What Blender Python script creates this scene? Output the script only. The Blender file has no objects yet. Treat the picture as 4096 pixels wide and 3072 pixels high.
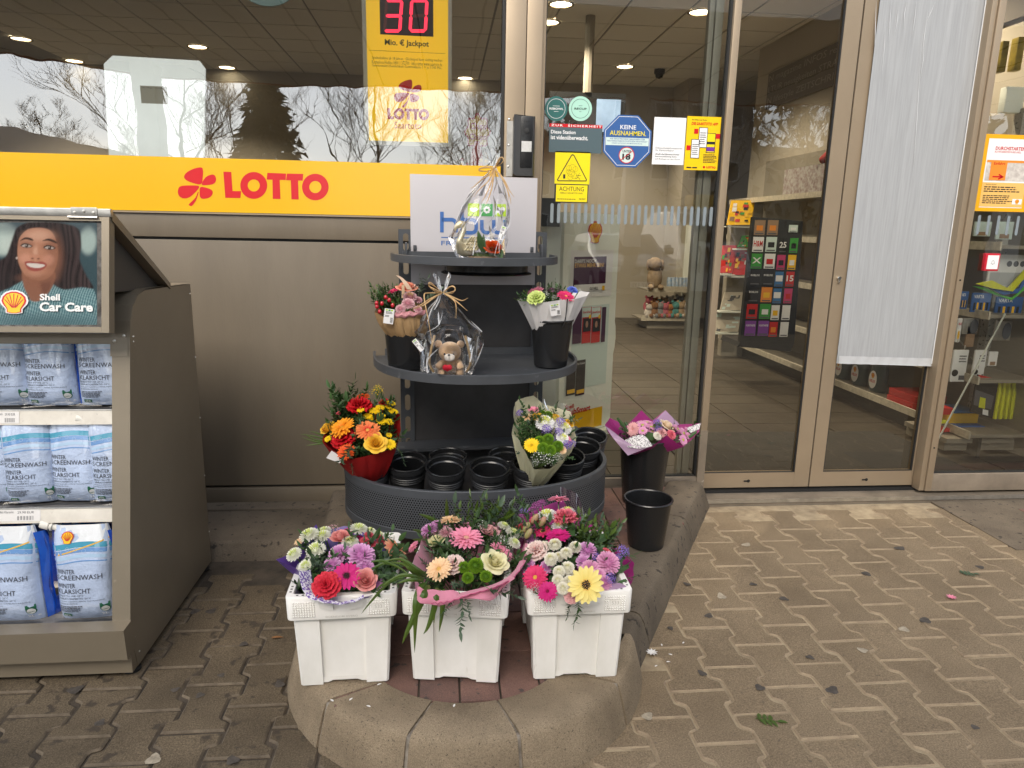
import bpy,bmesh,math,random
import numpy as np
from mathutils import Vector,Matrix,Quaternion
rnd=random.Random(7)
scene=bpy.context.scene
COL=scene.collection
# camera
F4,CX4,CY4=2830.0,2048.0,1536.0
CAM=Vector((0.0,-3.4,1.4))
RIGHT=Vector((0.99539548,-0.09377735,0.01984035))
DOWN=Vector((-0.000853329,-0.21564826,-0.97647074))
FWD=Vector((0.09584937,0.97195763,-0.21473533))
cam_d=bpy.data.cameras.new('camera')
cam_d.sensor_width=36.0
cam_d.lens=36.0*F4/4096.0
cam_d.clip_start=0.05
cam_d.clip_end=600.0
cam=bpy.data.objects.new('camera',cam_d)
COL.objects.link(cam)
cam.matrix_world=Matrix(((RIGHT.x,-DOWN.x,-FWD.x,CAM.x),(RIGHT.y,-DOWN.y,-FWD.y,CAM.y),(RIGHT.z,-DOWN.z,-FWD.z,CAM.z),(0,0,0,1)))
scene.camera=cam
# light
R=math.radians
SUN_EL,SUN_AZ=R(40),R(198)
world=bpy.data.worlds.new('World')
scene.world=world
world.use_nodes=True
wn,wl=world.node_tree.nodes,world.node_tree.links
wn.clear()
w_out=wn.new('ShaderNodeOutputWorld')
w_bg=wn.new('ShaderNodeBackground')
w_sky=wn.new('ShaderNodeTexSky')
w_sky.sky_type='NISHITA'
w_sky.sun_disc=False
w_sky.sun_elevation=SUN_EL
w_sky.sun_rotation=SUN_AZ
w_sky.air_density=1.0
w_sky.dust_density=1.0
w_sky.ozone_density=1.0
w_hsv=wn.new('ShaderNodeHueSaturation')
w_hsv.inputs['Saturation'].default_value=0.36
wl.new(w_sky.outputs[0],w_hsv.inputs['Color'])
wl.new(w_hsv.outputs[0],w_bg.inputs['Color'])
w_bg.inputs['Strength'].default_value=0.15
wl.new(w_bg.outputs[0],w_out.inputs['Surface'])
sun_d=bpy.data.lights.new('sun','SUN')
sun_d.energy=1.35
sun_d.angle=R(35)
sun_d.color=(1.0,0.90,0.76)
sun=bpy.data.objects.new('sun',sun_d)
COL.objects.link(sun)
sd=Vector((math.sin(SUN_AZ)*math.cos(SUN_EL),math.cos(SUN_AZ)*math.cos(SUN_EL),math.sin(SUN_EL)))
sun.rotation_euler=sd.to_track_quat('Z','Y').to_euler()
sun.location=sd*50
vs=scene.view_settings
vs.view_transform='Standard'
vs.look='None'
vs.gamma=1.0
vs.use_curve_mapping=False
vs.exposure=1.10
# helpers: geometry from the picture
K4=4096.0/2212.0
def ray(px,py):
 return RIGHT*((px*K4-CX4)/F4)+DOWN*((py*K4-CY4)/F4)+FWD
def A(px,py,x=None,y=None,z=None):
 """point of the world seen at (px, py) that lies on the plane x=, y= or z= given"""
 d=ray(px,py)
 if y is not None:
  t=(y-CAM.y)/d.y
 elif z is not None:
  t=(z-CAM.z)/d.z
 else:
  t=(x-CAM.x)/d.x
 return CAM+d*t
def mpp(p):
 """metres per picture unit at the depth of p"""
 return(Vector(p)-CAM).dot(FWD)/F4*K4
 # helpers: objects
WM={}
def link(o):
 COL.objects.link(o)
 return o
def thing(name,label,cat,loc=(0,0,0),rz=0.0,group=None):
 o=bpy.data.objects.new(name,None)
 o.empty_display_size=0.05
 link(o)
 o.location=loc
 o.rotation_euler=(0,0,rz)
 o['label']=label
 o['category']=cat
 if group:
  o['group']=group
 WM[o.name]=Matrix.Translation(Vector(loc))@Matrix.Rotation(rz,4,'Z')
 return o
def struct(o,label=None):
 o['kind']='structure'
 if label:
  o['label']=label
 return o
def stuff(o):
 o['kind']='stuff'
 return o
class MB:
 def __init__(self):
  self.v,self.f,self.mi,self.t=[],[],[],[]
 def add(self,vs_,fs_,m=0,t=0.0):
  b=len(self.v)
  self.v.extend([tuple(q)for q in vs_])
  if isinstance(t,(int,float)):
   self.t.extend([float(t)]*len(vs_))
  else:
   self.t.extend(t)
  for q in fs_:
   self.f.append(tuple(i+b for i in q))
   self.mi.append(m)
  return self
 def box(self,a,b,m=0,bev=0.0):
  x0,y0,z0=[min(a[i],b[i])for i in range(3)]
  x1,y1,z1=[max(a[i],b[i])for i in range(3)]
  if bev<=0:
   v=[(x0,y0,z0),(x1,y0,z0),(x1,y1,z0),(x0,y1,z0),(x0,y0,z1),(x1,y0,z1),(x1,y1,z1),(x0,y1,z1)]
   f=[(0,3,2,1),(4,5,6,7),(0,1,5,4),(1,2,6,5),(2,3,7,6),(3,0,4,7)]
   return self.add(v,f,m)
  bm=bmesh.new()
  bmesh.ops.create_cube(bm,size=1.0)
  for q in bm.verts:
   q.co=Vector(((x0+x1)/2+q.co.x*(x1-x0),(y0+y1)/2+q.co.y*(y1-y0),(z0+z1)/2+q.co.z*(z1-z0)))
  bmesh.ops.bevel(bm,geom=list(bm.edges),offset=bev,segments=2,affect='EDGES',profile=0.6)
  self.bm(bm,m)
  return self
 def bm(self,bm,m=0):
  bm.verts.ensure_lookup_table()
  bm.verts.index_update()
  self.add([q.co[:]for q in bm.verts],[tuple(l.vert.index for l in f.loops)for f in bm.faces],m)
  bm.free()
 def tube(self,pts,r,n=8,m=0,caps=True,flat=1.0):
  """round bar along a path; r one radius or one per point"""
  pts=[Vector(p)for p in pts]
  rs=r if isinstance(r,(list,tuple))else[r]*len(pts)
  vs_,prev=[],None
  for i,p in enumerate(pts):
   d=(pts[min(i+1,len(pts)-1)]-pts[max(i-1,0)])
   d=d.normalized()if d.length>1e-9 else Vector((0,0,1))
   if prev is None:
    a=d.orthogonal().normalized()
   else:
    a=prev-d*prev.dot(d)
    a=a.normalized()if a.length>1e-6 else d.orthogonal().normalized()
   prev=a
   b=d.cross(a)
   for k in range(n):
    an=2*math.pi*k/n
    vs_.append(p+a*math.cos(an)*rs[i]+b*math.sin(an)*rs[i]*flat)
  fs_=[]
  for i in range(len(pts)-1):
   for k in range(n):
    k2=(k+1)%n
    fs_.append((i*n+k,i*n+k2,(i+1)*n+k2,(i+1)*n+k))
  if caps:
   fs_.append(tuple(range(n))[::-1])
   fs_.append(tuple((len(pts)-1)*n+k for k in range(n)))
  ts=[i/max(1,len(pts)-1)for i in range(len(pts))for _ in range(n)]
  return self.add(vs_,fs_,m,ts)
 def lathe(self,prof,c=(0,0,0),n=32,m=0,axis=None,close=False,sx=1.0,sy=1.0):
  """profile of (r, h) turned round the z axis through c (or round axis)"""
  c=Vector(c)
  q=Vector((0,0,1)).rotation_difference(Vector(axis).normalized())if axis is not None else Quaternion()
  vs_=[]
  for r_,h in prof:
   for k in range(n):
    an=2*math.pi*k/n
    vs_.append(c+q@Vector((math.cos(an)*r_*sx,math.sin(an)*r_*sy,h)))
  fs_=[]
  for i in range(len(prof)-1):
   for k in range(n):
    k2=(k+1)%n
    fs_.append((i*n+k,i*n+k2,(i+1)*n+k2,(i+1)*n+k))
  if close:
   fs_.append(tuple(range(n))[::-1])
   fs_.append(tuple((len(prof)-1)*n+k for k in range(n)))
  return self.add(vs_,fs_,m)
 def ball(self,c,rx,ry=None,rz=None,n=12,k=7,m=0,rot=None):
  ry=ry or rx
  rz=rz or rx
  c=Vector(c)
  vs_=[]
  for i in range(k+1):
   th=math.pi*i/k
   for j in range(n):
    ph=2*math.pi*j/n
    p=Vector((rx*math.sin(th)*math.cos(ph),ry*math.sin(th)*math.sin(ph),rz*math.cos(th)))
    if rot:
     p=rot@p
    vs_.append(c+p)
  fs_=[]
  for i in range(k):
   for j in range(n):
    j2=(j+1)%n
    fs_.append((i*n+j,(i+1)*n+j,(i+1)*n+j2,i*n+j2))
  return self.add(vs_,fs_,m)
 def prism(self,poly,d,m=0,hole=None):
  """flat polygon (list of 3D points) pushed along vector d"""
  n=len(poly)
  d=Vector(d)
  p=[Vector(q)for q in poly]
  vs_=p+[q+d for q in p]
  fs_=[tuple(range(n))[::-1],tuple(range(n,2*n))]
  for i in range(n):
   j=(i+1)%n
   fs_.append((i,j,n+j,n+i))
  return self.add(vs_,fs_,m)
 def grid(self,fn,nu,nv,m=0,closed_u=False,tfn=None):
  vs_,ts=[],[]
  for j in range(nv+1):
   for i in range(nu+(0 if closed_u else 1)):
    vs_.append(Vector(fn(i/nu,j/nv)))
    ts.append(tfn(i/nu,j/nv)if tfn else j/nv)
  w=nu if closed_u else nu+1
  fs_=[]
  for j in range(nv):
   for i in range(nu):
    i2=(i+1)%w
    fs_.append((j*w+i,j*w+i2,(j+1)*w+i2,(j+1)*w+i))
  return self.add(vs_,fs_,m,ts)
 def mesh(self,name,mats=(),smooth=True,angle=35):
  me=bpy.data.meshes.new(name)
  me.from_pydata(self.v,[],self.f)
  for q in mats:
   me.materials.append(q)
  n=len(me.polygons)
  if n:
   me.polygons.foreach_set('material_index',self.mi)
   me.polygons.foreach_set('use_smooth',[bool(smooth)]*n)
  if any(self.t):
   at=me.attributes.new('t','FLOAT','POINT')
   at.data.foreach_set('value',self.t)
  me.validate()
  me.update()
  if smooth and angle and n:
   try:
    me.set_sharp_from_angle(angle=R(angle))
   except Exception:
    pass
  return me
 def build(self,name,mats,parent=None,smooth=True,angle=35,label=None):
  """world-space geometry -> one mesh object, child of parent"""
  mats=mats if isinstance(mats,(list,tuple))else[mats]
  if parent is not None:
   inv=WM[parent.name].inverted()
   self.v=[tuple(inv@Vector(q))for q in self.v]
  o=link(bpy.data.objects.new(name,self.mesh(name,mats,smooth,angle)))
  if parent is not None:
   o.parent=parent
   WM[o.name]=WM[parent.name]
  else:
   WM[o.name]=Matrix.Identity(4)
  if label:
   o['label']=label
  return o
 def solo(self,name,mats,label,cat,group=None,smooth=True,angle=35):
  """a whole thing that is one mesh; origin at its base"""
  vs_=np.array(self.v)
  lo,hi=vs_.min(0),vs_.max(0)
  loc=Vector(((lo[0]+hi[0])/2,(lo[1]+hi[1])/2,lo[2]))
  self.v=[tuple(Vector(q)-loc)for q in self.v]
  mats=mats if isinstance(mats,(list,tuple))else[mats]
  o=link(bpy.data.objects.new(name,self.mesh(name,mats,smooth,angle)))
  o.location=loc
  WM[o.name]=Matrix.Translation(loc)
  o['label']=label
  o['category']=cat
  if group:
   o['group']=group
  return o
def inst(name,me,parent,mw,mats=None):
 """object that shares mesh data; mats override the slots of this one object"""
 o=link(bpy.data.objects.new(name,me))
 if parent is not None:
  o.parent=parent
  o.matrix_local=WM[parent.name].inverted()@mw
 else:
  o.matrix_world=mw
 WM[o.name]=mw
 if mats:
  for i,q in enumerate(mats):
   if i<len(o.material_slots):
    o.material_slots[i].link='OBJECT'
    o.material_slots[i].material=q
 return o
def copy_thing(src,label,loc,rz=None):
 r_=src.copy()
 link(r_)
 r_.location=loc
 if rz is not None:
  r_.rotation_euler=(0,0,rz)
 r_['label']=label
 WM[r_.name]=Matrix.Translation(Vector(loc))@Matrix.Rotation(r_.rotation_euler.z,4,'Z')
 for ch in list(src.children):
  c=ch.copy()
  link(c)
  c.parent=r_
  WM[c.name]=WM[r_.name]
  for g in list(ch.children):
   d=g.copy()
   link(d)
   d.parent=c
   WM[d.name]=WM[c.name]
 return r_
def frame_m(pos,normal,up=(0,0,1),s=1.0,spin=0.0):
 """matrix that puts local +Z along normal at pos"""
 n=Vector(normal).normalized()
 q=n.to_track_quat('Z','Y').to_matrix().to_4x4()
 return Matrix.Translation(Vector(pos))@q@Matrix.Rotation(spin,4,'Z')@Matrix.Scale(s,4)
def smooth_loop(pts,n=6):
 """closed Catmull-Rom through 2D points"""
 out,k=[],len(pts)
 for i in range(k):
  p0,p1,p2,p3=[Vector((*pts[(i+j)%k][:2],0))for j in(-1,0,1,2)]
  for s in range(n):
   t=s/n
   q=0.5*((2*p1)+(p2-p0)*t+(2*p0-5*p1+4*p2-p3)*t*t+(3*p1-p0-3*p2+p3)*t**3)
   out.append((q.x,q.y))
 return out
 # materials
MATS={}
def hexl(h):
 h=h.lstrip('#')
 c=[int(h[i:i+2],16)/255 for i in(0,2,4)]
 return tuple(x/12.92 if x<=0.04045 else((x+0.055)/1.055)**2.4 for x in c)
def C(c):
 if isinstance(c,str):
  c=hexl(c)
 if isinstance(c,(int,float)):
  c=(c,c,c)
 return(c[0],c[1],c[2],1.0)
def mat(name,col,rough=0.5,metal=0.0,spec=0.5,coat=0.0,noise=0.0,nscale=8.0,col2=None,bump=0.0,bscale=60.0,orand=0.0,grain=0.0,gscale=400.0,trans=0.0,alpha=1.0,emit=0.0,tip=None,translucent=0.0,stretch=None,spots=0.0,spotcol=None,spotscale=30.0,sheen=0.0,rnoise=0.0,world=False):
 if name in MATS:
  return MATS[name]
 m=bpy.data.materials.new(name)
 m.use_nodes=True
 N,L=m.node_tree.nodes,m.node_tree.links
 b=N['Principled BSDF']
 b.inputs['Roughness'].default_value=rough
 b.inputs['Metallic'].default_value=metal
 b.inputs['Specular IOR Level'].default_value=spec
 b.inputs['Coat Weight'].default_value=coat
 b.inputs['Transmission Weight'].default_value=trans
 b.inputs['Alpha'].default_value=alpha
 if sheen:
  b.inputs['Sheen Weight'].default_value=sheen
 c1=C(col)
 cur=None
 def coords():
  if world:
   return N.new('ShaderNodeNewGeometry').outputs['Position']
  tc=N.new('ShaderNodeTexCoord')
  oi=N.new('ShaderNodeObjectInfo')
  ml=N.new('ShaderNodeVectorMath')
  ml.operation='MULTIPLY_ADD'
  cb=N.new('ShaderNodeCombineXYZ')
  for k in range(3):
   L.new(oi.outputs['Random'],cb.inputs[k])
  L.new(cb.outputs[0],ml.inputs[0])
  ml.inputs[1].default_value=(37.0,17.0,53.0)
  L.new(tc.outputs['Object'],ml.inputs[2])
  if stretch:
   mp=N.new('ShaderNodeMapping')
   mp.inputs['Scale'].default_value=stretch
   L.new(ml.outputs[0],mp.inputs['Vector'])
   return mp.outputs[0]
  return ml.outputs[0]
 need=noise or bump or grain or spots or rnoise
 vec=coords()if need else None
 def mixc(a,bb,fac_socket=None,fac=0.5,mode='MIX'):
  x=N.new('ShaderNodeMix')
  x.data_type='RGBA'
  x.blend_type=mode
  if fac_socket is not None:
   L.new(fac_socket,x.inputs[0])
  else:
   x.inputs[0].default_value=fac
  for s_,val in((6,a),(7,bb)):
   if hasattr(val,'links'):
    L.new(val,x.inputs[s_])
   else:
    x.inputs[s_].default_value=val
  return x.outputs[2]
 def ntex(scale,detail=4.0,rough_=0.6):
  n_=N.new('ShaderNodeTexNoise')
  n_.inputs['Scale'].default_value=scale
  n_.inputs['Detail'].default_value=detail
  n_.inputs['Roughness'].default_value=rough_
  L.new(vec,n_.inputs['Vector'])
  return n_.outputs['Fac']
 def ramp(sock,a,bb):
  r_=N.new('ShaderNodeMapRange')
  r_.inputs['From Min'].default_value=a
  r_.inputs['From Max'].default_value=bb
  L.new(sock,r_.inputs['Value'])
  return r_.outputs[0]
 cur=c1
 if tip is not None:
  at=N.new('ShaderNodeAttribute')
  at.attribute_name='t'
  cur=mixc(c1,C(tip),at.outputs['Fac'])
 if noise:
  c2=C(col2)if col2 is not None else tuple(x*(1-noise)for x in c1[:3])+(1,)
  f=ramp(ntex(nscale,6.0),0.35,0.68)
  if tip is not None:
   f2=N.new('ShaderNodeMath')
   f2.operation='MULTIPLY'
   L.new(f,f2.inputs[0])
   f2.inputs[1].default_value=noise
   cur=mixc(cur,(0.1,0.1,0.1,1),f2.outputs[0],mode='MULTIPLY')
  else:
   cur=mixc(c1,c2,f)
 if grain:
  f=ramp(ntex(gscale,2.0,0.7),0.3,0.7)
  lo,hi=1-grain,1+grain
  g=mixc((lo,lo,lo,1),(hi,hi,hi,1),f)
  cur=mixc(cur,g,fac=1.0,mode='MULTIPLY')
 if spots:
  f=ramp(ntex(spotscale,3.0,0.5),0.86-spots*0.9,0.92-spots*0.9)
  cur=mixc(cur,C(spotcol),f)
 if orand:
  oi=N.new('ShaderNodeObjectInfo')
  mr=N.new('ShaderNodeMapRange')
  mr.inputs['To Min'].default_value=1-orand
  mr.inputs['To Max'].default_value=1+orand
  L.new(oi.outputs['Random'],mr.inputs['Value'])
  cb=N.new('ShaderNodeCombineXYZ')
  for k in range(3):
   L.new(mr.outputs[0],cb.inputs[k])
  cur=mixc(cur,cb.outputs[0],fac=1.0,mode='MULTIPLY')
 if hasattr(cur,'links'):
  L.new(cur,b.inputs['Base Color'])
 else:
  b.inputs['Base Color'].default_value=cur
 if rnoise:
  f=ntex(nscale*1.7,5.0)
  mr=N.new('ShaderNodeMapRange')
  mr.inputs['To Min'].default_value=max(0.02,rough-rnoise)
  mr.inputs['To Max'].default_value=min(1,rough+rnoise)
  L.new(f,mr.inputs['Value'])
  L.new(mr.outputs[0],b.inputs['Roughness'])
 if bump:
  bp=N.new('ShaderNodeBump')
  bp.inputs['Strength'].default_value=1.0
  bp.inputs['Distance'].default_value=bump
  L.new(ntex(bscale,5.0,0.65),bp.inputs['Height'])
  L.new(bp.outputs[0],b.inputs['Normal'])
 if emit:
  b.inputs['Emission Color'].default_value=c1
  b.inputs['Emission Strength'].default_value=emit
 if translucent:
  out=N['Material Output']
  tr=N.new('ShaderNodeBsdfTranslucent')
  if hasattr(cur,'links'):
   L.new(cur,tr.inputs['Color'])
  else:
   tr.inputs['Color'].default_value=cur
  mx=N.new('ShaderNodeMixShader')
  mx.inputs[0].default_value=translucent
  L.new(b.outputs[0],mx.inputs[1])
  L.new(tr.outputs[0],mx.inputs[2])
  L.new(mx.outputs[0],out.inputs['Surface'])
 MATS[name]=m
 return m
def glass_mat(name,refl=3.0,tint=(0.86,0.89,0.87),rough=0.0,wave=0.0,lo=0.0):
 """thin sheet: lets light straight through, mirrors by Fresnel (refl = number of glass faces / 1)"""
 if name in MATS:
  return MATS[name]
 m=bpy.data.materials.new(name)
 m.use_nodes=True
 N,L=m.node_tree.nodes,m.node_tree.links
 N.clear()
 out=N.new('ShaderNodeOutputMaterial')
 fr=N.new('ShaderNodeFresnel')
 fr.inputs['IOR'].default_value=1.5
 mu=N.new('ShaderNodeMath')
 mu.operation='MULTIPLY_ADD'
 mu.use_clamp=True
 L.new(fr.outputs[0],mu.inputs[0])
 mu.inputs[1].default_value=refl
 mu.inputs[2].default_value=lo
 tr=N.new('ShaderNodeBsdfTransparent')
 tr.inputs['Color'].default_value=(*tint,1)
 gl=N.new('ShaderNodeBsdfGlossy')
 gl.inputs['Roughness'].default_value=rough
 if wave:
  tc=N.new('ShaderNodeTexCoord')
  nt=N.new('ShaderNodeTexNoise')
  nt.inputs['Scale'].default_value=9.0 if rough else 2.2
  nt.inputs['Detail'].default_value=3.0
  L.new(tc.outputs['Object'],nt.inputs['Vector'])
  bp=N.new('ShaderNodeBump')
  bp.inputs['Distance'].default_value=wave
  L.new(nt.outputs['Fac'],bp.inputs['Height'])
  L.new(bp.outputs[0],gl.inputs['Normal'])
 mx=N.new('ShaderNodeMixShader')
 L.new(mu.outputs[0],mx.inputs[0])
 L.new(tr.outputs[0],mx.inputs[1])
 L.new(gl.outputs[0],mx.inputs[2])
 L.new(mx.outputs[0],out.inputs['Surface'])
 MATS[name]=m
 return m
 # flat print on a plane
_TXT={}
def text_geo(body,bold=0.0,res=2,space=1.0):
 key=(body,bold,res,space)
 if key not in _TXT:
  cu=bpy.data.curves.new('lettering','FONT')
  cu.body=body
  cu.size=1.0
  cu.resolution_u=res
  cu.offset=bold
  cu.space_character=space
  ob=bpy.data.objects.new('lettering',cu)
  me=bpy.data.meshes.new_from_object(ob)
  vs_=[(q.co.x,q.co.y)for q in me.vertices]
  fs_=[tuple(p.vertices)for p in me.polygons]
  bpy.data.objects.remove(ob)
  bpy.data.curves.remove(cu)
  bpy.data.meshes.remove(me)
  _TXT[key]=(vs_,fs_)
 return _TXT[key]
class Sheet:
 """a plane to print on. Points come either as picture positions (projected onto the plane) or as (a, b) metres"""
 def __init__(self,p0,n,u=None,eps=0.0007,rot=0.0):
  self.p0=Vector(p0)
  self.n=Vector(n).normalized()
  if u is None:
   u=Vector((0,0,1)).cross(self.n)
   u=u if u.length>1e-4 else Vector((1,0,0))
  self.u=Vector(u).normalized()
  if rot:
   self.u=Quaternion(self.n,rot)@self.u
  self.v=self.n.cross(self.u)
  self.eps=eps
  self.parts={}
 def uv(self,px,py):
  d=ray(px,py)
  t=(self.p0-CAM).dot(self.n)/d.dot(self.n)
  q=CAM+d*t-self.p0
  return(q.dot(self.u),q.dot(self.v))
 def w(self,a,b,layer=1):
  return self.p0+self.u*a+self.v*b+self.n*(self.eps*layer)
 def _p(self,part):
  return self.parts.setdefault(part,(MB(),[]))
 def _mi(self,part,m):
  mb,ms=self._p(part)
  if m not in ms:
   ms.append(m)
  return mb,ms.index(m)
 def poly(self,pts,m,layer=1,part='print',px=False):
  mb,i=self._mi(part,m)
  if px:
   pts=[self.uv(*q)for q in pts]
  mb.add([self.w(a,b,layer)for a,b in pts],[tuple(range(len(pts)))],i)
 def rect(self,a0,b0,a1,b1,m,layer=1,part='print'):
  self.poly([(a0,b0),(a1,b0),(a1,b1),(a0,b1)],m,layer,part)
 def prect(self,x0,y0,x1,y1,m,layer=1,part='print'):
  a0,a1=self.uv(x0,(y0+y1)/2)[0],self.uv(x1,(y0+y1)/2)[0]
  b1,b0=self.uv((x0+x1)/2,y0)[1],self.uv((x0+x1)/2,y1)[1]
  self.rect(a0,b0,a1,b1,m,layer,part)
 def ell(self,a,b,ra,rb,m,layer=1,part='print',n=40):
  self.poly([(a+ra*math.cos(2*math.pi*k/n),b+rb*math.sin(2*math.pi*k/n))for k in range(n)],m,layer,part)
 def ring(self,a,b,ra,rb,wd,m,layer=1,part='print',n=40,sx=1.0):
  mb,i=self._mi(part,m)
  vs_,fs_=[],[]
  for k in range(n):
   an=2*math.pi*k/n
   vs_.append(self.w(a+ra*math.cos(an),b+rb*math.sin(an),layer))
   vs_.append(self.w(a+(ra-wd)*math.cos(an),b+(rb-wd)*math.sin(an),layer))
  for k in range(n):
   j=(k+1)%n
   fs_.append((2*k,2*j,2*j+1,2*k+1))
  mb.add(vs_,fs_,i)
 def outline(self,pts,wd,m,layer=1,part='print',closed=True):
  """stroke along a polyline"""
  mb,i=self._mi(part,m)
  n=len(pts)
  P=[Vector((*q,0))for q in pts]
  vs_=[]
  for k in range(n):
   a=P[(k-1)%n]if(closed or k>0)else P[k]
   c=P[(k+1)%n]if(closed or k<n-1)else P[k]
   d1=(P[k]-a).normalized()if(P[k]-a).length>1e-9 else(c-P[k]).normalized()
   d2=(c-P[k]).normalized()if(c-P[k]).length>1e-9 else d1
   t=(d1+d2)
   t=t.normalized()if t.length>1e-6 else d1
   nn=Vector((-t.y,t.x,0))
   cs=max(0.35,nn.dot(Vector((-d1.y,d1.x,0))))
   o=nn*(wd/2/cs)
   vs_.append(self.w(*(P[k]+o)[:2],layer))
   vs_.append(self.w(*(P[k]-o)[:2],layer))
  fs_=[]
  for k in range(n if closed else n-1):
   j=(k+1)%n
   fs_.append((2*k,2*k+1,2*j+1,2*j))
  mb.add(vs_,fs_,i)
 def text(self,body,a0,b0,a1,b1,m,layer=2,part='lettering',bold=0.0,shear=0.0,fit=True,align='C',res=2,space=1.0):
  """lettering fitted into the box (a0,b0)-(a1,b1); fit=False keeps the letter shape and aligns"""
  vs_,fs_=text_geo(body,bold,res,space)
  if not vs_:
   return
  xs,ys=[q[0]for q in vs_],[q[1]for q in vs_]
  x0,x1,y0,y1=min(xs),max(xs),min(ys),max(ys)
  sx=(a1-a0)/max(1e-6,x1-x0)
  sy=(b1-b0)/max(1e-6,y1-y0)
  ox,oy=a0,b0
  if not fit:
   s=min(abs(sx),abs(sy))
   sx,sy=s*(1 if sx>0 else-1),s
   wd=(x1-x0)*sx
   ox={'L':a0,'C':(a0+a1-wd)/2,'R':a1-wd}[align]
   oy=(b0+b1-(y1-y0)*sy)/2
  mb,i=self._mi(part,m)
  mb.add([self.w(ox+(x-x0)*sx+shear*(y-y0)*sy,oy+(y-y0)*sy,layer)for x,y in vs_],fs_,i)
 def ptext(self,body,x0,y0,x1,y1,m,**k):
  """box given by picture corners: left, top, right, bottom"""
  a0,a1=self.uv(x0,(y0+y1)/2)[0],self.uv(x1,(y0+y1)/2)[0]
  b1,b0=self.uv((x0+x1)/2,y0)[1],self.uv((x0+x1)/2,y1)[1]
  self.text(body,a0,b0,a1,b1,m,**k)
 def lines(self,a0,b0,a1,b1,n,m,layer=2,part='lettering',h=0.5,seed=0):
  """rows of very small illegible print: short dashes"""
  r_=random.Random(seed)
  step=(b1-b0)/n
  for k in range(n):
   yb=b1-(k+0.75)*step
   x=a0
   end=a0+(a1-a0)*r_.uniform(0.72,1.0)
   while x<end:
    wd=min(end-x,(a1-a0)*r_.uniform(0.05,0.16))
    self.rect(x,yb,x+wd,yb+step*h,m,layer,part)
    x+=wd+(a1-a0)*0.022
 def build(self,parent,names=None):
  out={}
  for nm,(mb,ms)in self.parts.items():
   out[nm]=mb.build(nm,ms,parent,smooth=False)
  return out
def shell_mark(S,a,b,w,h,red,yel,white=None,layer=2,part='emblem'):
 """scallop-shell emblem centred at (a, b)"""
 def fan(s,dy=0.0):
  pts=[]
  for k in range(25):
   an=math.pi*(-0.10+1.20*k/24)
   bulge=1.0+0.02*math.cos(an*14)
   pts.append((0.5*s*bulge*math.cos(an),0.08+0.42*s*bulge*math.sin(an)))
  pts+=[(-0.30*s,-0.30),(-0.30*s,-0.30-0.15*s),(-0.1*s,-0.33-0.17*s),(0.1*s,-0.33-0.17*s),(0.30*s,-0.30-0.15*s),(0.30*s,-0.30)]
  return[(a+x*w,b+y*h)for x,y in pts]
 if white:
  S.poly(fan(1.16),white,layer,part)
 S.poly(fan(1.0),red,layer+1,part)
 S.poly(fan(0.84),yel,layer+2,part)
 for k in range(7):
  an=math.pi*(0.06+0.88*k/6)
  x1,y1=0.38*math.cos(an),0.08+0.31*math.sin(an)
  x0,y0=0.07*math.cos(an),-0.24
  S.outline([(a+x0*w,b+y0*h),(a+x1*w,b+y1*h)],0.035*w,red,layer+3,part,closed=False)
CLOVER=[[(1268,1165),(1200,1150),(1165,1125),(1175,1095),(1220,1068),(1270,1058),(1283,1075),(1282,1120)],[(1275,1165),(1300,1120),(1340,1103),(1360,1112),(1366,1140),(1350,1162),(1310,1170)],[(1260,1178),(1195,1172),(1140,1178),(1125,1205),(1130,1235),(1155,1253),(1190,1250),(1225,1225)],[(1268,1182),(1310,1188),(1340,1203),(1344,1225),(1325,1248),(1285,1257),(1265,1245),(1262,1215)],[(1250,1215),(1235,1250),(1195,1290),(1200,1300),(1215,1300),(1240,1265),(1255,1218)]]
LOTTO=[[(1412,1085),(1462,1087),(1470,1207),(1524,1208),(1520,1252),(1424,1250)],[(1690,1092),(1808,1097),(1806,1138),(1768,1137),(1773,1258),(1724,1257),(1722,1136),(1686,1135)],[(1814,1097),(1917,1099),(1913,1142),(1884,1141),(1888,1261),(1842,1260),(1838,1140),(1808,1139)]]
LOTTO_O=[(1604,1172,85,38),(1993,1182,84,38)]
def lotto_logo(S,fn,m,layer=2,word=True,dx=0,dy=0,ww=1.0):
 """clover and word, fn maps logo units to (a, b)"""
 for i,lf in enumerate(CLOVER):
  S.poly([fn(*q)for q in smooth_loop(lf,4)],m,layer,'emblem')
 if not word:
  return
 lotto_word(S,fn,m,layer)
def lotto_word(S,fn,m,layer=2):
 for lt in LOTTO:
  n=len(lt)
  if n==6:
   S.poly([fn(*lt[k])for k in(0,1,2,5)],m,layer,'lettering')
   S.poly([fn(*lt[k])for k in(2,3,4,5)],m,layer,'lettering')
  else:
   S.poly([fn(*lt[k])for k in(0,1,2,7)],m,layer,'lettering')
   S.poly([fn(*lt[k])for k in(6,3,4,5)],m,layer,'lettering')
 mb,i=S._mi('lettering',m)
 for cx,cy,r1,r0 in LOTTO_O:
  vs_,fs_=[],[]
  for k in range(40):
   an=2*math.pi*k/40
   vs_.append(S.w(*fn(cx+r1*math.cos(an),cy+r1*math.sin(an)),layer))
   vs_.append(S.w(*fn(cx+r0*math.cos(an),cy+r0*math.sin(an)),layer))
  for k in range(40):
   j=(k+1)%40
   fs_.append((2*k,2*k+1,2*j+1,2*j))
  mb.add(vs_,fs_,i)
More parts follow.
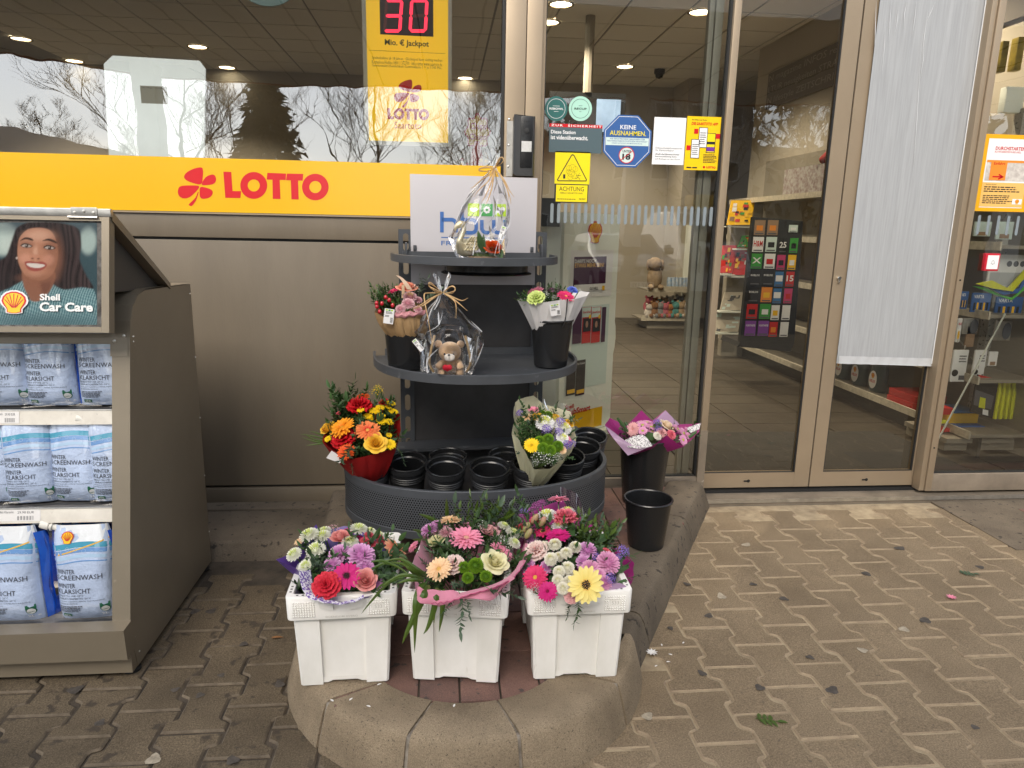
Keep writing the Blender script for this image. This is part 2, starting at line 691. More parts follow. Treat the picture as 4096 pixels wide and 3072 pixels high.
  # SETTING: ground, pavement, island
m_asphalt=mat('asphalt',(0.06,0.058,0.055),0.9,noise=0.4,nscale=0.8,bump=0.004,bscale=90)
m_sand=mat('joint_sand_pale',(0.40,0.32,0.21),0.95,noise=0.5,nscale=14,col2=(0.22,0.165,0.105),grain=0.3,gscale=900,bump=0.003,bscale=300)
m_dirt=mat('joint_dirt_dark',(0.085,0.066,0.047),0.95,noise=0.6,nscale=10,col2=(0.03,0.024,0.018),bump=0.003,bscale=250)
PV=dict(rough=0.86,noise=0.5,nscale=4.0,grain=0.42,gscale=230,bump=0.003,bscale=170,orand=0.055,spec=0.3,world=True)
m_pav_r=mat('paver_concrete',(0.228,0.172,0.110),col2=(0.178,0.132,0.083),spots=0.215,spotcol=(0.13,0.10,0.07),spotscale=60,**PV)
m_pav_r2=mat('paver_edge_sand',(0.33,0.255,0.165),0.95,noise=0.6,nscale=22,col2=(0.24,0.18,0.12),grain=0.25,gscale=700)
m_pav_l=mat('paver_concrete_worn_shaded',(0.140,0.107,0.069),col2=(0.088,0.067,0.043),spots=0.29,spotcol=(0.062,0.048,0.035),spotscale=17,**PV)  # darker base colour holds the shade on the left; blotches are stains
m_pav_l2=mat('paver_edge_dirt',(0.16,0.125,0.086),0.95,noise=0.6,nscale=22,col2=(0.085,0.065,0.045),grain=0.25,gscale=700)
m_kerb=mat('kerb_concrete',(0.285,0.222,0.148),0.9,noise=0.5,nscale=5,col2=(0.18,0.137,0.09),grain=0.35,gscale=420,bump=0.004,bscale=120,spots=0.265,spotcol=(0.09,0.07,0.05),spotscale=190,orand=0.06,spec=0.3)
m_kerb_d=mat('kerb_concrete_grey',(0.165,0.132,0.096),0.9,noise=0.5,nscale=4,col2=(0.105,0.084,0.062),grain=0.3,gscale=420,bump=0.0025,bscale=150,spots=0.27,spotcol=(0.05,0.042,0.034),spotscale=30,orand=0.05,spec=0.3)
m_mortar=mat('mortar',(0.34,0.30,0.25),0.95,noise=0.7,nscale=30,col2=(0.11,0.09,0.07),bump=0.003,bscale=200)
m_brick=mat('red_brick_paver',(0.185,0.098,0.075),0.88,noise=0.5,nscale=9,col2=(0.115,0.066,0.054),grain=0.35,gscale=450,bump=0.002,bscale=200,orand=0.13,spots=0.26,spotcol=(0.06,0.045,0.04),spotscale=28)
g=MB()
g.add([(-250,-300,-0.06),(250,-300,-0.06),(250,120,-0.06),(-250,120,-0.06)],[(0,1,2,3)])
struct(g.build('ground',m_asphalt,smooth=False))
XS=0.055
pv=MB()
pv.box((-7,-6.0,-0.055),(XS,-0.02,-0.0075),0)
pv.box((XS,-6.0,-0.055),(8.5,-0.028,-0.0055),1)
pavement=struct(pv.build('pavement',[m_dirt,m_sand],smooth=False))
WM[pavement.name]=Matrix.Identity(4)
def paver_mesh(L_,name,mats,sandy):
 W_,am,gap=0.153,0.0145,0.0028 if sandy else 0.0032
 def prof(ss):
  return am if ss<0.22 or ss>0.83 else(-am if 0.31<ss<0.72 else None)
 S_=[0.0,0.215,0.25,0.28,0.315,0.5,0.715,0.75,0.785,0.82,1.0]
 RX=[am,am,am*0.75,-am*0.6,-am,-am,-am,-am*0.6,am*0.3,am,am]
 SL=[0.0,0.19,0.22,0.25,0.28,0.315,0.5,0.70,0.73,0.76,0.79,1.0]
 LX=[-am,-am,-am*0.75,0.0,am*0.75,am,am,am,am*0.5,-am*0.5,-am,-am]
 right_=[(W_/2+x,L_/2-s*L_)for s,x in zip(S_,RX)]
 left_=[(-W_/2+x,L_/2-s*L_)for s,x in zip(SL,LX)]
 poly=left_[:]+right_[::-1]
 n=len(poly)
 def inset(d):
  out=[]
  for i in range(n):
   p0,p1,p2=[Vector((*poly[(i+k)%n],0))for k in(-1,0,1)]
   d1,d2=(p1-p0).normalized(),(p2-p1).normalized()
   n1,n2=Vector((-d1.y,d1.x,0)),Vector((-d2.y,d2.x,0))
   b=(n1+n2)
   b=b.normalized()if b.length>1e-5 else n1
   q=p1+b*(d/max(0.5,b.dot(n1)))
   out.append((q.x,q.y))
  return out
 a,b=inset(gap),inset(gap+0.0047)
 vs_=[(x,y,-0.05)for x,y in a]+[(x,y,-0.006)for x,y in a]+[(x,y,0.0)for x,y in b]
 mb=MB()
 fs0,fs1=[],[]
 for i in range(n):
  j=(i+1)%n
  fs0.append((i,j,n+j,n+i))
  fs1.append((n+i,n+j,2*n+j,2*n+i))
 mb.add(vs_,[tuple(range(2*n,3*n))]+fs0,0)
 mb.f+=fs1
 mb.mi+=[1]*n
 return mb.mesh(name,mats,smooth=False)
LL,LR=0.2115,0.2335
me_l=paver_mesh(LL,'paver',[m_pav_l,m_pav_l2],False)
me_r=paver_mesh(LR,'paver',[m_pav_r,m_pav_r2],True)
def in_island(x,y):
 if(x-0.077)**2+(y+1.304)**2<0.50**2:
  return True
 if y>-1.36 and-0.5-(y+1.3)*0.08<x<0.62+(y+1.36)*0.545-0.02:
  return True
 return y>-0.42 and x<0.6
def pave(me,x_line,pitch,joints,L_,xr,yr):
 cells=[]
 i0,i1=int((xr[0]-x_line)/pitch)-1,int((xr[1]-x_line)/pitch)+1
 for i in range(i0,i1+1):
  xc=x_line+(i+0.5)*pitch
  if not(xr[0]<xc<xr[1]):
   continue
  j0=joints[i%2]
  k0=int(math.floor((yr[1]-j0)/L_))
  for k in range(-60,k0+1):
   yc=j0+k*L_-L_/2
   if yc<yr[0]or yc>yr[1]or in_island(xc,yc):
    continue
   cells.append((xc,yc))
 return cells
def cam_px(p):
 v=Vector(p)-CAM
 z=v.dot(FWD)
 if z<0.1:
  return(-999,-999,z)
 return((CX4+F4*v.dot(RIGHT)/z)/K4,(CY4+F4*v.dot(DOWN)/z)/K4,z)
rest={0:MB(),1:MB()}
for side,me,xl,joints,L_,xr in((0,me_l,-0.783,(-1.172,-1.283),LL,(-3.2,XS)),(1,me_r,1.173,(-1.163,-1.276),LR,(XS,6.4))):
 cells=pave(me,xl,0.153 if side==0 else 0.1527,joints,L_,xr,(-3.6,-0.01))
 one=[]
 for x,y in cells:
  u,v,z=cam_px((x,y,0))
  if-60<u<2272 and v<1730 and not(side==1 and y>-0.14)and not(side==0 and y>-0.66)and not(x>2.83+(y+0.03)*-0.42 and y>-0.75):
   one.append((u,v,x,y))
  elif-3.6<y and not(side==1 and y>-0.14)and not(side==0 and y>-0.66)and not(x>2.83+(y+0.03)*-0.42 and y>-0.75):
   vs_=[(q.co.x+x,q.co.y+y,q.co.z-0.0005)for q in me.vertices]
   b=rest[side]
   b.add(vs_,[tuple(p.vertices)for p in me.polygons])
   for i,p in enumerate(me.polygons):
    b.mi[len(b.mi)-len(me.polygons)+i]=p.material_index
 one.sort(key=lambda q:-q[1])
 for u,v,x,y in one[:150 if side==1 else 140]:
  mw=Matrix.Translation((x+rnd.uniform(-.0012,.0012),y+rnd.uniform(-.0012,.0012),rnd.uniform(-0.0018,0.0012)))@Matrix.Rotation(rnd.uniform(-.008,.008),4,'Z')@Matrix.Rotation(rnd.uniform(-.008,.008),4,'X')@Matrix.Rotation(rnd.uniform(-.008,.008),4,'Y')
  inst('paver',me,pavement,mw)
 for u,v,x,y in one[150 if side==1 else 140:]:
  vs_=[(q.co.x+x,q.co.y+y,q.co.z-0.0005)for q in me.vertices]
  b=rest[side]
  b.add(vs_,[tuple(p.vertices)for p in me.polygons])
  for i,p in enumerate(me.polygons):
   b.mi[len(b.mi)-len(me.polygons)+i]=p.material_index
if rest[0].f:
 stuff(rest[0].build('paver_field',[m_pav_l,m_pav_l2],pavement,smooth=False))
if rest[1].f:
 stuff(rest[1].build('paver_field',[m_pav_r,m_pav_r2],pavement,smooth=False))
th=MB()
th.box((2.62,-0.62,-0.05),(8.5,-0.034,0.004),0)
concrete_strip=struct(th.build('concrete_strip',[m_kerb_d],smooth=False))
for i in range(9):
 for j in range(3):
  x0,y0=3.02+i*0.215+(j%2)*0.1,-0.16-j*0.105
  b=MB()
  b.box((x0,y0-0.1,-0.02),(x0+0.209,y0,0.007),0,bev=0.004)
  b.build('brick',[m_brick],concrete_strip)
  # island of kerb stones filled with red brick
ZI=0.13
isl=MB()
core=[]
for k in range(33):
 an=math.pi+math.pi*k/32
 core.append((0.077+0.47*math.cos(an),-1.304+0.47*math.sin(an)))
core=[(-0.47,-0.2),]+[(-0.44,-1.2)]+core[2:-3]+[(0.56,-1.36),(1.15,-0.3),(1.15,-0.031),(-0.47,-0.031)]
core=core[1:]
core[0],core[-1]=(-0.42,-1.2),(-0.50,-0.031)
isl.prism([(x,y,-0.05)for x,y in core],(0,0,ZI-0.012+0.05),0)
island=struct(isl.build('kerb_island',[m_dirt],smooth=False))
def kerb_piece(name,top_in,top_out,base_out,m,parent,ztop=ZI,zb=-0.05,jitter=0.0):
 """kerb stone between an inner and an outer edge, with a rounded outer lip"""
 n=len(top_in)
 mb=MB()
 rows=[]
 for k in range(n):
  i,o,b=Vector((*top_in[k],0)),Vector((*top_out[k],0)),Vector((*base_out[k],0))
  d=(o-i).normalized()
  rows.append([(i.x,i.y,zb),(i.x,i.y,ztop-0.004),(i.x+d.x*.004,i.y+d.y*.004,ztop),(o.x-d.x*.022,o.y-d.y*.022,ztop),(o.x-d.x*.008,o.y-d.y*.008,ztop-0.004),(o.x,o.y,ztop-0.014),(o.x+(b.x-o.x)*.25,o.y+(b.y-o.y)*.25,ztop-0.034),(b.x,b.y,0.0),(b.x,b.y,zb)])
 w=len(rows[0])
 vs_=[p for r_ in rows for p in r_]
 fs_=[]
 for k in range(n-1):
  for j in range(w-1):
   fs_.append((k*w+j,k*w+j+1,(k+1)*w+j+1,(k+1)*w+j))
 fs_.append(tuple(range(w))[::-1])
 fs_.append(tuple((n-1)*w+j for j in range(w)))
 mb.add(vs_,fs_,0)
 return mb.build(name,[m],parent,angle=50)
def arc(c,r_,a0,a1,n):
 return[(c[0]+r_*math.cos(a0+(a1-a0)*k/(n-1)),c[1]+r_*math.sin(a0+(a1-a0)*k/(n-1)))for k in range(n)]
CO,CI=(0.077,-1.304),(0.074,-1.367)
cuts=[180,222,251.5,282.5,322,352]
for a0,a1 in zip(cuts[:-1],cuts[1:]):
 e=0.55
 t0,t1=R(a0+e),R(a1-e)
 kerb_piece('kerb_stone',arc(CI,0.325,t0,t1,9),arc(CO,0.536,t0,t1,9),arc(CO,0.570,t0,t1,9),m_kerb,island)
mo=MB()
for a in cuts[1:-1]:
 t0,t1=R(a-0.75),R(a+0.75)
 ii,oo=arc(CI,0.328,t0,t1,2),arc(CO,0.531,t0,t1,2)
 bb=arc(CO,0.5635,t0,t1,2)
 mo.add([(*ii[0],ZI-.006),(*ii[1],ZI-.006),(*oo[1],ZI-.008),(*oo[0],ZI-.008),(*bb[0],0),(*bb[1],0)],[(0,1,2,3),(3,2,5,4)])
mo.build('mortar',[m_mortar],island,smooth=False)
P0,P1=Vector((0.617,-1.425)),Vector((1.385,-0.032))
Q0,Q1=Vector((0.575,-1.445)),Vector((1.335,-0.032))
dK=(P1-P0).normalized()
nK=Vector((-dK.y,dK.x))
for s0,s1 in((0.0,0.12),(0.125,0.685),(0.69,1.0)):
 o0,o1=Q0.lerp(Q1,s0),Q0.lerp(Q1,s1)
 b0,b1=P0.lerp(P1,s0),P0.lerp(P1,s1)
 w_=0.165
 pts=[0,0.5,1]
 kerb_piece('kerb_stone',[tuple(o0.lerp(o1,t)+nK*w_)for t in pts],[tuple(o0.lerp(o1,t))for t in pts],[tuple(b0.lerp(b1,t))for t in pts],m_kerb_d,island)
L0,L1=Vector((-0.459,-1.29)),Vector((-0.545,-0.035))
for s0,s1 in((0.0,0.5),(0.505,1.0)):
 o0,o1=L0.lerp(L1,s0),L0.lerp(L1,s1)
 pts=[0,0.5,1]
 kerb_piece('kerb_stone',[tuple(o0.lerp(o1,t)+Vector((0.15,0)))for t in pts],[tuple(o0.lerp(o1,t))for t in pts],[tuple(o0.lerp(o1,t)+Vector((-0.035,0)))for t in pts],m_kerb_d,island)
bx,by=0.1145,0.231
me_b=MB().box((-bx/2+.0025,-by/2+.0025,-0.05),(bx/2-.0025,by/2-.0025,0.0),0,bev=0.004).mesh('brick',[m_brick])
for i in range(-5,12):
 xc=0.0435-bx/2+i*bx+bx
 for j in range(-1,7):
  yc=-1.569+j*by+(0.0 if i%2 else 0.0)
  if i%2==0:
   yc+=0.0
  if xc<-0.40 or xc>0.36+(yc+1.6)*0.56 or yc>-0.08 or(xc-0.074)**2+(yc+1.30)**2>0.46**2 and yc<-1.3:
   continue
  inst('brick',me_b,island,Matrix.Translation((xc,yc,ZI-0.0045+rnd.uniform(-.0015,.0015)))@Matrix.Rotation(rnd.uniform(-.01,.01),4,'X')@Matrix.Rotation(rnd.uniform(-.01,.01),4,'Y'))
pl=MB()
plinth=struct(pl.box((-4,-0.145,-0.05),(-0.535,-0.03,0.074),0,bev=0.004).build('wall_plinth',[m_kerb_d]))
for x0,x1 in((-3.2,-2.2),(-2.195,-1.195),(-1.19,-0.54)):
 pts=[0,0.5,1]
 kerb_piece('kerb_stone',[(x0+(x1-x0)*t,-0.15)for t in pts][::-1],[(x0+(x1-x0)*t,-0.49)for t in pts][::-1],[(x0+(x1-x0)*t,-0.527)for t in pts][::-1],m_kerb_d,plinth,ztop=0.068)
m_sill=mat('sill_stone',(0.20,0.165,0.125),0.55,noise=0.4,nscale=6,grain=0.15,gscale=300,bump=0.0008,bscale=80)
m_alu=mat('bare_aluminium',(0.62,0.60,0.56),0.35,metal=0.9,noise=0.3,nscale=20)
sl=MB()
sl.box((0.42,-0.024,-0.05),(3.9,0.16,0.03),0)
sl.box((0.42,-0.0295,0.012),(3.9,-0.0245,0.032),1)
struct(sl.build('door_sill',[m_sill,m_alu],smooth=False))
m_gum=mat('trodden_gum',(0.088,0.074,0.062),0.8,noise=0.5,nscale=60,bump=0.001,bscale=300)
m_gum2=mat('pale_gum',(0.42,0.36,0.27),0.8,noise=0.5,nscale=60,bump=0.001,bscale=300)
gum=[(2640,2148,1),(2618,2336,0),(2748,2336,0),(3012,2336,0),(3136,2394,0),(2808,2692,0),(2834,2462,0),(2682,2512,0),(2590,2864,1),(3040,2750,0),(3900,2908,0),(3616,2516,1),(2985,2178,1),(2886,2384,1),(3465,2294,0),(3600,2192,0),(3240,2628,0),(3878,2030,0),(3920,2268,0),(780,2445,0),(800,2780,0),(885,2700,0),(975,2575,0),(615,3035,1),(1118,2736,0),(700,2758,0),(930,3040,0),(300,2758,0),(845,2444,0),(400,2890,0),(3700,2480,0),(3330,2760,0),(3450,2600,1)]
gb=MB()
for gx,gy,pale in gum:
 p=A(gx/K4,gy/K4,z=0.0018)
 r0=rnd.uniform(0.010,0.019)
 sx,an=rnd.uniform(0.8,1.5),rnd.uniform(0,3)
 vs_=[(p.x,p.y,p.z+0.0006)]
 for k in range(14):
  t=2*math.pi*k/14
  rr=r0*(1+0.18*math.sin(3*t+an)+rnd.uniform(-.1,.1))
  xx,yy=rr*math.cos(t)*sx,rr*math.sin(t)
  vs_.append((p.x+xx*math.cos(an)-yy*math.sin(an),p.y+xx*math.sin(an)+yy*math.cos(an),p.z-0.0001))
 gb.add(vs_,[(0,1+k,1+(k+1)%14)for k in range(14)],pale)
gobj=stuff(gb.build('chewing_gum',[m_gum,m_gum2]))
gobj['label']='flattened spots of old chewing gum dotted over the concrete paving'
gobj['category']='gum'
# SHOP BUILDING
m_panel=mat('facade_panel',(0.163,0.132,0.094),0.42,noise=0.16,nscale=5.0,stretch=(1,1,0.22),bump=0.0005,bscale=160,rnoise=0.08,spec=0.5,spots=0.19,spotcol=(0.155,0.122,0.085),spotscale=16)
m_trim=mat('facade_trim',(0.16,0.13,0.10),0.45,noise=0.3,nscale=4)
m_frame=mat('frame_aluminium',(0.345,0.268,0.183),0.38,metal=0.35,noise=0.1,nscale=3,bump=0.0001,bscale=300,grain=0.04,gscale=1500,rnoise=0.06)
m_framed=mat('frame_worn',(0.30,0.245,0.185),0.48,metal=0.2,noise=0.35,nscale=5,spots=0.21,spotcol=(0.45,0.40,0.33),spotscale=26)
m_gasket=mat('rubber_gasket',(0.012,0.012,0.012),0.6)
m_inner=mat('inner_profile',(0.40,0.38,0.31),0.5,metal=0.1,noise=0.1)
m_dark=mat('dark_void',(0.012,0.011,0.010),0.8)
m_gl=glass_mat('window_glass',refl=6.0,tint=(0.91,0.93,0.91),wave=0.0010)
m_gl2=glass_mat('door_glass',refl=3.4,tint=(0.92,0.94,0.91),wave=0.0010)
shop=thing('shop_front','beige panelled shop front with large windows and a glass sliding door','shop',(0,0,0))
YW=-0.05
def part(name,m,boxes,bev=0.0,parent=None,smooth=True):
 mb=MB()
 for a,b in boxes:
  mb.box(a,b,0,bev=bev)
 return mb.build(name,[m],parent or shop,smooth=smooth)
part('wall_panel',m_panel,[((-3.6,YW,0.158),(0.27,0.02,1.3215))],bev=0.003)
part('wall_panel',m_panel,[((-3.6,YW,1.3335),(0.27,0.02,1.436))],bev=0.002)
part('joint_backing',m_gasket,[((-3.6,YW+0.022,0.06),(0.262,0.03,1.66))])
part('base_trim',m_panel,[((-3.6,YW-0.006,0.068),(0.27,0.02,0.146))],bev=0.002)
part('window_sill',m_frame,[((-3.6,YW-0.012,1.436),(0.262,0.02,1.4425))])
XW=0.258
part('window_frame',m_frame,[((-3.6,-0.035,2.95),(XW+.012,0.04,3.1)),((-3.7,-0.035,1.44),(-3.6,0.04,3.1))])
part('window_gasket',m_gasket,[((XW,-0.036,1.44),(XW+0.012,0.03,3.1))])
b=MB()
b.add([(-3.6,-0.022,1.44),(XW,-0.022,1.44),(XW,-0.022,2.95),(-3.6,-0.022,2.95)],[(0,1,2,3)])
b.build('window_pane',[m_gl],shop,smooth=False)
part('column',m_frame,[((0.272,YW,0.10),(0.362,0.05,3.1))],bev=0.002)
part('column',m_frame,[((0.366,YW+0.008,0.10),(0.436,0.05,3.1))],bev=0.002)
part('column_base',m_framed,[((0.271,YW-.002,0.068),(0.437,0.05,0.098))])
part('screen_frame',m_frame,[((0.437,0.012,0.05),(0.458,0.075,3.1))])
part('pane_gasket',m_gasket,[((0.4585,0.03,0.146),(0.464,0.06,3.05)),((1.312,0.03,0.146),(1.322,0.06,3.05)),((0.464,0.03,0.146),(1.312,0.06,0.150))])
part('bottom_rail',m_framed,[((0.4582,0.008,0.05),(1.318,0.075,0.145))],bev=0.002)
b=MB()
b.add([(0.464,0.045,0.150),(1.312,0.045,0.150),(1.312,0.045,3.05),(0.464,0.045,3.05)],[(0,1,2,3)])
b.build('window_pane',[m_gl2],shop,smooth=False)
part('door_post',m_frame,[((1.3225,0.010,0.045),(1.356,0.088,3.1))],bev=0.002)
part('post_shoe',m_framed,[((1.3195,0.006,0.046),(1.3585,0.0098,0.40))])
part('inner_profile',m_inner,[((1.238,0.10,0.06),(1.262,0.14,3.05)),((1.268,0.10,0.06),(1.306,0.16,3.05))],bev=0.002)
part('header',m_frame,[((0.272,-0.03,3.1),(3.9,0.10,3.3)),((-3.7,YW,3.1),(0.272,0.02,3.3))])
part('upper_wall',m_panel,[((-6.5,-0.04,3.305),(6.0,0.0,4.1))])
part('wall_return',m_panel,[((-6.5,YW,0.07),(-3.705,0.05,3.3))])
part('roof',m_trim,[((-6.6,-0.10,4.105),(6.1,8.6,4.3))])
m_lock=mat('nickel',(0.75,0.74,0.70),0.22,metal=1.0)
m_brush=mat('brush_strip',(0.035,0.033,0.03),0.9)
def leaf(x0,x1,gx0,gx1,label,locks):
 d=MB()
 y0,y1=0.085,0.125
 d.box((x0,y0,0.055),(gx0,y1,3.05),0)
 d.box((gx1,y0,0.055),(x1,y1,3.05),0)
 d.box((gx0,y0+.0015,0.055),(gx1,y1-.001,0.138),0)
 d.box((gx0,y0+.0015,2.98),(gx1,y1-.001,3.05),0)
 dl=d.build('sliding_door',[m_frame],shop,label=label)
 q=MB()
 q.add([(gx0,0.105,0.138),(gx1,0.105,0.138),(gx1,0.105,2.98),(gx0,0.105,2.98)],[(0,1,2,3)])
 q.build('glass_pane',[m_gl2],dl,smooth=False)
 q=MB()
 q.box((gx0-.001,0.0875,0.136),(gx0+.005,0.1,2.98),0)
 q.box((gx1-.006,0.0875,0.136),(gx1+.001,0.1,2.98),0)
 q.box((gx0,0.0875,0.136),(gx1,0.1,0.141),0)
 q.build('glazing_seal',[m_gasket],dl)
 for lx,lz,kind in locks:
  q=MB()
  if kind=='cyl':
   q.lathe([(0.0,0.0),(0.0105,0.0),(0.0105,0.012),(0.009,0.014),(0,0.014)],(lx,0.084,lz),16,0,axis=(0,-1,0))
   q.box((lx-.0042,0.072,lz-0.025),(lx+.0042,0.084,lz-0.002),0,bev=0.002)
   q.box((lx-.0015,0.0690,lz-.005),(lx+.0015,0.0699,lz+.006),1)
   q.build('door_lock',[m_lock,m_dark],dl)
  else:
   q.lathe([(0.0,0.0),(0.0085,0.0),(0.0085,0.0012),(0,0.0012)],(lx,0.0850,lz),14,0,axis=(0,-1,0))
   q.box((lx-0.026,0.0838,lz-.0045),(lx-0.004,0.0849,lz+.0035),0)
   q.build('keyhole',[m_dark],dl)
 return dl
pl_=A(1612,1039,y=0.085)
pr_=A(1867,1036,y=0.085)
pc_=A(1811,601,y=0.085)
doorL=leaf(1.358,1.978,1.366,1.895,'left sliding door leaf with clear glass',[(pl_.x+.012,pl_.z,'key')])
doorR=leaf(1.986,2.606,2.056,2.572,'right sliding door leaf covered by grey sheeting',[(pr_.x+.012,pr_.z,'key'),(pc_.x,pc_.z,'cyl')])
part('door_seal',m_brush,[((1.9785,0.095,0.06),(1.9855,0.115,3.05))])
part('floor_track',m_gasket,[((1.36,0.070,0.0305),(2.66,0.13,0.045))])
part('door_post',m_frame,[((2.578,0.018,0.047),(2.606,0.080,3.1))],bev=0.002)
part('door_post',m_frame,[((2.6085,0.010,0.047),(2.644,0.080,3.1))],bev=0.002)
part('bottom_rail',m_framed,[((2.6442,0.012,0.045),(3.9,0.075,0.141))],bev=0.002)
part('pane_gasket',m_gasket,[((2.6443,0.03,0.1415),(2.650,0.06,3.05)),((2.65,0.03,0.1415),(3.9,0.06,0.146))])
b=MB()
b.add([(2.650,0.045,0.146),(3.9,0.045,0.146),(3.9,0.045,3.05),(2.650,0.045,3.05)],[(0,1,2,3)])
b.build('window_pane',[m_gl2],shop,smooth=False)
part('inner_profile',m_inner,[((2.662,0.10,0.06),(2.69,0.14,3.05))],bev=0.002)
for q in((3797,1120),(3688,1792)):
 p=A(q[0]/K4,q[1]/K4,y=0.010)
 sc=MB()
 sc.lathe([(0.0045,0.0),(0.0045,-0.002),(0,-0.003)],(2.623,0.0098,p.z),10,0,axis=(0,1,0))
 sc.build('screw_hole',[m_dark],shop)
m_cloth=mat('grey_sheeting',(0.37,0.38,0.39),0.5,noise=0.16,nscale=4,stretch=(34,1,1.2),bump=0.0007,bscale=6.0,spec=0.5)
m_foil=mat('adhesive_film_edge',(0.72,0.73,0.74),0.18,noise=0.1,spec=0.8)
cl=MB()
def cloth(u,v):
 x=2.050+(2.581-2.050)*u
 z=0.742+(3.0-0.742)*v
 w=0.0004*math.sin(u*61+2*math.sin(v*5))+0.0006*math.sin(u*29+v*3+1)
 up=max(0.0,(v-0.60)/0.4)
 w+=up*0.003*math.sin(u*37+4*v)*math.sin(u*11+9*v+0.5)
 if v<0.06:
  w+=0.0015*math.sin(u*90+v*200)
 return(x,0.0795-0.004+w-0.004,z-0.012*(1-v)*u)
cl.grid(cloth,110,80)
ch=cl.solo('door_sheeting',[m_cloth],'light grey creased sheeting taped over the right sliding door','sheeting')
hm=MB()
hm.grid(lambda u,v:(2.0585+0.523*u,0.0668+0.0012*math.sin(u*47+9*v),0.741+0.042*v-0.012*u),60,2)
hm.tube([(2.0588,0.067,0.745),(2.3,0.0665,0.738),(2.581,0.066,0.730)],0.0022,6)
hm.build('hem',[mat('sheeting_hem',(0.50,0.51,0.52),0.4,noise=0.1,nscale=30)],ch)
fe=MB()
fe.box((2.574,0.062,0.742),(2.5795,0.0655,3.0))
fe.build('film_edge',[m_foil],ch)
for x0,y0,x1,y1 in((1990,95,1972,385),(1996,90,1988,170),(2005,20,1990,140),(1912,30,1905,165),(1893,0,1889,120),(1925,5,1920,90),(1940,10,1934,70),(1960,0,1952,60),(1980,0,1970,80),(2020,5,2000,50)):
 a,c=A(x0,y0,y=0.069),A(x1,y1,y=0.069)
 mid=(a+c)/2+Vector((rnd.uniform(-.006,.006),0,0))
 cre=MB()
 cre.tube([a,mid,c],[0.0003,0.0034,0.0003],6,flat=0.5)
 cre.build('crease',[m_foil],ch)
 # inside of the shop
ZF,ZC=0.05,3.5
XR,YB=3.68,7.6
m_tile=mat('floor_tile',(0.07,0.058,0.043),0.42,noise=0.25,nscale=2.5,grain=0.12,gscale=80,orand=0.07,rnoise=0.12)
m_grout=mat('floor_grout',(0.06,0.05,0.04),0.9)
m_ceil=mat('ceiling_tile',(0.82,0.78,0.70),0.9,grain=0.06,gscale=200,orand=0.03)
m_ceilg=mat('ceiling_grid',(0.30,0.28,0.25),0.7)
m_wall=mat('inside_wall',(0.50,0.45,0.37),0.8,noise=0.06,nscale=1)
m_lamp=mat('lamp_lit',(1.0,0.86,0.62),0.4,emit=5.0)
m_lampr=mat('lamp_reflector',(0.85,0.78,0.66),0.18,metal=0.9)
floor_=struct(MB().box((-6.4,0.165,ZF-0.06),(6.0,8.5,ZF-0.006)).build('shop_floor',[m_grout],smooth=False))
TX,TY=0.60,0.30
me_t=MB().box((-TX/2+.004,-TY/2+.004,-0.02),(TX/2-.004,TY/2-.004,0)).mesh('tile',[m_tile],smooth=False)
far_t=MB()
rowk=[]
for i in range(-2,8):
 for j in range(0,26):
  x,y=0.34+i*TX+TX/2,0.172+j*TY+TY/2
  rowk.append((x,y))
rowk.sort(key=lambda q:q[1]+abs(q[0]-1.8)*0.4)
for k,(x,y)in enumerate(rowk):
 if k<200:
  inst('tile',me_t,floor_,Matrix.Translation((x,y,ZF)))
 else:
  far_t.box((x-TX/2+.004,y-TY/2+.004,ZF-.02),(x+TX/2-.004,y+TY/2-.004,ZF))
stuff(far_t.build('tile_field',[m_tile],floor_,smooth=False))
ceiling=struct(MB().box((-6.4,0.12,ZC+0.012),(6.0,8.5,ZC+0.06)).build('shop_ceiling',[m_ceilg],smooth=False))
me_c=MB().box((-0.31+.012,-0.31+.012,0),(0.31-.012,0.31-.012,0.02)).mesh('ceiling_tile',[m_ceil],smooth=False)
lampL=[(45,83),(160,131),(427,100),(490,145),(150,165),(738,203),(1005,168)]
lampR=[(1212,8),(1513,25),(1185,47),(1350,143)]
lamps=[A(*q,z=ZC)for q in lampL+lampR]+[Vector((-0.6,2.6,ZC)),Vector((3.0,1.6,ZC))]
far_c=MB()
cells=[]
for i in range(-8,8):
 for j in range(0,13):
  cells.append((0.2+i*0.62,0.45+j*0.62))
cells.sort(key=lambda q:abs(q[0]-0.3)*0.6+abs(q[1]-3.5))
for k,(x,y)in enumerate(cells):
 if any(abs(p.x-x)<0.31 and abs(p.y-y)<0.31 for p in lamps)and False:
  continue
 if k<190:
  inst('ceiling_tile',me_c,ceiling,Matrix.Translation((x,y,ZC)))
 else:
  far_c.box((x-.298,y-.298,ZC),(x+.298,y+.298,ZC+.02))
stuff(far_c.build('ceiling_tile_field',[m_ceil],ceiling,smooth=False))
LLAB=['lit ceiling downlight nearest the upper left picture corner','second lit ceiling downlight below the one in the upper left corner','lit ceiling downlight above and right of the pale display back','lit ceiling downlight just right of the pale display back','lit ceiling downlight seen faintly above the left bare trees','lit ceiling downlight left of the jackpot sign','lit ceiling downlight right of the jackpot sign','largest lit ceiling downlight at the top of the fixed entrance glass','lit ceiling downlight at the top right of the fixed entrance glass','lit ceiling downlight at the left edge of the fixed entrance glass','lit ceiling downlight in the middle of the fixed entrance glass','lit ceiling downlight above the left shop floor, out of view','lit ceiling downlight above the wall shelf, out of view']
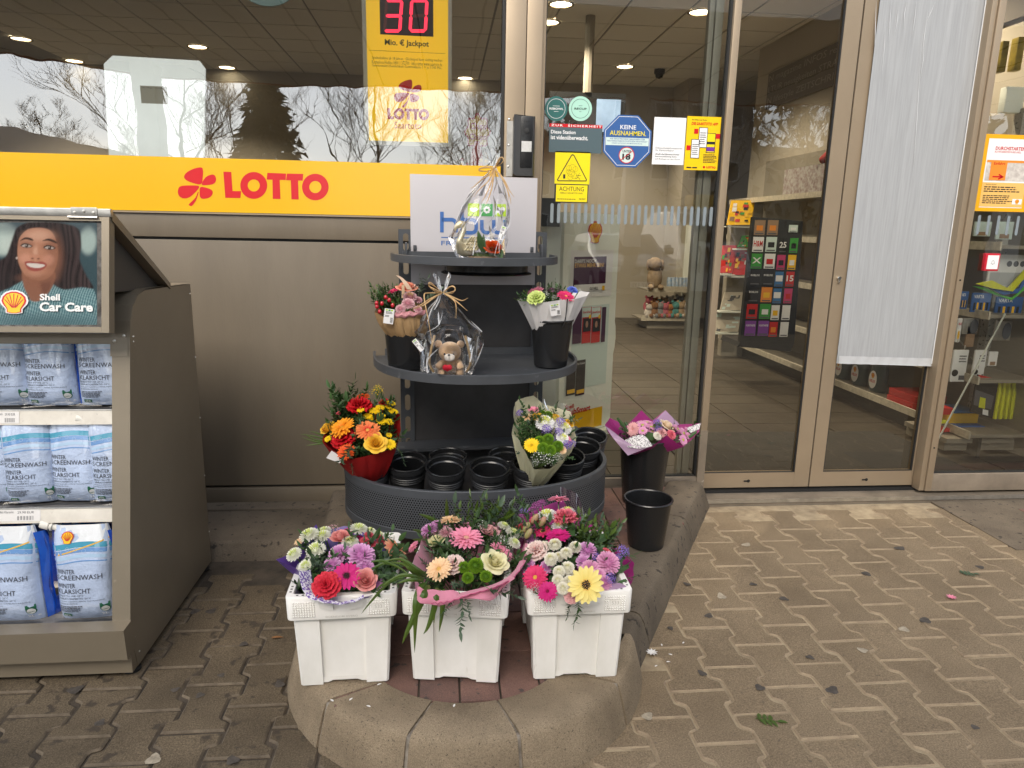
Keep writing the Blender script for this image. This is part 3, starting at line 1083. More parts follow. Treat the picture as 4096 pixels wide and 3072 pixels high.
for k,p in enumerate(lamps):
 if p.y>8.3:
  continue
 t=thing('ceiling_downlight',LLAB[k],'downlight',(p.x,p.y,ZC-0.02),0,'downlights in the shop ceiling')
 MB().lathe([(0.125,-0.012),(0.128,-0.004),(0.118,-0.001),(0.104,-0.012)],(p.x,p.y,ZC),28).build('ring',[m_lampr],t)
 MB().lathe([(0.105,-0.002),(0.085,-0.0035),(0.0,-0.0045)],(p.x,p.y,ZC),24).build('lamp_glass',[m_lamp],t)
 if p.y<6.9:
  ld=bpy.data.lights.new('downlight','SPOT')
  ld.energy=100.0
  ld.color=(1.0,0.84,0.62)
  ld.spot_size=R(120)
  ld.spot_blend=0.7
  ld.shadow_soft_size=0.03
  lo=bpy.data.objects.new('downlight_lamp',ld)
  link(lo)
  lo.parent=t
  lo.location=(0,0,-0.012)
walls=struct(part('shop_wall',m_wall,[((XR,0.13,ZF),(XR+0.1,5.2,ZC+.01)),((XR+0.1,5.1,ZF),(5.9,5.2,ZC+.01)),((-6.4,YB,ZF),(6.0,YB+0.1,ZC+.01)),((-6.45,0.1,ZF),(-6.4,YB,ZC+.01)),((5.9,5.2,ZF),(6.0,YB,ZC+.01))],smooth=False))
part('wall_column',m_wall,[((3.42,6.9,ZF),(3.72,YB-.003,ZC))],parent=walls,smooth=False)
m_part=mat('dark_partition',(0.07,0.062,0.055),0.7)
part('partition',m_part,[((-6.3,5.4,ZF),(-0.9,5.5,1.9))],parent=walls,smooth=False)
# FORECOURT BEHIND THE PHOTOGRAPHER (seen mirrored in the glass)
m_soffit=mat('canopy_soffit',(0.78,0.75,0.70),0.6,noise=0.05)
m_seam=mat('canopy_seam',(0.16,0.15,0.14),0.8)
m_red=mat('red_paint',(0.55,0.02,0.02),0.35)
m_yel=mat('yellow_paint',(0.80,0.48,0.01),0.35)
m_white=mat('white_paint',(0.78,0.77,0.74),0.4,noise=0.08,nscale=3)
ZK=4.6
can=thing('forecourt_canopy','flat forecourt canopy with red edge stripe mirrored in the windows','canopy',(0,-10,0))
YC0,YC1=-7.6,-14.7
outl=[(-8.7,YC0),(-8.7,-12.5),(-6.4,YC1),(22,YC1),(22,YC0)]
MB().prism([(x,y,ZK)for x,y in outl],(0,0,0.42)).build('canopy_deck',[m_soffit],can,smooth=False)
ed=MB()
for(x0,y0),(x1,y1)in zip(outl[:-1],outl[1:]):
 d=Vector((x1-x0,y1-y0,0)).normalized()
 n=Vector((d.y,-d.x,0))*-1
 a,b_=Vector((x0,y0,ZK)),Vector((x1,y1,ZK))
 o=n*-0.035
 for m,z0,z1 in((0,-0.03,0.10),(1,0.10,0.45)):
  ed.add([a+Vector((0,0,z0)),b_+Vector((0,0,z0)),b_+Vector((0,0,z1)),a+Vector((0,0,z1)),a+o+Vector((0,0,z0)),b_+o+Vector((0,0,z0)),b_+o+Vector((0,0,z1)),a+o+Vector((0,0,z1))],[(4,5,6,7),(0,1,5,4),(3,2,6,7),(0,3,7,4),(1,2,6,5)],m)
ed.build('edge_stripe',[m_red,m_yel],can,smooth=False)
sm=MB()
for k in range(30):
 x=-8.4+k*1.0
 sm.box((x,max(YC1,-12.5 if x<-6.4 else YC1)+.05,ZK-0.012),(x+0.03,YC0-.05,ZK-0.001))
stuff(sm.build('soffit_seam',[m_seam],can,smooth=False))
for x,y in((-5.6,-11.6),(4.2,-12.6),(12.5,-11.6)):
 c=MB()
 c.box((x-0.2,y-0.2,-0.05),(x+0.2,y+0.2,ZK-.002),bev=0.01)
 c.box((x-0.95,y-0.16,ZK-0.32),(x+0.95,y+0.16,ZK-0.004))
 c.build('canopy_column',[m_white],can)
m_cl=mat('canopy_lamp',(1,0.92,0.8),0.4,emit=4.0)
m_bark=mat('bark',(0.055,0.045,0.036),0.9,noise=0.5,nscale=3)
m_twig=mat('twig',(0.075,0.055,0.042),0.9)
m_needle=mat('needles',(0.022,0.036,0.016),0.8,noise=0.5,nscale=4)
m_bush=mat('hillside_foliage',(0.045,0.055,0.024),0.85,noise=0.6,nscale=0.9,col2=(0.085,0.065,0.035))
def bare_tree(x,y,h,label,seed,lean=0.0,spread=1.0,group='bare trees beyond the forecourt'):
 r_=random.Random(seed)
 t=thing('bare_tree',label,'tree',(x,y,-0.06),0,group)
 tr,tw=MB(),MB()
 top=Vector((x+lean,y,h*0.92))
 path=[Vector((x,y,-0.06)).lerp(top,k/6)+Vector((r_.uniform(-.12,.12),r_.uniform(-.12,.12),0))*(k>0)for k in range(7)]
 tr.tube(path,[h*0.010*(1-0.85*k/6)for k in range(7)],6)
 def branch(p,d,ln,rad,depth):
  pts,q,dd=[p],p.copy(),d.copy()
  for k in range(4):
   dd=(dd+Vector((r_.uniform(-.25,.25),r_.uniform(-.25,.25),r_.uniform(-.05,.22)))).normalized()
   q=q+dd*ln/4
   pts.append(q.copy())
  (tr if depth<2 else tw).tube(pts,[rad*(1-0.75*k/4)for k in range(5)],4 if depth<2 else 3,caps=False)
  if depth<3:
   for k in range(7 if depth==0 else 6):
    f=r_.uniform(0.25,1.0)
    i=min(3,int(f*4))
    pp=pts[i].lerp(pts[i+1],f*4-i if f<1 else 1)
    nd=(dd+Vector((r_.uniform(-1,1),r_.uniform(-1,1),r_.uniform(-.3,.7)))).normalized()
    branch(pp,nd,ln*r_.uniform(0.35,0.6),max(0.0055,rad*0.5),depth+1)
 for k in range(15):
  f=0.22+0.75*k/15
  p=path[0].lerp(top,f)
  an=k*2.4+r_.uniform(-.4,.4)
  el=r_.uniform(0.4,0.9)
  d=Vector((math.cos(an)*math.cos(el),math.sin(an)*math.cos(el),math.sin(el)))
  branch(p,d,h*spread*(0.42*(1-f)+0.12),h*0.0042*(1.2-f),0)
 tr.build('trunk',[m_bark],t)
 tw.build('crown',[m_twig],t,smooth=False)
bare_tree(-10.6,-27,9.4,'tall bare deciduous tree mirrored beside the white sign back',3,0.8,1.2)
bare_tree(-11.6,-40,9.0,'bare tree with spreading twigs mirrored left of the dark conifer',5,-0.5,1.2)
bare_tree(-3.3,-30,9.4,'bare tree mirrored behind the yellow jackpot poster',8,0.4,1.15)
bare_tree(-27,-50,9.0,'bare birch mirrored at the left edge of the window',11,0,1.1)
bare_tree(-20,-47,7.6,'slender bare birch mirrored in front of the long dark roof',14,0,1.1)
bare_tree(1.5,-29,9.0,'bare tree mirrored above the lollipop sign',19,0,1.2)
bare_tree(10.2,-26,9.5,'bare tree mirrored in front of the pale apartment house',23,0.6,1.2)
bare_tree(17.5,-30,10.0,'bare tree mirrored in the left sliding door',29,-0.6,1.2)
ct=thing('conifer_tree','dark green spruce mirrored in the big window','tree',(-8.4,-33,-0.06))
MB().tube([(-8.4,-33,-0.06),(-8.4,-33,9.3)],[0.2,0.03],7).build('trunk',[m_bark],ct)
cr=MB()
r_=random.Random(4)
for k in range(5200):
 f=r_.random()**0.7
 lay=f
 z=1.2+(1-lay)*8.3+0.5*math.sin(lay*50+2*math.sin(r_.uniform(0,6.283)))
 an=r_.uniform(0,6.283)
 rad=(0.10+3.3*lay**1.25*(0.78+0.22*math.sin(an*5+lay*40)+0.16*math.sin(lay*55)))*r_.random()**0.5
 c=Vector((-8.4+rad*math.cos(an),-33+rad*math.sin(an),z-rad*0.22))
 d=Vector((math.cos(an)+r_.uniform(-.5,.5),math.sin(an)+r_.uniform(-.5,.5),r_.uniform(-1.1,0.1))).normalized()
 s=d.cross(Vector((r_.uniform(-1,1),r_.uniform(-1,1),r_.uniform(-1,1)))).normalized()*r_.uniform(0.08,0.17)
 e=d*r_.uniform(0.25,0.55)
 cr.add([c-s,c+s,c+e],[(0,1,2)])
cr.build('crown',[m_needle],ct,smooth=False)
wd=MB()
r_=random.Random(9)
for k in range(7000):
 x=r_.uniform(8,62)
 y=-36-r_.random()*26+(x-8)*0.25
 top=min(13.5,5.5+(x-8)*0.55)+(-36-y)*0.18+1.6*math.sin(x*0.8)+1.0*math.sin(x*2.3+y)
 z=top*r_.random()**0.6
 s=r_.uniform(0.25,0.85)
 a=Vector((r_.uniform(-1,1),r_.uniform(-1,1),r_.uniform(-1,1))).normalized()*s
 b_=Vector((r_.uniform(-1,1),r_.uniform(-1,1),r_.uniform(-1,1))).normalized()*s
 c=Vector((x,y,z))
 wd.add([c,c+a,c+b_],[(0,1,2)])
wood=stuff(wd.build('wooded_slope',[m_bush],smooth=False))
wood['label']='dense wooded slope of shrubs and trees mirrored in the entrance glass'
wood['category']='wood'
hl=MB()
hl.grid(lambda u,v:(6+u*70,-42-v*40,0.0+v*12*min(1,0.35+u*1.6)-0.2),10,6)
struct(hl.build('hillside',[m_bush],smooth=False))
def house(name,label,cat,x0,x1,y0,y1,h,wallm,roofm,rows,cols,roof_h,face='y',wsz=(0.9,1.2)):
 t=thing(name,label,cat,((x0+x1)/2,(y0+y1)/2,-0.06))
 MB().box((x0,y0,-0.06),(x1,y1,h)).build('wall',[wallm],t,smooth=False)
 xm=(x0+x1)/2
 rb=MB()
 o=0.4
 if(x1-x0)>=(y1-y0):
  ym=(y0+y1)/2
  rb.add([(x0-o,y0-o,h),(x1+o,y0-o,h),(x1+o,y1+o,h),(x0-o,y1+o,h),(x0-o,ym,h+roof_h),(x1+o,ym,h+roof_h)],[(0,1,5,4),(2,3,4,5),(0,4,3),(1,2,5),(0,3,2,1)])
 else:
  rb.add([(x0-o,y0-o,h),(x1+o,y0-o,h),(x1+o,y1+o,h),(x0-o,y1+o,h),(xm,y0-o,h+roof_h),(xm,y1+o,h+roof_h)],[(1,2,5,4),(3,0,4,5),(0,1,4),(2,3,5),(0,3,2,1)])
 rb.build('roof',[roofm],t,smooth=False)
 for i in range(rows):
  for j in range(cols):
   z=h*(i+0.45)/rows
   if face=='y':
    x=x0+(x1-x0)*(j+0.5)/cols
    a,c=(x-wsz[0]/2,y1-.02,z),(x+wsz[0]/2,y1+.05,z+wsz[1])
   else:
    y=y0+(y1-y0)*(j+0.5)/cols
    a,c=(x1-.02,y-wsz[0]/2,z),(x1+.05,y+wsz[0]/2,z+wsz[1])
   w=MB().box(a,c).build('window',[m_white],t,smooth=False)
   s_=0.08
   if face=='y':
    a2,c2=(a[0]+s_,a[1],a[2]+s_),(c[0]-s_,c[1]+.015,c[2]-s_)
   else:
    a2,c2=(a[0],a[1]+s_,a[2]+s_),(c[0]+.015,c[1]-s_,c[2]-s_)
   MB().box(a2,c2).build('pane',[m_darkglass],w,smooth=False)
m_darkglass=mat('dark_window_glass',(0.03,0.032,0.035),0.08)
m_plaster=mat('pale_plaster',(0.50,0.46,0.40),0.9,noise=0.1)
m_roof_d=mat('dark_roof',(0.06,0.045,0.038),0.8)
m_roof_r=mat('red_roof',(0.28,0.05,0.04),0.8)
m_wall_d=mat('dark_cladding',(0.085,0.070,0.058),0.8,noise=0.2,nscale=2)
house('long_hall','long low hall with dark roof mirrored in the left of the window','building',-26,-19,-62,-22,3.4,m_wall_d,m_roof_d,1,9,2.6,'x',(1.6,0.9))
house('apartment_house','pale apartment house with square windows mirrored beside the octagonal sticker','building',8.5,17.0,-46,-36,8.6,m_plaster,m_roof_r,3,4,2.2,'y')
house('small_house','small house with red roof mirrored behind the round stickers','building',3.0,8.0,-47,-38,4.6,m_plaster,m_roof_r,2,3,2.4,'y')
m_car=mat('grey_car_paint',(0.05,0.052,0.055),0.25,metal=0.6,coat=1.0)
m_van=mat('white_car_paint',(0.70,0.70,0.70),0.3,coat=1.0)
m_tyre=mat('tyre',(0.015,0.015,0.015),0.8)
m_rim=mat('wheel_rim',(0.45,0.45,0.46),0.3,metal=0.8)
m_head=mat('headlight_glass',(0.55,0.58,0.6),0.05,spec=1.0)
m_plate=mat('number_plate',(0.75,0.75,0.72),0.4)
m_print=mat('black_print',(0.012,0.012,0.013),0.5)
def vehicle(name,label,cat,x,y,paint,L_,W_,H_,bonnet,van=False,plate=None):
 """front faces +y (towards the shop)"""
 t=thing(name,label,cat,(x,y,-0.06))
 prof=[(-L_/2,0.35),(-L_/2,0.95),(-L_/2+0.25,H_*0.93 if van else 1.02),(-L_/2+0.55,H_*0.985 if van else 1.05),(-L_/2+0.9,H_ if van else H_*0.97),(L_/2-bonnet-0.7,H_),(L_/2-bonnet+0.05,1.0 if not van else 1.15),(L_/2-0.35,0.84 if not van else 1.0),(L_/2-0.05,0.70),(L_/2,0.5),(L_/2-0.05,0.25),(-L_/2+.05,0.25)]
 n=len(prof)
 body=MB()
 ws=[(-1.0,0.90),(-0.93,0.985),(0.93,0.985),(1.0,0.90)]
 vs_=[]
 for sx,sc_ in ws:
  for py,pz in prof:
   tuck=0.86 if pz>1.05 else 1.0
   vs_.append((x+sx*W_/2*(tuck if pz>0.3 else 0.96),y+py*(0.985 if abs(sx)==1 else 1),-0.06+(pz if abs(sx)<1 or pz<0.4 else 0.4+(pz-0.4)*0.97)))
 fs_=[]
 for a in range(3):
  for k in range(n):
   k2=(k+1)%n
   fs_.append((a*n+k,a*n+k2,(a+1)*n+k2,(a+1)*n+k))
 fs_.append(tuple(range(n)))
 fs_.append(tuple(3*n+k for k in range(n))[::-1])
 body.add(vs_,fs_)
 body.build('body',[paint],t,angle=40)
 gz0,gz1=(1.0 if not van else 1.15),H_-0.08
 g0,g1=L_/2-bonnet+0.03,L_/2-bonnet-0.68
 ws_=MB().add([(x-W_*.40,y+g0-.0,gz0-.03),(x+W_*.40,y+g0,gz0-.03),(x+W_*.36,y+g1+.05,gz1-.04),(x-W_*.36,y+g1+.05,gz1-.04)],[(0,1,2,3)])
 ws_.v=[(a,b_+0.015,c+0.02)for a,b_,c in ws_.v]
 ws_.build('windscreen',[m_darkglass],t,smooth=False)
 for s_ in(-1,1):
  h=MB().box((x+s_*W_*0.47,y+L_/2-0.16,0.55),(x+s_*W_*0.26,y+L_/2-0.035,0.70),bev=0.03)
  h.build('headlight',[m_head],t)
  MB().box((x+s_*(W_/2+.02),y+g0-0.35,0.93),(x+s_*(W_/2+.2),y+g0-0.22,1.08),bev=0.03).build('mirror',[paint],t)
  for yy in(-L_*0.30,L_*0.31):
   wh=MB().lathe([(0.0,-0.1),(0.30,-0.1),(0.32,-0.06),(0.32,0.06),(0.30,0.1),(0.0,0.1)],(x+s_*(W_/2-0.10),y+yy,0.26),20,axis=(1,0,0)).build('wheel',[m_tyre],t)
   MB().lathe([(0.0,0.0),(0.19,0.0),(0.2,0.01),(0,0.02)],(x+s_*(W_/2+0.002),y+yy,0.26),16,axis=(s_,0,0)).build('rim',[m_rim],wh)
 for s_ in(-1,1):
  gr=MB()
  gr.box((x+s_*0.05,y+L_/2-0.08,0.50),(x+s_*0.26,y+L_/2+.005,0.66),bev=0.02)
  gr.build('grille',[m_dark],t)
 S=Sheet((x,y+L_/2+0.03,0.30),(0,1,0),eps=0.002)
 MB().box((x-0.26,y+L_/2-.03,0.24),(x+0.26,y+L_/2+0.028,0.36)).build('number_plate',[m_plate],t)
 if plate:
  S.text(plate,-0.24,-0.045,0.24,0.045,m_print,bold=0.02)
  S.build(t)
vehicle('parked_car','dark grey saloon car mirrored in the entrance glass','car',4.1,-13.2,m_car,4.4,1.78,1.42,1.25,plate='SB\u00b7KP 1985')
vehicle('parked_van','white van mirrored to the right of the dark saloon car','van',7.3,-17.5,m_van,4.9,1.9,2.0,0.9,van=True)
pm=thing('fuel_pump','white fuel pump with yellow top mirrored in the entrance glass','fuel pump',(5.9,-12.4,-0.06))
MB().box((5.55,-12.65,0.1),(6.25,-12.15,1.9),bev=0.03).build('cabinet',[m_white],pm)
MB().box((5.5,-12.7,1.9),(6.3,-12.1,2.2),bev=0.02).build('top_sign',[m_yel],pm)
MB().box((5.65,-12.148,1.2),(6.15,-12.12,1.6),bev=0.01).build('display',[m_darkglass],pm)
for k in range(3):
 nz=MB()
 nz.tube([(5.68+k*.22,-12.12,1.1),(5.68+k*.22,-12.0,0.95),(5.68+k*.22,-12.05,0.5),(5.68+k*.22,-12.12,0.7)],0.03,6)
 nz.build('hose',[m_tyre],pm)
MB().box((4.9,-13.2,-0.06),(6.9,-11.8,0.1),bev=0.02).build('pump_kerb',[m_kerb_d],pm)
# SALES CABINET WITH SCREENWASH POUCHES
m_cab=mat('cabinet_metal',(0.235,0.197,0.143),0.33,metal=0.25,noise=0.12,nscale=3,bump=0.0002,bscale=200,rnoise=0.08,spots=0.15,spotcol=(0.28,0.24,0.18),spotscale=24)
m_cabd=mat('cabinet_inside',(0.05,0.045,0.04),0.6)
m_rail=mat('price_rail',(0.74,0.70,0.62),0.45,noise=0.3,nscale=12,col2=(0.58,0.54,0.47),spots=0.2,spotcol=(0.5,0.46,0.4),spotscale=60)
m_shelfm=mat('shelf_dusty',(0.11,0.105,0.10),0.7,noise=0.6,nscale=14,col2=(0.2,0.19,0.18))
m_rivet=mat('rivet_steel',(0.65,0.63,0.58),0.3,metal=0.9)
m_paper=mat('price_paper',(0.72,0.70,0.68),0.6)
m_ink=mat('grey_ink',(0.10,0.10,0.11),0.6)
XC=-0.966
cab=thing('sales_cabinet','brown metal forecourt cabinet filled with screenwash pouches under a car care poster','cabinet',(-1.6,-0.95,0.0))
side=[(-1.300,0.022),(-1.315,0.100),(-1.322,0.189),(-1.132,1.050),(-1.118,1.095),(-1.090,1.140),(-1.045,1.170),(-0.99,1.181),(-0.57,1.168),(-0.575,0.022)]
MB().prism([(XC-0.018,y,z)for y,z in side],(0.018,0,0)).build('side_panel',[m_cab],cab,smooth=False)
MB().prism([(-2.62,y,z)for y,z in side],(0.018,0,0)).build('side_panel',[m_cab],cab,smooth=False)
XL=-2.60
hood=MB()
hp=[(-1.134,1.047),(-1.120,1.097),(-1.092,1.143),(-1.046,1.1735),(-0.99,1.1845),(-0.57,1.1715)]
for k in range(len(hp)-1):
 (y0,z0),(y1,z1)=hp[k],hp[k+1]
 hood.add([(XL,y0,z0),(XC+.0015,y0,z0),(XC+.0015,y1,z1),(XL,y1,z1)],[(0,1,2,3)])
hood.build('hood',[m_cab],cab)
fu=Vector((0,0.19,0.861)).normalized()
fn=Vector((0,-fu.z,fu.y))
def FP(x,z,out=0.0):
 """point on the leaning front plane"""
 y=-1.322+(z-0.189)*(0.19/0.861)
 return Vector((x,y,z))+fn*out
def slab(x0,x1,z0,z1,d0=0.0,d1=-0.02):
 v=[FP(x0,z0,d0),FP(x1,z0,d0),FP(x1,z1,d0),FP(x0,z1,d0),FP(x0,z0,d1),FP(x1,z0,d1),FP(x1,z1,d1),FP(x0,z1,d1)]
 return v,[(0,1,2,3),(5,4,7,6),(0,4,5,1),(1,5,6,2),(2,6,7,3),(3,7,4,0)]
MB().add(*slab(XC-0.052,XC+.0012,0.189,1.048,0.002,-0.045)).build('front_post',[m_cab],cab,smooth=False)
MB().add(*slab(XC-0.056,XC-.004,0.99,1.062,0.0045,0.0021)).build('corner_plate',[m_cab],cab,smooth=False)
MB().add(*slab(-2.60,-2.55,0.189,1.048,0.002,-0.045)).build('front_post',[m_cab],cab,smooth=False)
MB().add(*slab(-2.55,XC-.0522,1.028,1.075,0.001,-0.02)).build('top_rail',[m_cab],cab,smooth=False)
bb=MB()
bb.prism([(XL,-1.372,0.090),(XL,-1.378,0.192),(XL,-1.322,0.194),(XL,-1.30,0.09)],(XC+.004-XL,0,0))
bb.build('front_base',[m_cab],cab,smooth=False)
MB().box((XL,-1.335,0.022),(XC-.002,-1.30,0.0895)).build('kick_plate',[m_cab],cab,smooth=False)
MB().box((XL,-0.62,0.10),(XC-.02,-0.60,1.16)).build('back_panel',[m_cabd],cab,smooth=False)
for x,y in((XC-0.025,-1.285),(XC-0.025,-0.61),(-2.55,-1.285)):
 MB().lathe([(0.0,0.0),(0.026,0.0),(0.026,0.008),(0.012,0.013),(0.0075,0.013),(0.0075,0.03),(0,0.03)],(x,y,0.0005),18).build('levelling_foot',[m_gasket],cab)
ZS=[]
for pyt,pyb in((887,917),(1098,1128)):
 def PF(px,py):
  d=ray(px,py)
  p0=FP(-1.0,0.189)
  return CAM+d*((p0-CAM).dot(fn)/d.dot(fn))
 zt,zb=PF(190,pyt).z,PF(190,pyb).z
 ZS.append(zt)
 sh=MB()
 sh.box((-2.598,FP(0,zt).y+0.004,zt-0.02),(XC-0.02,-0.62,zt-0.008),0)
 so=sh.build('shelf',[m_shelfm],cab,smooth=False)
 MB().add(*slab(-2.55,XC-.0525,zb,zt,0.0,-0.006)).build('price_rail',[m_rail],so,smooth=False)
 MB().add(*slab(-2.55,XC-.0525,zt+0.0005,zt+0.004,0.002,-0.008)).build('rail_lip',[m_alu],so,smooth=False)
MB().box((-2.598,-1.31,0.165),(XC-0.02,-0.62,0.178)).build('bottom_shelf',[m_shelfm],cab,smooth=False)
ZS.append(0.178)
for(x0,x1),zt,word in(((-20,42),0,'29.90 EUR'),((-12,88),1,'29.90 EUR')):
 pyt,pyb=((889,915),(1100,1127))[zt]
 a,c=PF(x0,pyb),PF(x1,pyt)
 p0=Vector((a.x,FP(0,a.z,0.0006).y,a.z))
 S=Sheet(FP(a.x,a.z,0.0006),fn,(1,0,0),eps=0.0004)
 W_,H_=c.x-a.x,(c.z-a.z)/fu.z
 S.rect(0,0,W_,H_,m_paper,1,'ticket')
 S.text(word,W_*0.50,H_*0.66,W_*0.86,H_*0.86,m_ink,2)
 S.text('Grafitti Klarsicht',W_*0.04,H_*0.70,W_*0.42,H_*0.9,m_ink,2)
 for k in range(16):
  if k%3!=2:
   S.rect(W_*(0.5+k*0.022),H_*0.1,W_*(0.5+k*0.022+0.012),H_*0.45,m_ink,2,'bar_code')
 S.build(cab)
rv=[(1262,662),(1150,703),(1020,747),(1400,692),(1440,1158),(1475,1605),(982,1007),(982,1045)]
for q in rv[3:]+[(None,None)]:
 if q[0]is None:
  continue
 p=A(q[0]*.5425/K4,(800+q[1]*.5425)/K4,x=XC)
 MB().ball((XC,p.y,p.z),0.0035,n=8,k=4).build('rivet',[m_rivet],cab)
for px,py in((1104,97),(1130,417),(1155,727),(720,1278),(742,1310),(733,1388),(770,1388),(783,1487)):
 p=A(px*.7235/K4,(1600+py*.7235)/K4,x=XC)
 MB().ball((XC,p.y,p.z),0.0035,n=8,k=4).build('rivet',[m_rivet],cab)
for px,py in((918,1003),(848,1040)):
 p=PF(px*.5425/K4,(800+py*.5425)/K4)
 MB().ball(p+fn*0.004,0.0055,n=10,k=5).build('rivet',[m_rivet],cab)
ht,hb=A(237,466,x=XC),A(237,719,x=XC)
hu=(ht-hb).normalized()
hn=Vector((0,-hu.z,hu.y)).normalized()
HH=(ht-hb).length
hS=Sheet(Vector((XC,hb.y,hb.z)),hn,(1,0,0),eps=0.0006)
hv=hS.v
def hbox(a0,b0,a1,b1,d0,d1):
 v=[hS.p0+hS.u*a+hv*b+hn*d for d in(d0,d1)for a,b in((a0,b0),(a1,b0),(a1,b1),(a0,b1))]
 return v,[(3,2,1,0),(4,5,6,7),(0,1,5,4),(1,2,6,5),(2,3,7,6),(3,0,4,7)]
LW=-1.45
head=MB().add(*hbox(LW,0.0,0,HH,-0.03,-0.0075)).build('header_box',[m_cab],cab,smooth=False)
fw=0.021
fr_=MB()
for q in((-fw,0,0,HH),(LW,0,-fw-.0005,fw*0.8),(LW,HH-fw*.8,-fw-.0005,HH)):
 fr_.add(*hbox(q[0],q[1],q[2],q[3],-0.007,0.004 if q[0]==-fw else 0.0035))
fr_.build('header_frame',[m_cab],head,smooth=False)
lb=A(366,612,x=XC)
lt=Vector((XC+.004,ht.y+0.006,ht.z+0.016))
lbk=Vector((XC+.004,lb.y,lb.z))
ld_n=Vector((0,lbk.z-lt.z,-(lbk.y-lt.y))).normalized()*0.016
lid=MB().prism([lt,lbk,lbk-Vector((0,0,0.02)),lt-Vector((0,0,0.03))],(LW-.004,0,0)).build('lid',[m_cab],cab,smooth=False)
MB().box((XC+LW,lt.y-0.012,lt.z-0.02),(XC+.0055,lt.y+0.004,lt.z+0.003),bev=0.002).build('lid_edge',[m_alu],lid)
hg=MB()
p=A(181,452,y=lt.y-0.014)
hg.box((p.x-0.036,lt.y-0.0155,lt.z-0.020),(p.x+0.036,lt.y-0.0125,lt.z+0.006),0,bev=0.001)
hg.tube([(p.x-0.045,lt.y-0.016,lt.z-0.022),(p.x+0.036,lt.y-0.016,lt.z-0.022)],0.0035,8)
ho=hg.build('hinge',[m_alu],cab)
for k in(-1,0,1):
 MB().ball((p.x+k*0.026,lt.y-0.0155,lt.z-0.009+(0.004 if k==0 else 0)),0.005,0.003,0.005,n=10,k=4).build('rivet',[m_rivet],ho)
wg=MB()
for q in((XC-.0035,-1.19,1.1815),):
 wg.add([(XC-.03,lt.y+.02,lt.z-.035),(XC-.03,lbk.y-.02,lbk.z-.012),(XC-.03,-1.19,1.188),(XC-.03,hb.y+.03,1.15)],[(0,1,2,3)])
wg.build('lid_shade',[m_cabd],cab,smooth=False)  # dark sheet across the lid's open side, standing for the shade within
# the printed poster (picture positions taken on the poster plane)
m_p_edge=mat('poster_worn_edge',(0.10,0.085,0.08),0.2,noise=0.7,nscale=40,col2=(0.3,0.29,0.28),coat=1.0)
m_p_white=mat('poster_white',(0.82,0.82,0.80),0.12,coat=1.0)
m_p_skin=mat('print_skin',(0.45,0.25,0.17),0.3)
m_p_red=mat('print_red',(0.56,0.02,0.018),0.35)
m_p_yel=mat('print_yellow',(0.86,0.50,0.015),0.35)
m_p_blk=mat('print_black',(0.014,0.014,0.016),0.4)
zz=lambda x,y:(x*.5425/K4,(800+y*.5425)/K4)
SP=Sheet(hS.p0-hn*0.0055,hn,(1,0,0),eps=0.0005)
SP.rect(LW+.01,0.012,-0.012,HH-0.012,m_p_edge,0,'poster')
GX,GY=np.meshgrid(np.linspace(-160,716,150),np.linspace(920,166,130))
PT=np.zeros(GX.shape+(3,))
PT[:]=(0.06,0.115,0.14)
prs=np.random.RandomState(5)
def sdf(pts):
 d=np.full(GX.shape,1e9)
 ins=np.zeros(GX.shape,bool)
 n=len(pts)
 for i in range(n):
  (x0,y0),(x1,y1)=pts[i],pts[(i+1)%n]
  ex,ey=x1-x0,y1-y0
  t=np.clip(((GX-x0)*ex+(GY-y0)*ey)/(ex*ex+ey*ey+1e-9),0,1)
  d=np.minimum(d,np.hypot(GX-x0-t*ex,GY-y0-t*ey))
  c=((y0>GY)!=(y1>GY))&(GX<ex*(GY-y0)/(ey+1e-9)+x0)
  ins^=c
 return np.where(ins,-d,d)
def lay(shape,colr,soft=8.0,op=1.0):
 """blend a colour in; shape = ellipse (cx, cy, rx, ry) or a list of points"""
 if isinstance(shape,tuple):
  cx,cy,rx,ry=shape
  d=(np.hypot((GX-cx)/rx,(GY-cy)/ry)-1)*min(rx,ry)
 else:
  d=sdf(smooth_loop(shape,4))
 m=np.clip(0.5-d/(2*soft),0,1)
 m=(m*m*(3-2*m)*op)[...,None]
 global PT
 PT=PT*(1-m)+np.array(colr)*m if not callable(colr)else PT*(1-m)+colr()*m
def strands():
 w=0.5+0.5*np.sin(GX*0.16+2.2*np.sin(GY*0.013)+1.5*np.sin(GX*0.05))
 w2=np.clip((GX-380)/260,0,1)+np.clip((60-GX)/300,0,.6)
 return np.stack([0.030+0.05*w*w2+.02*w,0.022+0.034*w*w2+.013*w,0.024+0.034*w*w2+.013*w],-1)
def cloth_print():
 w=(np.sin(0.33*GX+0.11*(GY-600)+2.4*np.sin(GY*.02))>0.1)[...,None]
 return np.where(w,(0.36,0.55,0.58),(0.10,0.24,0.29))
lay((20,290,130,120),(0.55,0.66,0.63),26)
lay((650,300,62,100),(0.48,0.60,0.58),18)
lay((60,330,60,60),(0.70,0.78,0.74),30,.6)
lay((300,200,420,42),(0.13,0.17,0.20),40,.7)
lay([(-160,700),(-60,650),(60,660),(150,600),(380,590),(470,660),(600,625),(690,660),(716,780),(716,925),(-160,925)],cloth_print,6)
lay([(130,200),(230,160),(380,160),(520,185),(585,225),(600,330),(590,440),(640,560),(690,650),(600,645),(470,660),(380,610),(300,500),(180,560),(150,605),(60,650),(-60,690),(-40,480),(40,420),(70,350),(100,260)],strands,9)
lay([(180,500),(395,520),(390,630),(310,735),(235,745),(200,690),(172,620)],(0.36,0.165,0.105),8)
lay([(300,560),(390,540),(385,630),(320,700)],(0.22,0.095,0.065),20,.8)
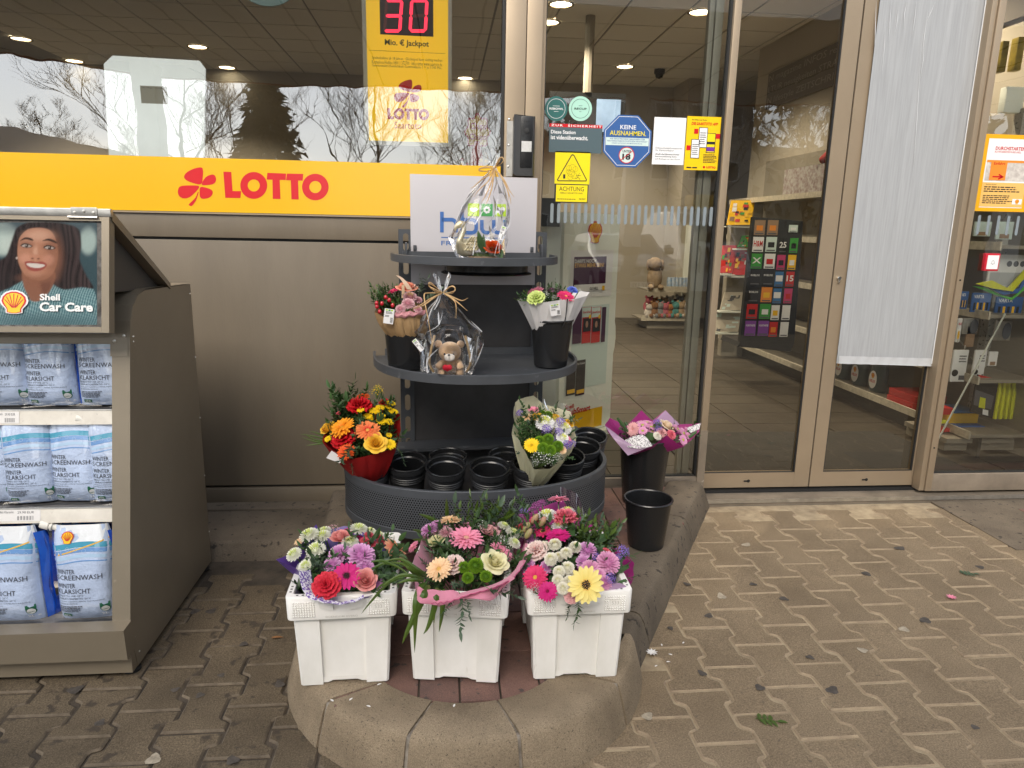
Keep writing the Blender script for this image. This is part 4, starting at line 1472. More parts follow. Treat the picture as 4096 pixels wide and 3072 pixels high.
FACE=[(150,270),(205,218),(290,205),(370,225),(412,290),(428,380),(420,470),(385,550),(320,590),(250,588),(185,555),(143,480),(129,400),(134,320)]
lay(FACE,(0.56,0.285,0.185),5)
lay((400,420,60,150),(0.36,0.165,0.105),40,.75)
lay((270,575,120,34),(0.36,0.165,0.105),22,.7)
lay((285,262,95,40),(0.76,0.49,0.37),30,.7)
lay((190,432,44,38),(0.74,0.40,0.29),22,.8)
lay((355,440,42,38),(0.70,0.37,0.27),22,.7)
lay((262,385,17,52),(0.74,0.46,0.34),12,.8)
lay((262,418,40,17),(0.62,0.31,0.21),10,.8)
lay((262,545,48,22),(0.66,0.37,0.26),16,.6)
lay((196,330,58,26),(0.34,0.16,0.11),14,.6)
lay((366,345,56,26),(0.30,0.14,0.10),14,.6)
for q in((240,431,9,5),(284,433,9,5)):
 lay(q,(0.16,0.06,0.045),5)
lay([(147,304),(185,276),(235,284),(244,302),(190,290)],(0.045,0.025,0.022),4)
lay([(313,302),(360,284),(410,303),(420,322),(360,301)],(0.045,0.025,0.022),4)
for cx,cy in((197,338),(366,352)):
 lay([(cx-46,cy-2),(cx-8,cy-20),(cx+44,cy+2),(cx,cy+15)],(0.03,0.02,0.02),4)
 lay([(cx-36,cy+1),(cx-6,cy-11),(cx+34,cy+3),(cx,cy+11)],(0.62,0.57,0.54),3)
 lay((cx,cy,13,13),(0.06,0.04,0.035),3)
 lay((cx-4,cy-4,4,4),(0.8,0.8,0.8),2)
lay([(182,460),(225,450),(265,458),(312,454),(347,478),(318,512),(262,526),(208,510)],(0.40,0.10,0.085),5)
lay([(198,467),(262,468),(332,479),(306,498),(258,501),(213,489)],(0.82,0.80,0.76),3)
lay((124,428,7,9),(0.7,0.65,0.6),3)
lay((300,905,460,60),(0.08,0.18,0.21),50,.8)
PT*=prs.uniform(.95,1.05,GX.shape)[...,None]
pm=MB()
ny_,nx_=GX.shape
pm.add([SP.w(*SP.uv(*zz(GX[j,i],GY[j,i])),1)for j in range(ny_)for i in range(nx_)],[(j*nx_+i,j*nx_+i+1,(j+1)*nx_+i+1,(j+1)*nx_+i)for j in range(ny_-1)for i in range(nx_-1)])
m_photo=mat('poster_photo',(0.5,0.5,0.5),0.14,coat=1.0)
_a=m_photo.node_tree.nodes.new('ShaderNodeAttribute')
_a.attribute_name='print'
m_photo.node_tree.links.new(_a.outputs['Color'],m_photo.node_tree.nodes['Principled BSDF'].inputs['Base Color'])
po_=pm.build('poster_print',[m_photo],head,smooth=False)
ca_=po_.data.color_attributes.new('print','FLOAT_COLOR','POINT')
ca_.data.foreach_set('color',np.concatenate([PT,np.ones(GX.shape+(1,))],-1).astype(np.float32).ravel())
ca,cb=SP.uv(*zz(113,757))
wd_=abs(SP.uv(*zz(210,757))[0]-SP.uv(*zz(16,757))[0])
hd_=abs(SP.uv(*zz(113,668))[1]-SP.uv(*zz(113,842))[1])
shell_mark(SP,ca,cb,wd_*0.93,hd_*0.92,m_p_red,m_p_yel,m_p_white,12)
for body,x0,y0,x1,y1,bo in(('Shell',302,694,450,743,0.03),('Car Care',300,757,692,824,0.035)):
 q0,q1=zz(x0,y0),zz(x1,y1)
 SP.ptext(body,q0[0],q0[1],q1[0],q1[1],m_p_white,layer=12,bold=bo,res=3)
SP.build(head)
gl=MB()
gl.add(*hbox(LW+.008,0.01,-0.01,HH-0.01,-0.0005,0.0))
gl.f,gl.mi=gl.f[1:2],gl.mi[1:2]
gl.build('poster_cover',[glass_mat('clear_cover',refl=1.6,tint=(0.95,0.95,0.95),rough=0.06)],head,smooth=False)
# screenwash pouches
m_film=glass_mat('clear_film',refl=2.2,tint=(0.93,0.95,0.97),rough=0.09,wave=0.004)
m_pouch=mat('pouch_print',(0.50,0.60,0.80),0.20,noise=0.22,nscale=9,coat=1.0,bump=0.010,bscale=13,spec=0.6)
m_pouchw=mat('pouch_white',(0.72,0.74,0.76),0.2,coat=0.9,bump=0.0045,bscale=16)
m_liq=mat('blue_liquid',(0.006,0.055,0.42),0.12,coat=1.0,noise=0.3,nscale=14,col2=(0.012,0.11,0.55),bump=0.003,bscale=20)
m_band1=mat('pouch_band_teal',(0.06,0.30,0.44),0.2,coat=0.8)
m_band2=mat('pouch_band_blue',(0.15,0.30,0.58),0.2,coat=0.8)
m_band3=mat('pouch_band_pale',(0.40,0.56,0.74),0.2,coat=0.8)
m_cap=mat('pouch_cap',(0.70,0.68,0.62),0.5)
m_pgreen=mat('print_green',(0.02,0.13,0.07),0.4)
m_pink=mat('print_dark',(0.06,0.065,0.08),0.4)
m_pgold=mat('print_gold',(0.70,0.42,0.05),0.4)
PW,PH=0.148,0.255
def pth(a,b):
 """half thickness of the pouch at (a, b)"""
 u,v=max(-1,min(1,a/(PW/2))),max(0,min(1,b/PH))
 return 0.047*max(0.0,1-u**4)**0.6*(1-0.75*v**2.2)*min(1,0.55+v*3.0)
def pwid(v):
 return 1.0-0.05*math.sin(v*3.1)+0.03*v-(0.16*max(0,v-0.8)/0.2)
class PouchSheet(Sheet):
 def w(self,a,b,layer=1):
  return Vector((a*pwid(b/PH),-pth(a,b)-0.0006*layer,b))
def pouch(style):
 t=thing('screenwash_pouch','x','pouch',(0,0,0))
 mb=MB()
 mb.grid(lambda u,v:((u-.5)*PW*pwid(v),-pth((u-.5)*PW,v*PH),v*PH),18,16,0)
 mb.grid(lambda u,v:((.5+0.16*math.sin(math.pi*min(1,u*1.0)))*PW*pwid(v)*(1 if u<1 else 1),-0.012+0.10*u*(1-0.6*v),v*PH*0.93),5,12,1)
 mb.grid(lambda u,v:(-(.5+0.12*math.sin(math.pi*min(1,u)))*PW*pwid(v),0.075*u*(1-0.6*v),v*PH*0.93),5,12,1)
 mb.grid(lambda u,v:((.5-u)*PW*pwid(v),0.075*(1-0.6*v)+0.02*math.sin(math.pi*u),v*PH*0.93),6,8,1)
 mb.build('pouch_body',[m_pouch,m_liq],t,angle=0)
 fl=MB()
 fl.grid(lambda u,v:((PW/2+0.016*u)*pwid(v),0.002+0.004*math.sin(v*14),v*PH),2,14)
 fl.grid(lambda u,v:(-(PW/2+0.014*u)*pwid(v),0.002+0.004*math.sin(v*11),v*PH),2,14)
 fl.grid(lambda u,v:((u-.5)*PW*0.98,-0.044+0.002*math.sin(u*20),0.014*v),10,1)
 fl.build('sealed_edge',[m_film],t)
 S=PouchSheet((0,0,0),(0,-1,0),(1,0,0))
 w2=PW/2
 def band(b0,b1,bend,m,layer):
  for k in range(12):
   a0_,a1_=-w2*.97+PW*.97*k/12,-w2*.97+PW*.97*(k+1)/12
   f=lambda a:bend*math.sin((a/PW+.5)*2.6)
   S.poly([(a0_,b0+f(a0_)),(a1_,b0+f(a1_)),(a1_,b1+f(a1_)),(a0_,b1+f(a0_))],m,layer,'printed_bands')
 if style:
  for k in range(8):
   a0_,a1_=-w2*.97+PW*.97*k/8,-w2*.97+PW*.97*(k+1)/8
   S.poly([(a0_,0.175+0.045*k/8),(a1_,0.175+0.045*(k+1)/8),(a1_,PH),(a0_,PH)],m_pouchw,1,'printed_bands')
   S.poly([(a0_,0.172+0.045*k/8),(a1_,0.172+0.045*(k+1)/8),(a1_,0.1755+0.045*(k+1)/8),(a0_,0.1755+0.045*k/8)],m_pgold,2,'printed_bands')
  shell_mark(S,-0.030,0.225,0.032,0.031,m_p_red,m_p_yel,None,3)
 band(0.186,0.200,0.014,m_band1,1.2)
 band(0.172,0.183,0.016,m_band2,1.2)
 band(0.158,0.166,0.016,m_band3,1.2)
 band(0.148,0.151,0.016,m_band2,1.2)
 for k in range(6):
  S.ring(-0.05+k*0.02,0.190+0.006*math.sin(k),0.005,0.005,0.0007,m_band3,2,'printed_bands',n=14)
 L0=-0.062
 for body,b_,h_,w_ in(('WINTER',0.132,0.012,0.048),('SCREENWASH',0.116,0.0132,0.114),('WINTER',0.0955,0.012,0.048),('KLARSICHT',0.0795,0.0132,0.085),('READY TO USE -20\u00b0C',0.0715,0.0052,0.066),('GEBRAUCHSFERTIG -20\u00b0C',0.0640,0.0052,0.084)):
  S.text(body,L0,b_,L0+w_,b_+h_,m_pink,2,bold=0.002,res=1)
 S.text('EXCELLENT CLEANING | WINTER FRESH FRAGRANCE',L0,0.057,L0+0.115,0.0605,m_pink,2,res=1)
 S.text('RE-FREEZE PROTECTION',L0,0.051,L0+0.05,0.0542,m_pink,2,res=1)
 S.lines(L0+.002,0.026,L0+0.062,0.047,5,m_pink,2,seed=2)
 S.rect(0.041,0.038,0.062,0.05,m_pgreen,2)
 S.ell(0.0515,0.033,0.0105,0.0105,m_pgreen,2)
 S.ell(0.0515,0.0325,0.0085,0.0085,m_p_white,3)
 S.text('DEKRA',0.0445,0.029,0.0585,0.032,m_pgreen,4,bold=0.02,res=1)
 S.text('2L e',0.040,0.0125,0.066,0.020,m_p_white,3,bold=0.015,res=1)
 S.rect(L0+.006,0.010,L0+.028,0.020,m_pgreen,2)
 S.text('65%',L0+.009,0.012,L0+.025,0.018,m_p_white,3,bold=0.02,res=1)
 S.build(t)
 cp=MB()
 ax=Vector((-0.94,0,0.34))
 base=Vector((-0.055,0.0,0.243))
 cp.lathe([(0.0,0),(0.0085,0),(0.0085,0.016),(0.0125,0.016),(0.0125,0.019),(0.0095,0.02),(0.0095,0.024),(0.0125,0.0245),(0.0125,0.042),(0.0115,0.044),(0,0.044)],base,18,axis=ax)
 cp.build('spout_cap',[m_cap],t)
 hd=MB()
 hp_=[(-0.03,0.25),(-0.01,0.285),(0.04,0.30),(0.078,0.305),(0.083,0.24)]
 hd.add([(x,0.003,z)for x,z in hp_]+[(-0.005,0.003,0.252),(0.02,0.003,0.266),(0.058,0.003,0.27),(0.062,0.003,0.25)],[(0,5,6,1),(1,6,2),(2,6,7,3),(3,7,8,4)])
 hd.tube([(0.0,-0.004,0.262),(0.008,-0.006,0.270),(0.016,-0.006,0.264),(0.05,-0.006,0.252),(0.058,-0.006,0.257),(0.056,-0.004,0.264)],0.0022,6)
 hd.build('handle',[m_film],t)
 return t
def move(o,loc,rz=0.0,s=1.0):
 o.location=loc
 o.scale=(s,s,s)
 o.rotation_euler=(0,0,rz)
 M_=Matrix.Translation(Vector(loc))@Matrix.Rotation(rz,4,'Z')@Matrix.Scale(s,4)
 WM[o.name]=M_
 for c in o.children:
  WM[c.name]=M_
GRP='screenwash pouches in the cabinet'
spots=[(8,0,0.085,0.10,'screenwash pouch on the upper cabinet shelf cut by the left picture edge',0),(106,0,0.080,0.05,'screenwash pouch in the middle of the upper cabinet shelf',0),(222,0,0.085,0.12,'screenwash pouch at the right end of the upper cabinet shelf',0),(-10,1,0.085,-0.05,'screenwash pouch on the middle cabinet shelf cut by the left picture edge',0),(62,1,0.070,0.16,'crumpled screenwash pouch left of centre on the middle cabinet shelf',0),(164,1,0.080,-0.02,'screenwash pouch with strong glare, second from right on the middle shelf',0),(249,1,0.075,0.18,'screenwash pouch at the right end of the middle cabinet shelf',0),(28,2,0.070,-0.02,'large screenwash pouch with clear handle on the bottom shelf at left',1),(186,2,0.072,0.04,'screenwash pouch with white screw cap standing frontmost on the bottom shelf at right',1),(100,2,0.30,0.1,'screenwash pouch in shade behind the bottom row, between the two front ones',1),(216,2,0.28,0.15,'screenwash pouch behind the capped one on the bottom shelf',1),(55,0,0.30,0.1,'screenwash pouch in the second row of the upper shelf at left',0),(165,0,0.30,0.0,'screenwash pouch in the second row of the upper shelf at right',0),(115,1,0.30,0.1,'screenwash pouch in the second row of the middle shelf at left',0),(205,1,0.30,0.0,'screenwash pouch in the second row of the middle shelf at right',0)]
protos={}
for px,si,dep,rz,lab,st in spots:
 z=ZS[si]
 yy=FP(0,z+0.05).y+dep
 p=A(px,880 if si==0 else 1090 if si==1 else 1350,y=yy-0.045)
 loc=(p.x,yy,z+0.001 if si<2 else z+0.0005)
 if st not in protos:
  protos[st]=pouch(st)
  protos[st]['label']=lab
  protos[st]['group']=GRP
  move(protos[st],loc,rz)
  c=protos[st]
 else:
  c=copy_thing(protos[st],lab,loc,rz)
 move(c,loc,rz,(1.06+0.02*math.sin(px),1.2)[st]if dep<.2 else 1.0)
 if p.x>XC-0.21:
  for ch in list(c.children):
   me=ch.data.copy()
   bm=bmesh.new()
   bm.from_mesh(me)
   co=WM[c.name].inverted()@Vector((XC-0.0185,yy,z))
   no=WM[c.name].inverted().to_3x3()@Vector((1,0,0))
   bmesh.ops.bisect_plane(bm,geom=bm.verts[:]+bm.edges[:]+bm.faces[:],plane_co=co,plane_no=no,clear_outer=True)
   bm.to_mesh(me)
   bm.free()
   ch.data=me
   if not len(me.polygons):
    bpy.data.objects.remove(ch)
    # FLOWER RACK
m_rack=mat('rack_paint',(0.064,0.069,0.077),0.42,metal=0.1,noise=0.25,nscale=5,rnoise=0.12,spots=0.20,spotcol=(0.12,0.125,0.135),spotscale=16,bump=0.0002,bscale=250)
m_rackd=mat('rack_panel_dark',(0.030,0.028,0.028),0.5,noise=0.4,nscale=9,rnoise=0.15,col2=(0.045,0.043,0.044))
m_board=mat('white_board',(0.46,0.44,0.455),0.5,noise=0.05,nscale=3)
m_hb=mat('print_blue',(0.045,0.13,0.36),0.5)
m_lime=mat('print_lime',(0.42,0.62,0.03),0.5)
m_grn=mat('print_leaf_green',(0.06,0.33,0.09),0.5)
def perf_mat():
 """painted sheet with rows of punched holes"""
 m=mat('perforated_sheet',(0.062,0.066,0.073),0.42)
 N,L=m.node_tree.nodes,m.node_tree.links
 b=N['Principled BSDF']
 uv=N.new('ShaderNodeUVMap')
 sp=N.new('ShaderNodeSeparateXYZ')
 L.new(uv.outputs[0],sp.inputs[0])
 def math_(op,a,bb=None):
  q=N.new('ShaderNodeMath')
  q.operation=op
  for i,s in enumerate((a,bb)):
   if s is None:
    continue
   if hasattr(s,'links'):
    L.new(s,q.inputs[i])
   else:
    q.inputs[i].default_value=s
  return q.outputs[0]
 pitch=0.0098
 vy=math_('DIVIDE',sp.outputs[1],pitch*0.866)
 row=math_('FLOOR',vy)
 off=math_('MULTIPLY',math_('MODULO',row,2.0),0.5)
 ux=math_('ADD',math_('DIVIDE',sp.outputs[0],pitch),off)
 fx=math_('SUBTRACT',math_('FRACT',ux),0.5)
 fy=math_('MULTIPLY',math_('SUBTRACT',math_('FRACT',vy),0.5),0.866)
 d=math_('SQRT',math_('ADD',math_('MULTIPLY',fx,fx),math_('MULTIPLY',fy,fy)))
 hole=math_('LESS_THAN',d,0.29)
 mx=N.new('ShaderNodeMix')
 mx.data_type='RGBA'
 L.new(hole,mx.inputs[0])
 mx.inputs[6].default_value=(0.062,0.066,0.073,1)
 mx.inputs[7].default_value=(0.004,0.004,0.004,1)
 L.new(mx.outputs[2],b.inputs['Base Color'])
 L.new(math_('ADD',0.42,math_('MULTIPLY',hole,0.5)),b.inputs['Roughness'])
 L.new(math_('SUBTRACT',0.5,math_('MULTIPLY',hole,0.5)),b.inputs['Specular IOR Level'])
 return m
m_perf=perf_mat()
RO,RZ=Vector((0.108,-0.30,ZI)),R(5.5)
rack=thing('flower_rack','dark grey tiered flower rack with two rounded shelves and a perforated tray','flower rack',tuple(RO),RZ)
RM=Matrix.Translation((RO.x,RO.y,0))@Matrix.Rotation(RZ,4,'Z')
def rk(mb):
 mb.v=[tuple(RM@Vector(q))for q in mb.v]
 return mb
def RW(x,y,z):
 return RM@Vector((x,y,z))
for sx in(-1,1):
 xc=0.022+sx*0.291
 pst=MB()
 z0,z1,pitch=0.19,1.385,0.0995
 n=int((z1-z0)/pitch)
 pitch=(z1-z0)/n
 for k in range(n):
  a,c=z0+k*pitch,z0+(k+1)*pitch
  ctr=(a+c)/2
  out,inn=[],[]
  for j in range(24):
   t=2*math.pi*j/24
   ix=0.0115*math.cos(t)
   iz=0.0115*math.sin(t)+(0.024 if math.sin(t)>0 else-0.024)
   cs,sn=math.cos(t),math.sin(t)
   s=min(0.030/max(1e-6,abs(cs)),(pitch/2)/max(1e-6,abs(sn)))
   out.append((xc+cs*s,-0.002,ctr+sn*s))
   inn.append((xc+ix,-0.002,ctr+iz))
  inb=[(x,0.0015,z)for x,y,z in inn]
  pst.add(out+inn+inb,[(j,(j+1)%24,24+(j+1)%24,24+j)for j in range(24)]+[(24+j,24+(j+1)%24,48+(j+1)%24,48+j)for j in range(24)])
 pst.box((xc-0.030,-0.0018,z0),(xc-0.0275,0.03,z1))
 pst.box((xc+0.0275,-0.0018,z0),(xc+0.030,0.03,z1))
 pst.box((xc-0.0300,-0.002,z1+.0002),(xc+0.0300,0.03,z1+0.003))
 rk(pst).build('post',[m_rack],rack,smooth=False)
 rk(MB().box((xc-sx*0.045,-0.012,1.300),(xc-sx*0.031,0.0,1.323),bev=0.002)).build('board_clip',[m_rack],rack)
 hk=MB()
 hk.box((xc-0.004,-0.052,1.265),(xc+0.004,-0.0025,1.335),bev=0.002)
 hk.box((xc-0.004,-0.0025,1.315),(xc+0.004,0.012,1.335))
 rk(hk).build('shelf_hook',[m_rack],rack)
rk(MB().box((-0.245,0.006,0.455),(0.290,0.02,1.157))).build('back_panel',[m_rackd],rack,smooth=False)
rk(MB().box((-0.270,-0.004,0.435),(0.315,0.03,0.458))).build('cross_bar',[m_rack],rack,smooth=False)
def d_shape(rx,ry,yc,yb,n=36,p=2.25,xc=0.0):
 """outline from the left back corner round the front to the right back corner"""
 pts=[(xc-rx,yb)]
 for k in range(n+1):
  t=math.pi*k/n
  c,s=math.cos(t),math.sin(t)
  pts.append((xc-rx*math.copysign(abs(c)**(2/p),c),yc-ry*abs(s)**(2/p)))
 pts.append((xc+rx,yb))
 return pts
def shelf(rx,ry,yc,yb,z_plate,z0,z1,xc):
 o=d_shape(rx,ry,yc,yb,xc=xc)
 i=d_shape(rx-0.012,ry-0.012,yc,yb,xc=xc)
 pl=MB().prism([(x,y,z_plate-0.003)for x,y in i],(0,0,0.003))
 so=rk(pl).build('shelf',[m_rack],rack,smooth=False)
 rim=MB()
 n=len(o)
 vs_=[(x,y,z)for z,L_ in((z0,o),(z1-.002,o),(z1,i),(z1,i),(z_plate-.002,i))for x,y in L_]
 vs_=[(x,y,z0)for x,y in o]+[(x,y,z1-.0015)for x,y in o]+[(x*1,y,z1)for x,y in d_shape(rx-.0015,ry-.0015,yc,yb,xc=xc)]+[(x,y,z1)for x,y in d_shape(rx-.0105,ry-.0105,yc,yb,xc=xc)]+[(x,y,z0)for x,y in i]
 fs_=[]
 for r_ in range(4):
  for k in range(n-1):
   fs_.append((r_*n+k,r_*n+k+1,(r_+1)*n+k+1,(r_+1)*n+k))
 for k in range(n-1):
  fs_.append((4*n+k,4*n+k+1,k+1,k))
 for e in(0,n-1):
  fs_.append(tuple(r_*n+e for r_ in range(5)))
 rim.add(vs_,fs_)
 rk(rim).build('shelf_rim',[m_rack],so)
 rk(MB().box((xc-rx+.05,yb-.004,z_plate),(xc+rx-.05,yb+.004,z_plate+0.030))).build('back_lip',[m_rack],so,smooth=False)
 return so
shelf(0.346,0.41,-0.055,-0.03,1.268,1.262,1.292,0.012)
shelf(0.426,0.475,-0.115,-0.03,0.856,0.842,0.876,0.012)
TXC=-0.010
TRX,TRY,TYC=0.522,0.40,-0.375
tz0,tz1=0.318,0.502
o=d_shape(TRX,TRY,TYC,0.0,n=64,p=2.15,xc=TXC)
per,acc=[0.0],0.0
for k in range(1,len(o)):
 acc+=math.hypot(o[k][0]-o[k-1][0],o[k][1]-o[k-1][1])
 per.append(acc)
def band_mesh(pts,z0,z1,name,m,uvs=None):
 mb=MB()
 n=len(pts)
 mb.add([(*RW(x,y,z0),)for x,y in pts]+[(*RW(x,y,z1),)for x,y in pts],[(k,k+1,n+k+1,n+k)for k in range(n-1)])
 ob=mb.build(name,[m],rack)
 if uvs:
  ul=ob.data.uv_layers.new(name='UVMap')
  for lp in ob.data.loops:
   vi=lp.vertex_index
   ul.data[lp.index].uv=(uvs[vi%n],z0 if vi<n else z1)
 return ob
band_mesh(o,tz0+0.03,tz1-0.03,'perforated_front',m_perf,per)
ins=d_shape(TRX-0.004,TRY-.004,TYC,0.0,n=64,p=2.15,xc=TXC)
band_mesh(ins,tz0+.03,tz1-.03,'tray_lining',m_rackd)
def rim(z0,z1,name,out=0.0025,inn=0.012):
 oo=d_shape(TRX+out,TRY+out,TYC,0.0,n=64,p=2.15,xc=TXC)
 ii=d_shape(TRX-inn,TRY-inn,TYC,0.0,n=64,p=2.15,xc=TXC)
 n=len(oo)
 vs_=[RW(x,y,z0)for x,y in oo]+[RW(x,y,z1-.002)for x,y in oo]+[RW(x,y,z1)for x,y in d_shape(TRX+out-.002,TRY+out-.002,TYC,0.0,n=64,p=2.15,xc=TXC)]+[RW(x,y,z1)for x,y in ii]+[RW(x,y,z0)for x,y in ii]
 fs_=[(r_*n+k,r_*n+k+1,(r_+1)*n+k+1,(r_+1)*n+k)for r_ in range(4)for k in range(n-1)]+[(4*n+k,4*n+k+1,k+1,k)for k in range(n-1)]
 MB().add(vs_,fs_).build(name,[m_rack],rack)
rim(tz1-0.030,tz1,'tray_rim')
rim(tz0,tz0+0.030,'tray_base_rim')
fl=MB().prism([RW(x,y,tz0+.014)for x,y in ins],(0,0,0.004)).build('tray_floor',[m_rackd],rack,smooth=False)
rk(MB().box((TXC-TRX,-0.003,tz0),(TXC+TRX,0.003,0.455))).build('tray_back',[m_rack],rack,smooth=False)
rk(MB().box((TXC-TRX+.03,-0.11,tz1-.06),(TXC+TRX-.03,-0.0032,tz1-.045))).build('back_ledge',[m_rack],rack,smooth=False)
for x,y in((-0.49,-0.10),(0.50,-0.10),(-0.33,-0.60),(0.0,-0.72),(0.37,-0.60)):
 if y<-0.3:
  rk(MB().tube([(TXC+x,y,ZI),(TXC+x,y,tz0+.01)],0.016,12)).build('leg',[m_rackd],rack)
 elif x<0:
  rk(MB().box((TXC+x-.02,y-.02,ZI),(TXC+x+.02,y+.02,tz0+.01))).build('leg',[m_rackd],rack,smooth=False)
m_cast=mat('caster_grey',(0.35,0.35,0.36),0.4,noise=0.2)
wc=A(1297,1073,z=0.185)
wc=Vector((wc.x,wc.y,0.13+0.046))
cs=MB()
ax=Vector((0.9,-0.35,0)).normalized()
cs.lathe([(0.0,-0.012),(0.034,-0.012),(0.045,-0.009),(0.046,0.0),(0.045,0.009),(0.034,0.012),(0,0.012)],wc,26,axis=ax)
co=cs.build('caster_wheel',[m_cast],rack)
MB().lathe([(0.0,0.0135),(0.026,0.0135),(0.028,0.0125)],wc,20,axis=ax).build('wheel_cap',[m_rivet],co)
MB().box((wc.x-.06,wc.y-.01,wc.z-.01),(wc.x-.014,wc.y+.02,tz0+.02)).build('caster_fork',[m_rackd],rack)
bd=MB().box((-0.2485,-0.006,1.158),(0.2925,0.004,1.612),bev=0.001)
bo=rk(bd).build('sign_board',[m_board],rack)
bn=RM.to_3x3()@Vector((0,-1,0))
SB=Sheet(RW(-0.2485,-0.0062,1.158),bn,RM.to_3x3()@Vector((1,0,0)),eps=0.0006)
bz=lambda x,y:((1500+x*.36166)/K4,(850+y*.36166)/K4)
zq=lambda x,y:((1760+x*.30142)/K4,(580+y*.30142)/K4)
def bl(pts,wd,closed=False,f=zq,m=m_hb):
 SB.outline([SB.uv(*f(*q))for q in pts],wd,m,2,'emblem',closed)
def arcp(cx,cy,r_,a0,a1,n=8):
 return[(cx+r_*math.cos(R(a0+(a1-a0)*k/n)),cy-r_*math.sin(R(a0+(a1-a0)*k/n)))for k in range(n+1)]
ST=0.0155
bl([(25,885),(25,1160)],ST)
bl([(25,990),(150,990)]+arcp(150,1050,60,90,0)+[(212,1160)],ST)
bl([(290,890),(290,1105)]+arcp(350,1105,58,180,270)+[(420,1165)]+arcp(420,1105,60,270,360)+[(480,1050)]+arcp(420,1050,60,0,90)+[(300,990)],ST)
bl([(555,995),(555,1105)]+arcp(615,1105,58,180,270)+[(650,1165)]+arcp(655,1105,58,270,360)+[(712,995)],ST)
bl([(712,1105)]+arcp(770,1105,58,180,270)+[(800,1165)]+arcp(805,1105,55,270,360)+[(860,995)],ST)
bl([(15,1225),(870,1238)],0.004)
q0,q1=bz(732,318),bz(1445,368)
SB.ptext('FRESH TO GO',q0[0],q0[1],q1[0],q1[1],m_hb,layer=2,bold=0.005)
for(x0,y0,x1,y1),m in(((368,775,520,945),m_lime),((548,780,698,945),m_grn),((725,783,875,948),m_lime)):
 p0,p1=zq(x0,y0),zq(x1,y1)
 SB.prect(p0[0],p0[1],p1[0],p1[1],m,2,'emblem')
m_bw=mat('print_white',(0.75,0.75,0.74),0.5)
hp=[]
for k in range(30):
 t=2*math.pi*k/30
 hp.append((800+62*math.sin(t)**3,868-3.9*(13*math.cos(t)-5*math.cos(2*t)-2*math.cos(3*t)-math.cos(4*t))))
SB.poly([SB.uv(*zq(*q))for q in hp],m_bw,3,'emblem')
for k in range(7):
 t=2*math.pi*k/7
 c=SB.uv(*zq(622+32*math.cos(t),862-32*math.sin(t)))
 SB.ell(c[0],c[1],0.0055,0.0055,m_bw,3,'emblem',12)
SB.poly([SB.uv(*zq(*q))for q in smooth_loop([(390,850),(425,830),(445,838),(465,828),(508,850),(470,885),(425,885)],3)],m_bw,3,'emblem')
SB.build(bo)
m_blackp=mat('black_plastic',(0.011,0.0115,0.0125),0.26,spec=0.5)
m_blackm=mat('black_plastic_matt',(0.020,0.0205,0.022),0.42)
bc=RW(0.045,-0.20,0)
bw=MB().lathe([(0.0,1.225),(0.168,1.225),(0.170,1.2595),(0.165,1.2595)],(bc.x,bc.y,0),48)
bw.lathe([(0.168,1.2260),(0.182,1.219),(0.184,1.223),(0.169,1.230)],(bc.x,bc.y,0),48)
bw.solo('black_bowl',[m_blackp],'shallow black plastic bowl fixed upside down under the top shelf','bowl')
# buckets
def bucket(name,label,cat,base,h,r0,r1,group=None,ribs=0,mats=None,lip=0.006,tilt=None):
 t=thing(name,label,cat,tuple(base),0,group)
 b=Vector(base)
 m=mats or m_blackp
 pr=[(0.0,0.002),(r0-0.004,0.002),(r0,0.004),(r0+(r1-r0)*0.10,h*0.10),(r0+(r1-r0)*0.104,h*0.104),(r0+(r1-r0)*0.115,h*0.115)]
 for k in range(ribs):
  z=h*(0.62+0.05*k)
  rr=r0+(r1-r0)*z/h
  pr+=[(rr,z),(rr+0.0022,z+0.002),(rr+0.0022,z+0.006),(rr,z+0.008)]
 if ribs:
  rr=r0+(r1-r0)*0.85
  pr+=[(rr,h*0.84),(rr+0.004,h*0.86)]
  pr+=[(r1+0.003,h-0.003)]
 else:
  pr+=[(r1,h-lip*1.6)]
 MB().lathe(pr,b,40,angle if False else 0).build('bucket_wall',[m],t)
 MB().lathe([(r1-.001,h-lip*1.6),(r1+lip*.8,h-lip*1.3),(r1+lip,h-lip*.6),(r1+lip*.6,h),(r1-.002,h-.0005),(r1-0.004,h-.004)],b,44).build('rim',[m_blackp],t)
 inn=[(r1-0.0035,h-0.003)]
 if ribs:
  inn+=[(r1-0.005,h-0.022),(r1-0.009,h-0.026),(r1-0.010,h-0.04)]
 inn+=[(r0-0.003,0.006),(0,0.005)]
 MB().lathe(inn,b,40).build('inside',[m_blackp],t)
 return t
pots=[(800,1003,'black ribbed pot under the red and orange bouquet at the left of the tray'),(879,1000,'empty black pot with a split rim, first right of the red bouquet'),(963,1010,'empty black pot left of the middle of the tray front row'),(1058,1012,'empty black pot right of the middle of the tray front row'),(1150,1004,'black pot holding the bouquet wrapped in pale yellow paper'),(1222,988,'empty black pot right behind the yellow wrapped bouquet'),(1258,966,'empty black pot second from the right end of the tray'),(1274,944,'empty black pot at the right rear end of the tray'),(968,987,'black pot in the rear row behind the middle front pots'),(1096,984,'black pot in the rear row left of the yellow wrapped bouquet')]
pot_pos=[]
pproto=None
